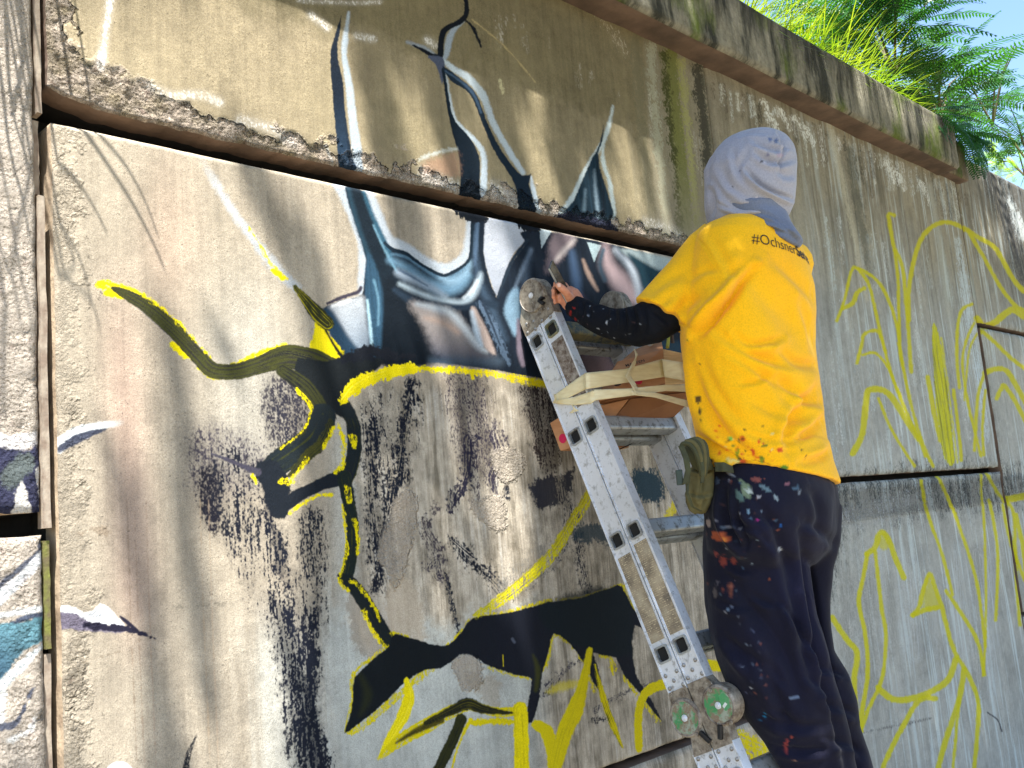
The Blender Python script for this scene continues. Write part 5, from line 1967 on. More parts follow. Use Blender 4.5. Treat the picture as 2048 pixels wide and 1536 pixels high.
tape([([(at_y(1262, 786, -.292), (0, 0, 1), .5), (at_y(1310, 790, -.322), (0, 0, 1), .7), (at_y(1376, 808, -.36), (0, 0, 1), 1.0)], .018)],
     'slack masking tape strip under the lower box beside the shirt')

# ---- brush standing behind the boxes
br = empty('paintbrush', at_y(1335, 690, -.24))
tag(br, 'paintbrush with a paint covered yellow handle standing behind the top box', 'paintbrush')
bm = bmesh.new()
bm_tube(bm, [at_y(1341, 640, -.20), at_y(1338, 668, -.21), at_y(1335, 695, -.22)], [.0035, .004, .005], 8)
child(bm_obj('handle', bm, simple_mat('yellow_handle', (186, 180, 60), (120, 120, 50), rough=.5)), br)
bm = bmesh.new()
bm_box(bm, at_y(1344, 672, -.2), (.010, .006, .040), bevel=.002)
child(bm_obj('ferrule', bm, simple_mat('dark_wood', (74, 56, 40), rough=.6)), br)
rag = None
bm = bmesh.new()
bmesh.ops.create_icosphere(bm, subdivisions=3, radius=.011, matrix=Matrix.Translation(V3(at_y(1300, 684, -.22))))
for v in bm.verts:
    v.co += Vector((1, 1, 1)) * .004 * float(vnoise(np.array(v.co) * 90))
tag(bm_obj('crumpled_tissue', bm, simple_mat('white_paper', (220, 220, 220), rough=.8), smooth=True), 'small crumpled white tissue tucked behind the box under the elbow', 'tissue')
# cord under the rung
bm = bmesh.new()
bm_tube(bm, [at_y(1246, 882, -.17), at_y(1262, 886, -.17), at_y(1278, 884, -.17), at_y(1286, 876, -.17), at_y(1276, 880, -.168), at_y(1258, 890, -.168), at_y(1240, 898, -.165)], .0016, 6)
tag(bm_obj('cord', bm, simple_mat('dark_cord', (44, 44, 40), rough=.8), smooth=True), 'thin dark cord looped under the ladder rung', 'cord')
# ------------------------------------------------------------------ the painter on the ladder
def ring(row, ratio=.62, dep=0.0, n=36, world=True, sq=2.4, shrink=0.0):
    """row: (u_left, v_left, u_right, v_right) or (v, u_left, u_right): silhouette points in the photograph"""
    if len(row) == 3:
        v, u0, u1 = row
        row = (u0, v, u1, v)
    u0, v0, u1, v1 = row
    L, Rr = at_body(u0, v0, dep), at_body(u1, v1, dep)
    C = (L + Rr) / 2
    half = np.linalg.norm((Rr - L)) / 2 - shrink
    slope = (Rr - L)[2] / (2 * max(half, 1e-3))
    pts = []
    for k in range(n):
        a = 2 * math.pi * k / n
        ca, sa = math.cos(a), math.sin(a)
        ca = math.copysign(abs(ca) ** (2 / sq), ca)
        sa = math.copysign(abs(sa) ** (2 / sq), sa)
        if world:
            Aw = half / math.sqrt(.494 + .506 * ratio ** 2)
            off = np.array([Aw * ca, Aw * ratio * sa, 0])
        else:
            off = RT * (half * ca) + FW * (half * ratio * sa)
        off[2] += (off @ RT) * slope
        pts.append(C + off)
    return pts


def loft_px(bm, rows, **kw):
    loft(bm, [ring(r, **kw) if not isinstance(r, tuple) or not isinstance(r[-1], dict) else ring(r[:-1], **{**kw, **r[-1]}) for r in rows])


def tube_px(bm, pts, n=14, capround=True):
    """pts: (u, v, dep, radius in metres)"""
    P = [at_body(u, v, d) for u, v, d, r in pts]
    bm_tube(bm, P, [r for *_, r in pts], n)
    return P


VIEW = None


def facing(me):
    co, no = get_co(me), get_no(me)
    vd = CAMP - co
    vd /= np.linalg.norm(vd, axis=1)[:, None]
    return co, no, np.clip((no * vd).sum(1), -1, 1)


def seg_dist(U, V, pts):
    P = smooth_line(pts, 4)
    best = np.full(U.shape, 1e9)
    side = np.zeros(U.shape)
    s_ = np.zeros(U.shape)
    n = len(P) - 1
    for i in range(n):
        ax, ay = P[i]
        dx, dy = P[i + 1] - P[i]
        L = dx * dx + dy * dy + 1e-9
        t = np.clip(((U - ax) * dx + (V - ay) * dy) / L, 0, 1)
        ex, ey = U - ax - t * dx, V - ay - t * dy
        d = np.hypot(ex, ey)
        m = d < best
        best[m] = d[m]
        side[m] = np.sign(dx * ey - dy * ex)[m]
        s_[m] = ((i + t) / n)[m]
    return best, side, s_


FD = 1.5


def folds(me, creases, base=.003, scale=9.0, stretch=(1, 1, 1)):
    """creases: (points, width px, depth m, kind) pressed into the cloth where it faces the camera; plus soft random folds"""
    co, no, fc = facing(me)
    U, V = proj(co)
    disp = fbm(co * scale * np.array(stretch) + 3.1, 3) * base
    vis = np.clip(fc * 3, 0, 1)
    for c in creases:
        pts, w, d = c[:3]
        asym = c[3] if len(c) > 3 else .5
        q, side, s_ = seg_dist(U, V, pts)
        taper = np.sin(np.pi * np.clip(s_, .04, .96)) ** .6
        g = -np.exp(-(q / w) ** 2) + asym * np.exp(-((q * side - 1.7 * w) / (1.1 * w)) ** 2)
        disp += FD * d * g * taper * vis
    set_co(me, co + no * disp[:, None])
    return me


def splats(me, base, base2, spots, amp=1.0, op=1.0):
    """paint spots: (u, v, radius px, colour, squash)"""
    co, no, fc = facing(me)
    U, V = proj(co)
    t = np.clip(.5 + .5 * fbm(co * 6, 3), 0, 1)[:, None]
    rgb = lin(base) * (1 - t) + lin(base2) * t
    wob = fbm(co * 140, 3)
    wob2 = fbm(co * 60 + 9, 2)
    m0 = fc > 0.02
    for sp in spots:
        u, v, r, c = sp[:4]
        sx, sy = (sp[4], sp[5]) if len(sp) > 5 else (1, 1)
        ang = sp[6] if len(sp) > 6 else 0
        du, dv = U - u, V - v
        ca, sa = math.cos(ang), math.sin(ang)
        x, y = (du * ca + dv * sa) / sx, (-du * sa + dv * ca) / sy
        d = np.hypot(x, y) + (wob * .35 + wob2 * .35) * r
        k = (np.clip((r * amp - d) / 1.3 + .3, 0, 1) * m0 * op)[:, None]
        rgb = rgb * (1 - k) + lin(c) * k
    vcol(me, 'paint', rgb)


def cloth_mat(name, rough=.85, weave=900, sheen=.3, bs=.25, spec=.25):
    m, nt, b = new_mat(name)
    a = nt.nodes.new('ShaderNodeAttribute')
    a.attribute_name = 'paint'
    n = noise_node(nt, 300, 2, .5)
    g = ramp(nt, n.outputs[0], [(.3, (.88, .88, .88)), (.7, (1.08, 1.08, 1.08))])
    nt.links.new(mix(nt, 1.0, a.outputs['Color'], g.outputs[0], 'MULTIPLY'), b.inputs['Base Color'])
    b.inputs['Roughness'].default_value = rough
    b.inputs['Specular IOR Level'].default_value = spec
    b.inputs['Sheen Weight'].default_value = sheen
    b.inputs['Sheen Roughness'].default_value = .5
    b1 = bump(nt, b, noise_node(nt, weave, 2, .5).outputs[0], bs, .0006)
    bump(nt, b, noise_node(nt, 34, 4, .6).outputs[0], .35, .004, b1)
    return m


SKIN = None


def skin_mat():
    m, nt, b = new_mat('skin')
    n = noise_node(nt, 60, 4, .6)
    c = ramp(nt, n.outputs[0], [(.35, tuple(lin((214, 150, 118)))), (.65, tuple(lin((196, 126, 96))))])
    nt.links.new(c.outputs[0], b.inputs['Base Color'])
    b.inputs['Roughness'].default_value = .5
    b.inputs['Subsurface Weight'].default_value = .1
    b.inputs['Subsurface Radius'].default_value = (.01, .004, .002)
    bump(nt, b, noise_node(nt, 300, 3).outputs[0], .2, .0006)
    return m


TORSO = [(448, 1432, 1572), (462, 1408, 1592), (482, 1392, 1606), (520, 1382, 1624), (565, 1372, 1636), (620, 1362, 1641), (680, 1357, 1641),
         (740, 1364, 1646), (800, 1374, 1655), (850, 1382, 1661), (895, 1392, 1668), (915, 1400, 1674)]

# ---- body: one continuous figure under the clothes
bm = bmesh.new()
loft_px(bm, [(300, 1478, 1540), (320, 1452, 1560), (360, 1440, 1566), (400, 1446, 1560), (430, 1462, 1548), (450, 1468, 1545)], ratio=1.05, world=False, shrink=0)
loft_px(bm, [(425, 1466, 1545), (470, 1458, 1555)], ratio=.9, world=False)
loft_px(bm, [(440, 1456, 1556)] + [(r[0], r[1] + 34, r[2] - 34) for r in TORSO[2:-1]] + [(960, 1440, 1650), (1040, 1440, 1650), (1110, 1450, 1640)], ratio=.50)
# legs
LEG_L = [(1090, 1430, 1590), (1180, 1440, 1605), (1260, 1452, 1620), (1330, 1472, 1634), (1400, 1502, 1648), (1470, 1545, 1668), (1560, 1585, 1690), (1660, 1612, 1700)]
LEG_R = [(1090, 1560, 1664), (1180, 1560, 1650), (1260, 1566, 1650), (1330, 1590, 1664), (1400, 1620, 1688), (1470, 1642, 1704), (1560, 1668, 1730), (1660, 1680, 1740)]
loft_px(bm, LEG_L, ratio=.9, world=False, shrink=.026)
loft_px(bm, LEG_R, ratio=1.0, world=False, dep=.09, shrink=.012)
A0 = V3(at_body(1372, 600, -.035))
E0 = V3(at_body(1296, 648, -.045))
W0 = V3(at_y(1147, 612, -.188))


def AM(u, v, t):
    q = E0.lerp(W0, t)
    d_ = V3(R @ _ray(u, v)).normalized()
    return Vector(CAMP) + d_ * ((q - Vector(CAMP)).dot(Vector(FW)) / d_.dot(Vector(FW)))


# left arm
SHL = (1432, 505, -.03)
tube_px(bm, [(1450, 510, .0, .040), (1410, 552, -.01, .038), (1360, 605, -.03, .038), (1300, 644, -.045, .036), (1285, 648, -.045, .036)])
WR = V3(at_y(1150, 612, -.185))
EL = V3(at_body(1290, 645, -.05))
bm_tube(bm, [AM(1292, 648, .03), AM(1262, 652, .22), AM(1224, 648, .46), AM(1184, 634, .74), AM(1160, 620, .9), WR], [.034, .034, .029, .024, .022, .024], 14)
# right arm reaching up to the wall in front of the body
SR = V3(at_body(1572, 525, .06))
ER = SR + Vector((.16, .22, -.10))
WRR = V3(at_y(1440, 570, -.16))
bm_tube(bm, [SR, SR.lerp(ER, .5), ER], [.055, .048, .043], 14)
bm_tube(bm, [ER, ER.lerp(WRR, .4), WRR], [.043, .038, .027], 14)


def finger(bm, pts, r):
    bm_tube(bm, pts, [r * (1 - .08 * i) for i in range(len(pts))], 10)
    for p_, rr in ((pts[-1], r * (1 - .08 * (len(pts) - 1))), (pts[0], r)):
        bmesh.ops.create_icosphere(bm, subdivisions=2, radius=rr, matrix=Matrix.Translation(Vector(p_)))


# right hand, fingers closed round a brush
ph = WRR + Vector((-.035, .035, .03))
bm_tube(bm, [WRR, WRR.lerp(ph, .5), ph], [.026, .034, .030], 12)
for i in range(4):
    a = ph + Vector((.02 - .014 * i, .0, .022 - .012 * i))
    finger(bm, [a, a + Vector((-.022, .018, .012)), a + Vector((-.034, .004, .002)), a + Vector((-.026, -.010, -.006))], .0085 - .0006 * i)
finger(bm, [WRR + Vector((-.01, .0, .03)), ph + Vector((.0, -.02, .025)), ph + Vector((-.022, -.016, .018))], .0105)
# left hand: palm from the wrist, thumb on the near side of the phone, fingers behind it
yy = -.185
hp = lambda u, v, y=yy: V3(at_y(u, v, y))
bm_tube(bm, [WR, hp(1146, 604), hp(1138, 592, -.180), hp(1130, 582, -.172)], [.026, .029, .029, .020], 14)
finger(bm, [hp(1143, 600, -.195), hp(1134, 586, -.205), hp(1124, 577, -.206), hp(1117, 571, -.200)], .0122)
for i, (bu, bv, tu, tv, r) in enumerate(((1138, 582, 1114, 562, .0088), (1136, 590, 1110, 576, .0090), (1134, 599, 1110, 588, .0086), (1133, 606, 1113, 600, .0078))):
    b0 = hp(bu, bv, -.165)
    m1 = hp((bu + tu) / 2 + 3, (bv + tv) / 2 - 3, -.140)
    t1 = hp(tu, tv, -.138)
    t2 = hp(tu - 3, tv + 5, -.165)
    finger(bm, [b0, m1, t1, t2], r)
# feet on the rung
for (cx_, cy_) in ((1.915, -.63), (2.045, -.63)):
    zz = CZ - .785
    bm_tube(bm, [(cx_, cy_ - .05, zz + .16), (cx_, cy_ - .05, zz + .06), (cx_, cy_ + .04, zz + .045), (cx_, cy_ + .13, zz + .03)], [.038, .042, .042, .028], 12)
    bm_tube(bm, [(cx_, cy_ - .05, zz + .15), at_body(1640 if cx_ < 2 else 1712, 1620, 0 if cx_ < 2 else .1)], [.04, .045], 10)
bodym = remeshed(bm, .0042, 4)
bodym.materials.append(skin_mat())
PER = link(bpy.data.objects.new('person', bodym))
tag(PER, 'person in yellow t-shirt, grey hood and paint stained dark trousers painting from the ladder', 'person')
# fingernail of the thumb
bm = bmesh.new()
bm_box(bm, hp(1118, 570.5, -.2125), (.008, .002, .010), (tuple(RT), tuple(FW), (0, 0, 1)), bevel=.0009)
child(bm_obj('thumbnail', bm, simple_mat('nail', (226, 176, 150), rough=.3, bump_s=0)), PER)

# ---- t-shirt
bm = bmesh.new()
loft_px(bm, [(436, 1452, 1560)] + TORSO[:-1], ratio=.60, sq=2.3)
loft_px(bm, [(880, 1388, 1665), (1398, 900, 1672, 920), (1410, 918, 1680, 948), (1413, 926, 1685, 966)], ratio=.66, sq=2.3)
# left sleeve
bm_rings = []
sl = [((1408, 446), (1486, 560), -.010, .62), ((1378, 472), (1478, 592), -.02, .66), ((1340, 522), (1446, 622), -.03, .74), ((1305, 560), (1418, 648), -.04, .80),
      ((1270, 598), (1391, 672), -.05, .84)]
for (a, b_, dep, ra) in sl:
    P0, P1 = at_body(*a, dep), at_body(*b_, dep)
    C = (P0 + P1) / 2
    h = (P1 - P0) / 2
    bm_rings.append([C + h * math.cos(t) + FW * np.linalg.norm(h) * ra * math.sin(t) for t in [2 * math.pi * k / 28 for k in range(28)]])
loft(bm, bm_rings)
# right sleeve (round the far side)
bm_tube(bm, [SR + Vector((-.06, 0, .0)), SR, SR.lerp(ER, .45), SR.lerp(ER, .78)], [.06, .066, .074, .078], 16)
shirt = remeshed(bm, .0046, 5)
CR = [
    ([(1508, 540), (1482, 566), (1462, 596), (1436, 624), (1408, 656), (1394, 670)], 9, .016, .9),
    ([(1496, 528), (1478, 540), (1458, 560)], 12, .005, .4),
    ([(1470, 668), (1500, 686), (1540, 684), (1566, 674)], 7, .006, .9),
    ([(1432, 660), (1475, 690), (1520, 712), (1570, 728), (1640, 748)], 10, .007, .8),
    ([(1560, 752), (1592, 782), (1618, 800), (1650, 806)], 9, .008, .8),
    ([(1562, 700), (1600, 724), (1640, 730)], 9, .007, .8),
    ([(1552, 520), (1590, 552), (1618, 584), (1636, 612)], 12, .006, .7),
    ([(1478, 768), (1510, 764), (1536, 752)], 5, .004, .7),
    ([(1496, 546), (1530, 590), (1570, 630), (1600, 672)], 22, .006, .3),
    ([(1398, 740), (1408, 800), (1440, 858), (1490, 905), (1550, 932)], 12, .008, .8),
    ([(1384, 700), (1392, 780), (1400, 840)], 10, .005, .6),
    ([(1384, 872), (1416, 884), (1450, 904), (1490, 928), (1530, 934)], 9, .010, 1.2),
    ([(1388, 886), (1416, 908), (1440, 918)], 5, .007, 1.1),
    ([(1640, 770), (1600, 820), (1576, 860), (1576, 900)], 11, .009, .8),
    ([(1655, 830), (1620, 862), (1590, 880)], 9, .008, .8),
    ([(1530, 745), (1570, 780), (1590, 830)], 14, .005, .5),
    ([(1662, 900), (1640, 915), (1600, 925)], 8, .006, .8),
    ([(1290, 590), (1330, 560), (1376, 540)], 14, .004, .5),
    ([(1340, 640), (1370, 610), (1400, 590)], 12, .006, .6),
    ([(1310, 620), (1350, 580)], 10, .004, .6),
    ([(1390, 470), (1416, 500), (1436, 540)], 2.2, .0022, .5),
    ([(1405, 925), (1440, 932), (1500, 948), (1600, 955), (1684, 960)], 2.2, .0020, .4),
    ([(1284, 592), (1332, 630), (1398, 662)], 2.2, .0020, .4),
    ([(1420, 470), (1450, 520), (1470, 560)], 10, .003, .6),
    ([(1380, 560), (1410, 540), (1440, 540)], 8, .003, .7),
    ([(1450, 700), (1500, 730), (1560, 770)], 8, .004, .8),
    ([(1400, 700), (1420, 760), (1460, 820), (1500, 850)], 10, .004, .8),
    ([(1600, 600), (1620, 650), (1630, 700)], 8, .004, .8),
    ([(1500, 800), (1560, 830), (1620, 840)], 9, .003, .7),
    ([(1480, 860), (1540, 880), (1600, 880)], 7, .003, .8),
]
FD = 1.9
folds(shirt, CR, base=.0028, scale=8)
FD = 1.6
rs = random.Random(5)
SP = [(1396, 800, 7, (30, 26, 26), 1, 1.5), (1399, 822, 3, (30, 26, 26), 1, 3), (1402, 842, 2, (30, 26, 26), 1, 4), (1374, 682, 3, (110, 120, 40)), (1568, 938, 8, (30, 120, 34)),
      (1462, 878, 5, (90, 190, 80)), (1478, 880, 4, (70, 90, 20), .6, 1.4), (1530, 892, 6, (60, 100, 30), 1.6, .7), (1518, 884, 5, (220, 60, 20), .8, 1.4),
      (1476, 904, 9, (110, 130, 20), .7, 1.6), (1506, 905, 6, (200, 70, 20), .7, 1.8), (1524, 918, 7, (100, 130, 30), .7, 1.4), (1466, 922, 9, (206, 190, 110), 1.4, .7, .5),
      (1490, 930, 7, (170, 160, 70), 1.4, .6, .4), (1434, 862, 4, (220, 90, 20)), (1440, 852, 3, (210, 70, 30)), (1604, 900, 3, (60, 50, 20), 2, .6, .8), (1612, 914, 2, (60, 50, 20), .6, 2),
      (1526, 852, 2, (80, 60, 20)), (1400, 728, 2, (90, 50, 20)), (1418, 760, 1.6, (120, 60, 30)), (1510, 935, 8, (214, 96, 24), 1.6, .6)]
for i in range(55):
    SP.append((rs.gauss(1500, 38), rs.gauss(903, 18), rs.uniform(1.2, 4.2), rs.choice([(206, 84, 20), (110, 130, 30), (190, 60, 30), (220, 130, 10), (80, 110, 30), (214, 200, 120), (60, 60, 20)]),
               rs.uniform(.6, 1.8), rs.uniform(.6, 1.6), rs.uniform(0, 3)))
splats(shirt, (244, 184, 4), (238, 174, 2), SP, .85, .9)
shirt.materials.append(cloth_mat('yellow_cotton', sheen=.1))
SH = link(bpy.data.objects.new('t_shirt', shirt))
child(SH, PER)

# lettering across the shoulders, laid on the cloth
dg = bpy.context.evaluated_depsgraph_get()
bvh = BVHTree.FromPolygons([v.co.copy() for v in shirt.vertices], [tuple(p.vertices) for p in shirt.polygons])
BLK = simple_mat('dark_shirt_print', (44, 38, 24), rough=.8, bump_s=0)


def hit(u, v):
    d = V3(R @ _ray(u, v)).normalized()
    return bvh.ray_cast(Vector(CAMP), d)


P0 = hit(1503, 486)[0]
P1 = hit(1560, 501)[0]
base_dir = (P1 - P0)
slope = base_dir.z / math.hypot(base_dir.x, base_dir.y)


AX = Vector((2.04, -.60, 0))
z0_ = P0.z
arc = []
for th in np.radians(np.arange(200, 361, 1.0)):
    o_ = AX + Vector((math.cos(th), math.sin(th), 0)) * .6
    h, nn, _, _ = bvh.ray_cast(Vector((o_.x, o_.y, z0_)), Vector((-math.cos(th), -math.sin(th), 0)))
    arc.append((th, h))
ths = np.array([a for a, h in arc if h is not None])
hp_ = np.array([list(h) for a, h in arc if h is not None])
cum = np.r_[0, np.cumsum(np.hypot(*np.diff(hp_[:, :2], axis=0).T))]
th0 = math.atan2(P0.y - AX.y, P0.x - AX.x) % (2 * math.pi)
c0 = float(np.interp(th0, ths, cum))


def print_on(body, size, x_from, offset):
    me = text_mesh(body, size, offset)
    co = get_co(me)
    wid = co[:, 0].max()
    out = []
    for x, y, z in co:
        th = float(np.interp(c0 + x_from + x, cum, ths))
        zz_ = z0_ + y - .10 * (x_from + x)
        o_ = AX + Vector((math.cos(th), math.sin(th), 0)) * .6
        h, nn, _, _ = bvh.ray_cast(Vector((o_.x, o_.y, zz_)), Vector((-math.cos(th), -math.sin(th), 0)))
        out.append(list(h + nn * .0016) if h is not None else [P0.x, P0.y, zz_])
    set_co(me, np.array(out))
    me.materials.append(BLK)
    o = link(bpy.data.objects.new('printed_lettering', me))
    child(o, SH)
    return wid


w1 = print_on('#Ochsner', .036, 0, -.0003)
print_on('Series', .036, w1 + .002, .0008)

# ---- hood
bm = bmesh.new()
HOOD = [(264, 1494, 1526), (270, 1468, 1552), (284, 1444, 1574), (304, 1428, 1587), (324, 1416, 1591), (345, 1409, 1591), (380, 1410, 1590), (410, 1412, 1586), (430, 1414, 1578), (450, 1420, 1566), (470, 1440, 1560)]
loft_px(bm, HOOD, ratio=1.02, world=False, sq=2.15)
# peak of the cap pushing the hood forward on the left
loft(bm, [[at_body(1430 + 14 * math.cos(a), 330 + 26 * math.sin(a), .03) for a in [2 * math.pi * k / 12 for k in range(12)]],
          [at_body(1414 + 8 * math.cos(a), 345 + 9 * math.sin(a), .06) for a in [2 * math.pi * k / 12 for k in range(12)]]])
hood = remeshed(bm, .0036, 6)
HCR = [
    ([(1494, 340), (1518, 366), (1550, 384), (1584, 398)], 5, .010, 1.0),
    ([(1556, 266), (1568, 290), (1562, 325), (1556, 345)], 4, .005, .8),
    ([(1508, 284), (1534, 296), (1560, 302)], 6, .006, .9),
    ([(1512, 306), (1536, 322), (1560, 326), (1588, 318)], 6, .006, .8),
    ([(1540, 274), (1556, 284), (1576, 296)], 4, .005, .9),
    ([(1468, 300), (1470, 326), (1478, 352)], 6, .003, .7),
    ([(1450, 402), (1480, 414), (1520, 414), (1556, 420)], 5, .008, .9),
    ([(1440, 408), (1470, 420), (1500, 424)], 4, .005, .8),
    ([(1424, 380), (1424, 410), (1420, 436)], 6, .006, .8),
    ([(1430, 300), (1418, 330), (1416, 360)], 5, .004, .8),
    ([(1556, 340), (1572, 352), (1590, 350)], 7, .004, .6),
    ([(1504, 404), (1530, 412), (1560, 424), (1578, 434)], 4, .006, .8),
    ([(1480, 270), (1500, 264), (1540, 268)], 5, .003, .6),
]
HCR += [([(1566, 270), (1560, 300), (1560, 340), (1568, 380)], 1.6, .0016, .6), ([(1440, 330), (1460, 370), (1500, 395)], 8, .003, .7), ([(1430, 360), (1450, 392), (1470, 400)], 6, .003, .7), ([(1500, 300), (1480, 330), (1484, 360)], 7, .003, .6)]
FD = 1.6
folds(hood, HCR, base=.0028, scale=12)
splats(hood, (152, 153, 164), (138, 139, 152), [(1524, 322, 2.5, (50, 50, 60), 1.6, .7), (1480, 342, 2, (60, 50, 70), .7, 1.6), (1466, 374, 1.5, (60, 50, 60)), (1536, 309, 3, (96, 100, 130)),
                                               (1540, 278, 5, (90, 104, 136), 1, 1), (1552, 282, 4, (90, 104, 136)), (1514, 396, 2, (200, 190, 190)), (1560, 310, 5, (160, 146, 156), 1.6, .8)])
hood.materials.append(cloth_mat('grey_blue_jersey', sheen=.2, weave=1400))
HD = link(bpy.data.objects.new('hood', hood))
child(HD, PER)
# the gathered neck of the hood
bm = bmesh.new()
NK = [((1432, 420), (1574, 416)), ((1440, 432), (1572, 430)), ((1450, 440), (1582, 452)), ((1462, 446), (1596, 474)), ((1474, 452), (1606, 490)), ((1484, 468), (1596, 500))]
rr_ = []
for i, (a, b_) in enumerate(NK):
    P0_, P1_ = at_body(*a, -.02), at_body(*b_, -.02)
    C = (P0_ + P1_) / 2
    h = (P1_ - P0_) / 2
    rr_.append([C + h * math.cos(t) + FW * np.linalg.norm(h) * 1.02 * math.sin(t) + np.array([0, 0, 0]) for t in [2 * math.pi * k / 30 for k in range(30)]])
loft(bm, rr_)
neck = remeshed(bm, .0036, 4)
folds(neck, [([(1470, 430), (1510, 434), (1560, 450), (1592, 476)], 4, .006, .9), ([(1500, 424), (1545, 434), (1580, 456)], 4, .005, .9),
             ([(1540, 452), (1570, 466), (1598, 486)], 3.5, .005, .9), ([(1480, 440), (1520, 446), (1560, 464)], 3, .004, .8)], base=.0018, scale=18)
splats(neck, (104, 114, 136), (88, 98, 120), [])
neck.materials.append(cloth_mat('blue_grey_jersey', sheen=.2, weave=1400))
child(link(bpy.data.objects.new('hood_collar', neck)), PER)

# ---- long black sleeve
bm = bmesh.new()
bm_tube(bm, [A0, A0.lerp(E0, .5), AM(1300, 646, .0), AM(1276, 652, .15), AM(1246, 652, .32), AM(1212, 644, .55), AM(1178, 630, .78), AM(1158, 618, .92), W0],
        [.054, .054, .052, .049, .043, .036, .032, .030, .029], 20)
slv = remeshed(bm, .0038, 6)
folds(slv, [([(1262, 610), (1268, 640), (1262, 672)], 4, .005, .8), ([(1246, 612), (1250, 640), (1244, 670)], 4, .004, .8), ([(1284, 610), (1292, 640), (1288, 672)], 5, .005, .8),
            ([(1230, 616), (1228, 640)], 4, .003, .8), ([(1160, 600), (1166, 616), (1160, 640)], 4, .003, .8), ([(1178, 610), (1182, 636)], 4, .003, .7),
            ([(1306, 622), (1330, 640), (1340, 652)], 5, .004, .7)], base=.003, scale=16)
SS = [(1140, 628, 5, (170, 40, 30), .6, 2.4, .3), (1148, 616, 4, (160, 40, 30), 1.6, .5, .4), (1150, 640, 4, (150, 34, 24), .8, 1.5), (1213, 645, 3.6, (220, 224, 230), .8, 1.4),
      (1195, 657, 3.6, (226, 228, 232), 1.6, .8, .5), (1252, 670, 2.5, (200, 206, 214)), (1180, 612, 2, (200, 206, 212)), (1228, 676, 2, (190, 196, 204)), (1176, 630, 2, (150, 160, 176)),
      (1160, 668, 7, (150, 154, 160), 1.8, .6, .7), (1180, 676, 6, (150, 120, 110), 1.8, .6, .7), (1190, 690, 5, (120, 90, 84), 2, .6, .8), (1150, 655, 5, (160, 160, 164), .8, 1.4)]
for i in range(40):
    SS.append((rs.uniform(1145, 1300), rs.uniform(610, 690), rs.uniform(.8, 1.8), rs.choice([(180, 190, 200), (150, 160, 176), (120, 90, 90)])))
splats(slv, (17, 20, 28), (10, 13, 20), SS, .6, .7)
slv.materials.append(cloth_mat('black_jersey', sheen=0, spec=.15))
child(link(bpy.data.objects.new('long_sleeve', slv)), PER)
bm = bmesh.new()
bm_tube(bm, [SR.lerp(ER, .6), ER, ER.lerp(WRR, .5), WRR], [.058, .056, .046, .034], 18)
slr = remeshed(bm, .006, 4)
splats(slr, (17, 20, 28), (10, 13, 20), [])
slr.materials.append(slv.materials[0])
child(link(bpy.data.objects.new('long_sleeve', slr)), PER)

# ---- trousers
bm = bmesh.new()
loft_px(bm, [(1440, 915, 1656, 945), (1424, 935, 1672, 958), (972, 1410, 1685), (1010, 1404, 1690), (1060, 1406, 1684), (1100, 1414, 1670), (1130, 1440, 1640), (1150, 1480, 1600)], ratio=.62, sq=2.5)
PL = [(1010, 1408, 1590), (1080, 1407, 1604), (1140, 1411, 1616), (1200, 1417, 1630), (1260, 1425, 1644), (1320, 1440, 1652), (1380, 1462, 1664), (1430, 1494, 1676), (1480, 1532, 1688), (1536, 1562, 1702), (1600, 1580, 1712), (1680, 1596, 1722)]
PR = [(1010, 1560, 1686), (1080, 1560, 1680), (1140, 1570, 1666), (1200, 1575, 1660), (1250, 1580, 1661), (1300, 1590, 1666), (1350, 1604, 1694), (1400, 1616, 1708), (1450, 1630, 1715), (1500, 1644, 1734), (1545, 1655, 1746), (1620, 1668, 1752), (1680, 1680, 1756)]
loft_px(bm, PL, ratio=.95, world=False, dep=-.01)
loft_px(bm, PR, ratio=1.0, world=False, dep=.07)
trs = remeshed(bm, .0052, 5)
TC = [
    ([(1598, 1060), (1612, 1120), (1624, 1180), (1636, 1250), (1646, 1320), (1660, 1390), (1676, 1460), (1690, 1536)], 9, .016, .3),
    ([(1500, 990), (1540, 1040), (1570, 1110), (1598, 1170)], 12, .008, .8),
    ([(1452, 980), (1452, 1030), (1466, 1070), (1484, 1098)], 8, .012, .8),
    ([(1472, 990), (1478, 1040), (1494, 1080), (1490, 1100)], 6, .008, .6),
    ([(1600, 1040), (1640, 1060), (1672, 1090)], 10, .006, .7),
    ([(1560, 1120), (1590, 1200), (1610, 1290), (1640, 1380)], 12, .008, .8),
    ([(1450, 1140), (1490, 1200), (1540, 1260), (1580, 1330), (1600, 1400)], 14, .007, .8),
    ([(1470, 1290), (1520, 1330), (1560, 1400), (1580, 1470)], 12, .008, .8),
    ([(1500, 1240), (1540, 1300), (1560, 1360)], 12, .006, .6),
    ([(1620, 980), (1636, 1020), (1640, 1080)], 10, .006, .7),
    ([(1640, 1330), (1664, 1340), (1690, 1350)], 7, .006, .8),
    ([(1650, 1400), (1690, 1420), (1712, 1430)], 8, .006, .8),
    ([(1530, 1430), (1580, 1450), (1640, 1450)], 9, .006, .7),
    ([(1560, 1490), (1600, 1500), (1650, 1496)], 8, .006, .7),
    ([(1660, 1480), (1700, 1490), (1724, 1510)], 8, .006, .8),
]
for i in range(16):
    u_, v_ = rs.uniform(1430, 1680), rs.uniform(1000, 1500)
    sl_ = rs.uniform(.2, 1.2)
    TC.append(([(u_, v_), (u_ + 26, v_ + 26 * sl_ + 8), (u_ + 50, v_ + 70 * sl_)], rs.uniform(5, 9), rs.uniform(.003, .006), .8))
FD = 1.7
folds(trs, TC, base=.010, scale=7, stretch=(1, 1, .6))
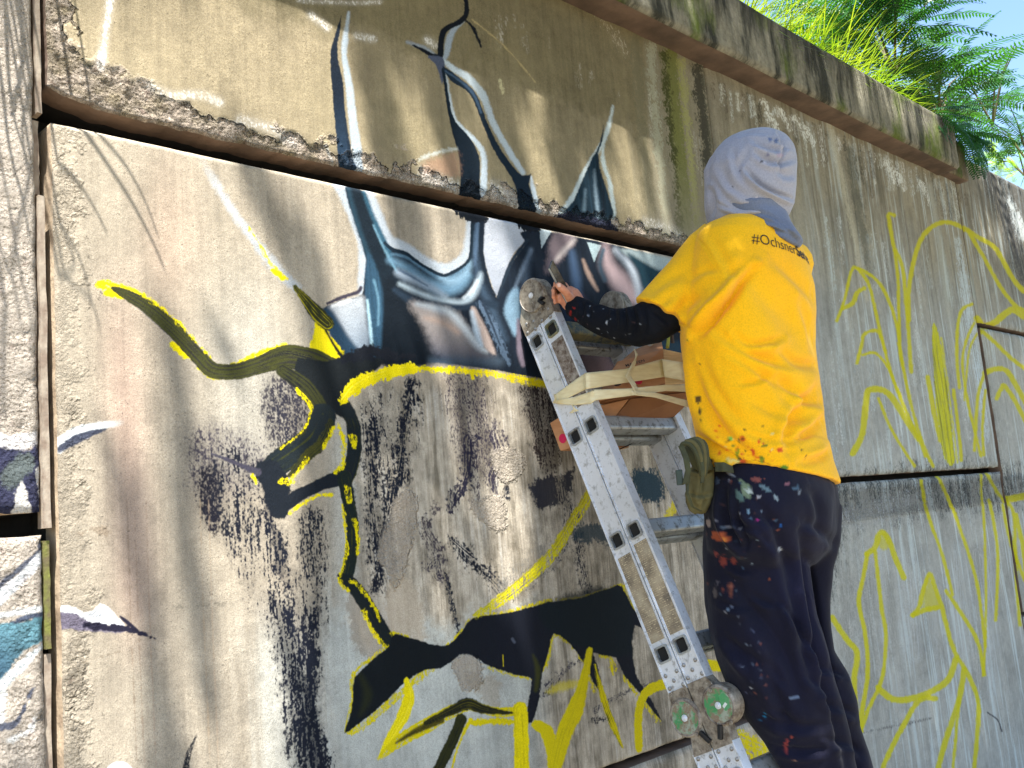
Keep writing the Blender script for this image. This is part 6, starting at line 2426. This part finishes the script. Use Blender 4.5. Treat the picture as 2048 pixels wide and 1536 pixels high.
TS = [(1442, 1074, 11, (196, 96, 48), 1.9, .8, .25), (1450, 1078, 6, (206, 140, 60), 1, 1), (1432, 1108, 5, (160, 70, 60)), (1448, 1125, 9, (150, 66, 50), .9, 1.4), (1466, 1122, 8, (156, 70, 56), .7, 1.3),
      (1460, 1178, 8, (150, 84, 56), .6, 2), (1446, 1180, 5, (140, 70, 50), .7, 1.6), (1417, 1046, 6, (190, 170, 160), .9, 1.3), (1464, 950, 6, (190, 200, 210), 1.5, .7, .4), (1510, 958, 10, (180, 100, 84), 1.7, .7),
      (1490, 974, 13, (150, 168, 130), .8, 1.5, -.5), (1476, 988, 9, (110, 140, 130), .7, 1.8, -.5), (1500, 982, 6, (210, 220, 220), 1.2, .7), (1536, 980, 9, (130, 160, 170), 2, .6, .5), (1552, 996, 6, (180, 196, 200), 2, .5, 1),
      (1518, 995, 4, (220, 220, 230)), (1590, 976, 8, (90, 120, 140), 1.4, .8), (1600, 984, 4, (170, 180, 190)), (1574, 968, 4, (180, 120, 130), 1.6, .6), (1498, 1026, 5, (150, 190, 220), .4, 3, -.4),
      (1514, 1040, 3, (200, 50, 140)), (1561, 1050, 4, (40, 110, 190), .8, 1.5), (1559, 1099, 5, (200, 206, 214), 1.5, .7, .3), (1430, 1182, 7, (110, 100, 96), .7, 2), (1436, 1165, 4, (110, 104, 110)),
      (1530, 1430, 4, (20, 150, 210), .6, 3, .2), (1519, 1440, 3, (20, 140, 200), 1.6, .6, -.6), (1590, 1394, 5, (130, 150, 180), 3.4, .5, -.3), (1572, 1492, 7, (176, 70, 60), .7, 2.2), (1584, 1475, 3, (180, 80, 60)),
      (1538, 1159, 2.5, (220, 120, 60)), (1492, 1290, 2, (170, 190, 220)), (1502, 1376, 2, (200, 206, 220)), (1512, 1520, 3, (160, 90, 80), 1.6, .6), (1590, 1522, 3, (170, 130, 110), 1.6, .6), (1434, 962, 6, (90, 110, 140), .8, 1.4)]
for i in range(110):
    u = rs.gauss(1480, 40)
    TS.append((u, rs.gauss(1040, 90), rs.uniform(.8, 2.2), rs.choice([(150, 170, 190), (120, 80, 70), (90, 120, 150), (170, 170, 180), (160, 90, 70)]), rs.uniform(.6, 1.6), rs.uniform(.6, 2)))
for i in range(60):
    t = rs.random()
    TS.append((1470 + 60 * t + rs.gauss(0, 16), 1150 + 260 * t, rs.uniform(.8, 2), rs.choice([(120, 130, 150), (150, 90, 76), (90, 96, 120)]), 1, rs.uniform(.6, 2)))
splats(trs, (17, 17, 40), (10, 11, 25), TS, .8, .45)
trs.materials.append(cloth_mat('navy_work_cloth', sheen=0.05, weave=700, spec=.2))
child(link(bpy.data.objects.new('trousers', trs)), PER)
# shoes
for (cx_, cy_) in ((1.915, -.63), (2.045, -.63)):
    zz = CZ - .785
    bm = bmesh.new()
    rings_ = []
    for (dy, hw_, top) in ((-.10, .030, .060), (-.07, .038, .085), (0, .042, .085), (.07, .046, .062), (.13, .044, .050), (.165, .026, .040)):
        rings_.append([(cx_ + hw_ * math.cos(a), cy_ + dy, zz + max(-.004, top * .5 + top * .55 * math.sin(a))) for a in [2 * math.pi * k / 14 for k in range(14)]])
    loft(bm, rings_)
    child(bm_obj('shoe', bm, simple_mat('dark_shoe', (40, 40, 44), rough=.7), smooth=True), PER)

# ---- brush in the hidden right hand
bq = empty('paintbrush', ph)
tag(bq, 'paintbrush held to the wall in the hand hidden behind the painter', 'paintbrush')
bm = bmesh.new()
bm_tube(bm, [ph + Vector((.03, -.05, -.01)), ph + Vector((-.03, .012, .008))], [.004, .006], 8)
child(bm_obj('handle', bm, simple_mat('wooden_handle', (150, 110, 70), rough=.5)), bq)
bm = bmesh.new()
bm_box(bm, ph + Vector((-.045, .026, .011)), (.022, .022, .03), ((.8, -.6, 0), (.6, .8, 0), (0, 0, 1)), bevel=.003)
child(bm_obj('bristles', bm, simple_mat('painted_bristles', (34, 44, 58), rough=.8)), bq)

# ---- phone held up in the left hand
ph_ = empty('smartphone', hp(1120, 570, -.17))
tag(ph_, 'dark smartphone held upright in the left hand beside the ladder top', 'smartphone')
TLp, TRp, BLp = V3(at_y(1098, 538, -.190)), V3(at_y(1131, 553, -.135)), V3(at_y(1118, 575, -.190))
ev = (BLp - TLp).normalized()
eu = (TRp - TLp)
eu = (eu - ev * eu.dot(ev)).normalized()
en = eu.cross(ev).normalized()
ctr = TLp + ev * .070 + eu * .034
bm = bmesh.new()
bm_box(bm, ctr, (.070, .142, .0055), (eu, ev, en), bevel=.0015)
child(bm_obj('case', bm, simple_mat('pale_phone_edge', (150, 156, 160), rough=.3, metal=.6, bump_s=0)), ph_)
scr = simple_mat('black_glass', (14, 14, 18), rough=.08, bump_s=0)
for sgn, nm in ((1, 'screen'), (-1, 'back_cover')):
    bm = bmesh.new()
    bm_box(bm, ctr + en * (sgn * .0026), (.0685, .1405, .0014), (eu, ev, en), bevel=.0006)
    child(bm_obj(nm, bm, scr), ph_)

# ---- olive pouch on the left hip
PO = empty('waist_pouch', at_body(1395, 1020, -.12))
tag(PO, 'olive green canvas waist pouch hanging at the left hip of the painter', 'pouch')
OL = simple_mat('olive_canvas', (98, 90, 52), (78, 72, 38), scale=30, rough=.85, bump_s=.4, bump_d=.0008, bump_scale=900)
OL2 = simple_mat('dark_olive_web', (66, 66, 34), (48, 50, 28), scale=30, rough=.8, bump_s=.4, bump_d=.0008, bump_scale=900)
bm = bmesh.new()
rr_ = []
for (v, u0, u1, d) in ((905, 1392, 1428, .40), (925, 1386, 1430, .5), (950, 1378, 1430, .62), (980, 1371, 1427, .72), (1005, 1369, 1422, .72), (1022, 1378, 1414, .6), (1029, 1390, 1408, .4)):
    rr_.append(ring((v, u0, u1), ratio=d * 1.1, dep=-.10, world=False, sq=2.6))
loft(bm, rr_)
pm = remeshed(bm, .0036, 5)
FD = 1.6
folds(pm, [([(1380, 935), (1400, 945), (1424, 940)], 3, .004, .9), ([(1376, 985), (1398, 992), (1420, 988)], 3, .004, .9), ([(1400, 930), (1404, 960), (1400, 1000)], 4, .005, .8), ([(1382, 960), (1384, 1000), (1394, 1020)], 4, .004, .8), ([(1412, 990), (1408, 1015)], 4, .004, .7),
           ([(1372, 1004), (1392, 1024), (1410, 1030)], 3, .003, .6)], base=.0025, scale=22)
pm.materials.append(OL)
child(link(bpy.data.objects.new('bag', pm)), PO)
for k, (du, dv, mt_, r_) in enumerate(((0, 0, OL2, .0055), (7, -4, OL, .0060), (14, -7, OL2, .0050), (20, -8, OL, .0060), (26, -6, OL2, .0050))):
    bm = bmesh.new()
    pts = [at_body(1361 + du, 894 + dv * .5, -.150), at_body(1366 + du, 887 + dv, -.152), at_body(1378 + du, 888 + dv, -.155), at_body(1388 + du * .9, 898 + dv, -.158), at_body(1396 + du * .7, 915 + dv * .5, -.158),
           at_body(1400 + du * .5, 935, -.152), at_body(1402 + du * .3, 952, -.145)]
    pts = [Vector(p_) for p_ in pts]
    bm_tube(bm, [Vector(p_) for p_ in smooth_line([list(p_) for p_ in pts], 3)], [r_ * (.6 + .4 * math.sin(math.pi * (i_ + 1) / 20)) for i_ in range(19)], 8)
    child(bm_obj('flap_layer', bm, mt_, smooth=True), PO)
bm = bmesh.new()
loft(bm, [ring((v, u0, u1), ratio=.9, dep=-.115, world=False, sq=2.2) for v, u0, u1 in ((888, 1372, 1392), (896, 1366, 1404), (915, 1376, 1420), (940, 1388, 1428))])
child(bm_obj('top_flap', bm, OL2, smooth=True), PO)
bm = bmesh.new()
ribbon(bm, [(at_body(1378, 950, -.163), RT), (at_body(1374, 985, -.168), RT), (at_body(1384, 1012, -.164), RT), (at_body(1402, 1022, -.156), RT)], .006, .0015, seed=9)
child(bm_obj('seam', bm, OL2, smooth=True), PO)
bm = bmesh.new()
ribbon(bm, [(at_body(1362, 892, -.16), RT), (at_body(1372, 916, -.165), RT), (at_body(1376, 940, -.17), RT), (at_body(1370, 968, -.17), RT)], .012, .002, seed=4)
child(bm_obj('webbing', bm, OL2, smooth=True), PO)
bm = bmesh.new()
ribbon(bm, [(at_body(1404, 925, -.175), RT), (at_body(1406, 945, -.178), RT), (at_body(1404, 966, -.175), RT)], .007, .002, seed=5)
child(bm_obj('zip_pull', bm, OL2, smooth=True), PO)
bm = bmesh.new()
bm_box(bm, at_body(1359, 955, -.165), (.014, .008, .032), (tuple(RT), tuple(FW), (0, 0, 1)), bevel=.002)
child(bm_obj('buckle', bm, simple_mat('dark_green_plastic', (34, 50, 36), rough=.5)), PO)
bm = bmesh.new()
ribbon(bm, [(at_body(1430, 934, -.14), (0, 0, 1)), (at_body(1448, 934, -.15), (0, 0, 1)), (at_body(1466, 940, -.14), (0, 0, 1), .7)], .020, .002, seed=6)
child(bm_obj('belt_end', bm, OL2, smooth=True), PO)
# ------------------------------------------------------------------ leaves, grass and the tree that shades the wall
def leaf_mat(name, c1, c2, trans=.35, rough=.45, scale=3):
    m = bpy.data.materials.new(name)
    m.use_nodes = True
    nt = m.node_tree
    nt.nodes.clear()
    out = nt.nodes.new('ShaderNodeOutputMaterial')
    b = nt.nodes.new('ShaderNodeBsdfPrincipled')
    t = nt.nodes.new('ShaderNodeBsdfTranslucent')
    mx = nt.nodes.new('ShaderNodeMixShader')
    mx.inputs[0].default_value = trans
    geo = nt.nodes.new('ShaderNodeNewGeometry')
    n = noise_node(nt, scale, 3, .6, vec=geo.outputs['Position'])
    r = ramp(nt, n.outputs[0], [(.38, tuple(lin(c1))), (.62, tuple(lin(c2)))])
    nt.links.new(r.outputs[0], b.inputs['Base Color'])
    br = mix(nt, 1.0, r.outputs[0], (1.3, 1.35, .5), 'MULTIPLY')
    nt.links.new(br, t.inputs['Color'])
    b.inputs['Roughness'].default_value = rough
    nt.links.new(b.outputs[0], mx.inputs[1])
    nt.links.new(t.outputs[0], mx.inputs[2])
    nt.links.new(mx.outputs[0], out.inputs[0])
    return m


FERN = leaf_mat('fern_green', (30, 80, 46), (62, 118, 42), .34)
FERN2 = leaf_mat('fresh_green', (92, 142, 34), (140, 170, 40), .45)
GRASS = leaf_mat('grass_green', (104, 138, 30), (150, 164, 52), .4, .5, 5)
CANOPY = leaf_mat('canopy_leaf', (60, 96, 34), (84, 118, 40), .10)
BARK = simple_mat('bark', (96, 82, 66), (66, 54, 42), scale=12, rough=.95, bump_s=.8, bump_d=.01, bump_scale=40, stretch=(3, 3, .5))
STALK = simple_mat('green_stalk', (88, 92, 44), (70, 60, 40), rough=.7, bump_s=0)


def frond_mesh(name, length=.6, pairs=24, leaflet=.075, droop=.5, mat=FERN, seed=1, width=.015):
    g_ = random.Random(seed)
    bm = bmesh.new()

    def P(t):
        return Vector((length * t, 0, length * (.34 * t - droop * t * t)))
    pts = [P(k / 10) for k in range(11)]
    bm_tube(bm, pts, [.0032 * (1 - .75 * k / 10) for k in range(11)], 4, caps=False)
    for k in range(2, pairs + 1):
        t = k / (pairs + .5)
        c = P(t)
        tan = (P(min(1, t + .02)) - P(t - .02)).normalized()
        ln = leaflet * math.sin(math.pi * (.12 + .86 * t)) ** .7 * g_.uniform(.85, 1.1)
        for sg in (-1, 1):
            side_ = Vector((0, sg, 0))
            d = (side_ * .86 + tan * .48 + Vector((0, 0, g_.uniform(-.22, .05)))).normalized()
            w_ = (tan - d * tan.dot(d)).normalized() * (width / 2)
            c0 = c
            mid = c + d * ln * .5 + Vector((0, 0, -.04 * ln))
            tip = c + d * ln + Vector((0, 0, -.18 * ln))
            v = [bm.verts.new(x) for x in (c0 - w_ * .5, c0 + w_ * .5, mid + w_, tip, mid - w_)]
            bm.faces.new((v[0], v[1], v[2], v[4]))
            bm.faces.new((v[4], v[2], v[3]))
    me = bpy.data.meshes.new(name)
    bm.to_mesh(me)
    bm.free()
    me.materials.append(mat)
    return me


FR = [frond_mesh('frond', .62, 26, .085, .50, FERN, 1), frond_mesh('frond', .48, 22, .070, .30, FERN, 2), frond_mesh('frond', .75, 30, .090, .7, FERN, 3),
      frond_mesh('frond', .40, 18, .065, .2, FERN2, 4)]


def place_frond(parent, me, loc, yaw, pitch, roll=0.0, sc=1.0, name='frond'):
    o = bpy.data.objects.new(name, me)
    COL.objects.link(o)
    m = Matrix.Rotation(yaw, 4, 'Z') @ Matrix.Rotation(-pitch, 4, 'Y') @ Matrix.Rotation(roll, 4, 'X')
    o.matrix_world = Matrix.Translation(Vector(loc)) @ m @ Matrix.Scale(sc, 4)
    o.parent = parent
    o.matrix_parent_inverse = parent.matrix_basis.inverted()
    return o


gr = random.Random(21)


def shrub(label, base, n, spread, sizes, group, meshes, tall=.5, stems=5, upb=.3):
    t = empty('fern_leaved_shrub', base)
    tag(t, label, 'shrub', group)
    base = Vector(base)
    tips = []
    for k in range(stems):
        a = gr.uniform(0, 6.28)
        tip = base + Vector((math.cos(a) * spread[0] * .6, math.sin(a) * spread[1] * .6, tall * gr.uniform(.5, 1)))
        bm = bmesh.new()
        midp = base.lerp(tip, .5) + Vector((0, 0, .08))
        bm_tube(bm, [base, midp, tip], [.009, .006, .003], 5)
        child(bm_obj('stem', bm, STALK), t)
        tips.append((base, midp, tip))
    for i in range(n):
        b0, m0_, t0 = gr.choice(tips)
        s_ = gr.random() ** .7
        p = (b0.lerp(m0_, s_ * 2) if s_ < .5 else m0_.lerp(t0, s_ * 2 - 1)) + Vector((gr.gauss(0, spread[0] * .18), gr.gauss(0, spread[1] * .18), gr.gauss(0, .05)))
        d = p - base
        uu_, vv_ = proj(np.array(p))
        if (vv_ < 130 and uu_ > 1840) or (vv_ < 190 and uu_ > 1900):
            continue
        yaw = math.atan2(d.y, d.x) + gr.gauss(0, .9)
        place_frond(t, gr.choice(meshes), p, yaw, gr.uniform(-.2, .9) * upb * 2, gr.gauss(0, .4), gr.uniform(*sizes))
    return t


FG = 'feathery shrubs growing above the wall'
shrub('dark feathery shrub spilling over the wall top left of the open sky', at_y(1790, 150, .35), 150, (.55, .4), (.55, 1.0), FG, FR[:3], tall=.55)
shrub('dense feathery shrub covering the far end of the coping', at_y(1880, 245, .32), 130, (.50, .35), (.5, .95), FG, FR[:3], tall=.40)
shrub('tall feathery shrub rising behind the grass against the sky', at_y(1735, 70, .7), 70, (.4, .4), (.5, .8), FG, FR[:2] + [FR[3]], tall=.45)
shrub('light feathery branches spread against the sky at the right edge', at_y(1985, 250, .5), 60, (.62, .4), (.7, 1.1), FG, [FR[0], FR[2]], tall=.55, upb=.35)
shrub('feathery shrub at the end of the wall top under the sky', at_y(2060, 330, .6), 55, (.6, .4), (.6, 1.0), FG, FR[:3], tall=.45)
shrub('small yellow green sunlit shrub low at the right edge behind the wall', at_y(2050, 352, 1.2), 40, (.6, .4), (.5, .9), FG, [FR[3]], tall=.25)
# fronds hanging over the end of the coping
hg = empty('hanging_fern', at_y(1890, 262, -.02))
tag(hg, 'dark green fern hanging down over the mossy end of the coping', 'fern')
for i in range(34):
    u = gr.uniform(1850, 1945)
    p = V3(at_y(u, 215 + (u - 1850) * .62 + gr.uniform(-6, 14), gr.uniform(-.10, .05)))
    place_frond(hg, FR[1], p, gr.uniform(-2.6, -.4), gr.uniform(-1.3, -.3), gr.gauss(0, .4), gr.uniform(.35, .62))

# ---- grass behind the coping
bm = bmesh.new()


def blade(bm, p, d, ln, w, droop, n=5):
    p = Vector(p)
    d = Vector(d).normalized()
    side_ = d.cross(Vector((0, 0, 1)))
    side_ = (side_.normalized() if side_.length > .1 else Vector((1, 0, 0)))
    prev = None
    for k in range(n + 1):
        t = k / n
        c = p + d * (ln * t) + Vector((0, 0, -droop * ln * t * t)) + Vector((d.x, d.y, 0)) * (droop * ln * .35 * t * t)
        ww = w * (1 - t) ** .6 * .5 + .0004
        cur = (bm.verts.new(c - side_ * ww), bm.verts.new(c + side_ * ww))
        if prev:
            bm.faces.new((prev[0], prev[1], cur[1], cur[0]))
        prev = cur


for i in range(2600):
    u = gr.uniform(1440, 1830)
    x = at_y(u, (u - 1540) * .60 + 20, .1)[0] + gr.gauss(0, .06)
    y = .145 + abs(gr.gauss(0, .22))
    z = 3.22
    fall = max(.25, 1 - max(0, (u - 1720)) / 160)
    a = gr.uniform(0, 6.28)
    d = Vector((math.cos(a) * .5 - .15, math.sin(a) * .5 - .18, 1.0))
    blade(bm, (x, y, z), d, (.34 + .34 * gr.random()) * fall + .12, gr.uniform(.004, .010), gr.uniform(.25, .85))
g_ = bm_obj('grass', bm, GRASS)
tag(g_, 'long sunlit yellow green grass growing behind the coping', kind='stuff')
g_['label'] = 'long sunlit yellow green grass growing behind the coping'
bm = bmesh.new()
for i in range(1500):
    x = gr.uniform(-1.0, 9.5)
    if 3.0 < x < 4.6:
        continue
    blade(bm, (x, .16 + abs(gr.gauss(0, .3)), 3.2), (gr.gauss(0, .5), gr.gauss(-.1, .4), 1), gr.uniform(.1, .26), .006, gr.uniform(.2, .7), 4)
g2 = bm_obj('grass', bm, FERN)
tag(g2, 'short grass along the top of the earth bank', kind='stuff')

# ---- grass and fronds hanging over the coping above the left edge: they throw the fine shadows there
hb = empty('hanging_grass', (.5, -.1, 3.33))
tag(hb, 'long thin grass hanging over the coping above the left edge of the mural', 'grass tuft')


def shadow_from(u, v, t):
    """place in the air, t metres in front of the wall, whose shadow falls on photograph point (u, v)"""
    X, Z = wallD(u, v)
    return Vector((X * S - .80 * t, -t, CZ + Z * S + 3.3 * t))


bm = bmesh.new()
HB = [
    ([(150, 235), (215, 330), (262, 400), (300, 470), (330, 540)], 9), ([(190, 260), (250, 330), (290, 400), (316, 470)], 6), ([(116, 330), (150, 360), (190, 420), (215, 470)], 6),
    ([(120, 560), (150, 530), (130, 480)], 6), ([(130, 560), (180, 600), (200, 660)], 5), ([(120, 450), (160, 520), (182, 600)], 6),
    ([(30, -20), (44, 60), (40, 140), (20, 220)], 12), ([(55, -20), (60, 80), (75, 170), (60, 260), (42, 330)], 10), ([(10, 0), (14, 120), (30, 240), (60, 330)], 9),
    ([(70, 20), (50, 140), (20, 250), (0, 300)], 8), ([(5, 180), (20, 300), (46, 400), (60, 480)], 9), ([(34, 230), (28, 340), (10, 460), (0, 540)], 8), ([(62, 320), (50, 400), (30, 480), (24, 560)], 7),
    ([(8, 420), (12, 520), (6, 620), (10, 760)], 12), ([(0, 500), (26, 560), (40, 640)], 6), ([(30, 160), (60, 220), (80, 300)], 7), ([(10, 600), (4, 700), (2, 800)], 8),
    ([(80, 40), (72, 120), (80, 200)], 6), ([(44, 560), (60, 620), (62, 700)], 5), ([(20, 90), (36, 180), (52, 250)], 7), ([(60, 150), (44, 240), (52, 330)], 6),
]
for pts, w in HB[:6] + HB[6::2]:
    P = smooth_line(pts, 4)
    c3_ = [shadow_from(u, v, max(.10, (1.22 - wallD(u, v)[1] * S) / 3.3)) for k, (u, v) in enumerate(P)]
    # carry the blade back up to the coping it grows from
    c3_ = [Vector((c3_[0].x + .02, .10, 3.36))] + c3_
    bm_tube(bm, c3_, [w * .00030 * (1 - .5 * k / len(c3_)) + .0006 for k in range(len(c3_))], 5)
child(bm_obj('blade_tuft', bm, GRASS), hb)
hb['kind'] = 'stuff'

# ---- the unseen shade tree: leaves kept only where the wall should lie shaded
LITP = [
    (1.0, [(-80, -80), (700, -80), (720, 100), (716, 340), (1010, 440), (1060, 560), (1062, 742), (820, 738), (690, 760), (650, 820), (630, 900), (610, 1100), (625, 1300), (600, 1640), (-80, 1640)]),
    (.78, [(716, 60), (1000, 200), (1330, 285), (1360, 500), (1100, 450), (716, 345)]),
    (.95, [(985, 745), (1052, 760), (1062, 900), (1074, 1040), (1090, 1200), (1060, 1250), (985, 1250), (950, 1050), (900, 900), (880, 745)]),
    (.55, [(790, 745), (885, 745), (960, 1050), (985, 1260), (900, 1290), (820, 1260), (790, 1000)]),
    (.45, [(1060, 450), (1362, 520), (1300, 600), (1180, 580), (1060, 560)]),
    (.5, [(1030, 1370), (1065, 1370), (1065, 1420), (1035, 1420)]),
]
LITS = [([(1066, 160), (1085, 300), (1112, 430)], 34, 1.0), ([(1232, 225), (1262, 350), (1294, 470)], 34, 1.0), ([(800, 140), (830, 240), (850, 350)], 60, 1.0), ([(930, 160), (955, 280), (972, 400)], 40, .9),
        ([(1182, 240), (1205, 430)], 22, .8), ([(1290, 480), (1330, 600)], 20, .7), ([(880, 1100), (905, 1290)], 40, .9), ([(830, 1180), (838, 1280)], 24, .7)]
SHS = [([(478, 318), (545, 425), (606, 512), (640, 640)], 46, .85), ([(338, 640), (354, 800), (370, 1000), (380, 1180)], 34, .42), ([(254, 960), (275, 1120), (297, 1245), (312, 1400), (326, 1600)], 44, .75),
       ([(733, 70), (758, 205), (792, 345)], 44, 1.0), ([(806, 392), (826, 500), (832, 560)], 42, .9), ([(205, 1080), (216, 1560)], 22, .4), ([(1000, 180), (1020, 300), (1046, 420)], 40, 1.0), ([(880, 150), (905, 330)], 26, .9),
       ([(1130, 200), (1150, 420)], 26, .8), ([(440, 700), (470, 900), (480, 1000)], 26, .4), ([(560, 1100), (590, 1400)], 22, .5), ([(890, 620), (900, 720)], 30, .7), ([(770, 640), (780, 740)], 40, .6),
       ([(950, 640), (960, 740)], 26, .6), ([(930, 800), (945, 960), (952, 1100)], 24, .7), ([(400, 1180), (420, 1560)], 24, .35)]


def inpoly(U, V, P):
    ins = np.zeros(U.shape, bool)
    n = len(P)
    for i in range(n):
        ax, ay = P[i]
        bx, by = P[(i + 1) % n]
        if abs(by - ay) > 1e-9:
            ins ^= ((ay > V) != (by > V)) & (U < (bx - ax) * (V - ay) / (by - ay) + ax)
    return ins


def open_at(X, Z):
    """how much sun the crown lets through towards wall point X, Z (wall units)"""
    U, V = wall_to_px(X, Z)
    o = np.zeros(U.shape)
    ok = (X > .30)
    for val, P in LITP:
        o = np.where(inpoly(U, V, P), np.maximum(o, val), o)
    for pts, w, val in LITS:
        d, _, _ = seg_dist(U, V, pts)
        o = np.maximum(o, val * np.clip((w / 2 - d) / 5 + .5, 0, 1))
    for pts, w, val in SHS:
        d, _, _ = seg_dist(U, V, pts)
        o = o * (1 - val * np.clip((w / 2 - d) / 8 + .5, 0, 1))
    o = np.where(ok, o, 1.0)
    o = np.where(Z > .90, 1.0, np.where(Z > .70, np.maximum(o, .55), o))
    return o


N = 90000
g3 = np.random.default_rng(5)
Xc = g3.uniform(.1, 5.6, N)
Zc = g3.uniform(-2.9, .92, N)
# clumps: neighbouring leaves share a ragged density
dens = fbm(np.stack([Xc * 5, Zc * 1.6, np.full(N, 2.2)], -1), 3)
op = open_at(Xc, Zc)
keep = g3.random(N) > np.clip(op + 0.0 * dens, 0, 1)
keep &= ~((op > .3) & (op < .8) & (dens > .1))
tC = g3.uniform(1.0, 1.5, N) + .12 * Xc
Pc = np.stack([Xc * S - .80 * tC, -tC, CZ + Zc * S + 3.3 * tC], -1)
rel = Pc - CAMP
el = rel[:, 2] / np.hypot(rel[:, 0], rel[:, 1])
UU, VV = proj(Pc)
infront = (rel @ FW) > .05
keep &= ~(infront & (UU > -150) & (UU < 2300) & (VV > -220) & (VV < 1800))
keep &= (Pc[:, 2] > 3.0)
Pk = Pc[keep]
print('canopy leaves', len(Pk))
if len(Pk) > 0:
    n = len(Pk)
    sz = g3.uniform(.022, .045, n)
    d1 = g3.normal(size=(n, 3))
    d1[:, 2] *= .5
    d1 /= np.linalg.norm(d1, axis=1)[:, None]
    d2 = np.cross(d1, np.array([.1, .2, 1.0]) + g3.normal(size=(n, 3)) * .35)
    d2 /= np.linalg.norm(d2, axis=1)[:, None]
    a = Pk - d1 * sz[:, None] * 1.3
    b_ = Pk + d2 * sz[:, None] * .55
    c_ = Pk + d1 * sz[:, None] * 1.3
    d_ = Pk - d2 * sz[:, None] * .55
    V = np.stack([a, b_, c_, d_], 1).reshape(-1, 3)
    me = bpy.data.meshes.new('foliage')
    me.vertices.add(len(V))
    me.vertices.foreach_set('co', V.astype(np.float32).ravel())
    me.loops.add(len(V))
    me.loops.foreach_set('vertex_index', np.arange(len(V), dtype=np.int32))
    me.polygons.add(n)
    me.polygons.foreach_set('loop_start', (np.arange(n) * 4).astype(np.int32))
    me.update(calc_edges=True)
    me.materials.append(CANOPY)
    fo = link(bpy.data.objects.new('foliage', me))
    fo['kind'] = 'stuff'
    TREE = empty('shade_tree', (6.2, -4.6, 0))
    tag(TREE, 'tall small leaved tree out of view, its crown shaped to shade the wall', 'tree')
    child(fo, TREE)
    bm = bmesh.new()
    bm_tube(bm, [(6.2, -4.6, -.1), (6.15, -4.5, 1.5), (6.0, -4.2, 3.2), (5.7, -3.8, 5.0), (5.2, -3.2, 7.0)], [.24, .19, .16, .13, .09], 12)
    child(bm_obj('trunk', bm, BARK, smooth=True), TREE)
    for (st, en) in (((6.0, -4.2, 3.4), (4.4, -1.9, 6.2)), ((5.7, -3.8, 5.0), (2.4, -1.6, 6.8)), ((5.4, -3.4, 6.2), (.8, -1.7, 8.2)), ((5.7, -3.8, 5.0), (7.4, -1.9, 7.2)), ((5.9, -4.1, 4.0), (3.0, -2.0, 4.9)), ((5.2, -3.2, 7.0), (3.5, -2.0, 9.0))):
        s_, e_ = Vector(st), Vector(en)
        bm = bmesh.new()
        m1 = s_.lerp(e_, .4) + Vector((0, 0, .5))
        bm_tube(bm, [s_, m1, s_.lerp(e_, .75) + Vector((0, 0, .3)), e_], [.08, .05, .03, .012], 8)
        child(bm_obj('branch', bm, BARK, smooth=True), TREE)
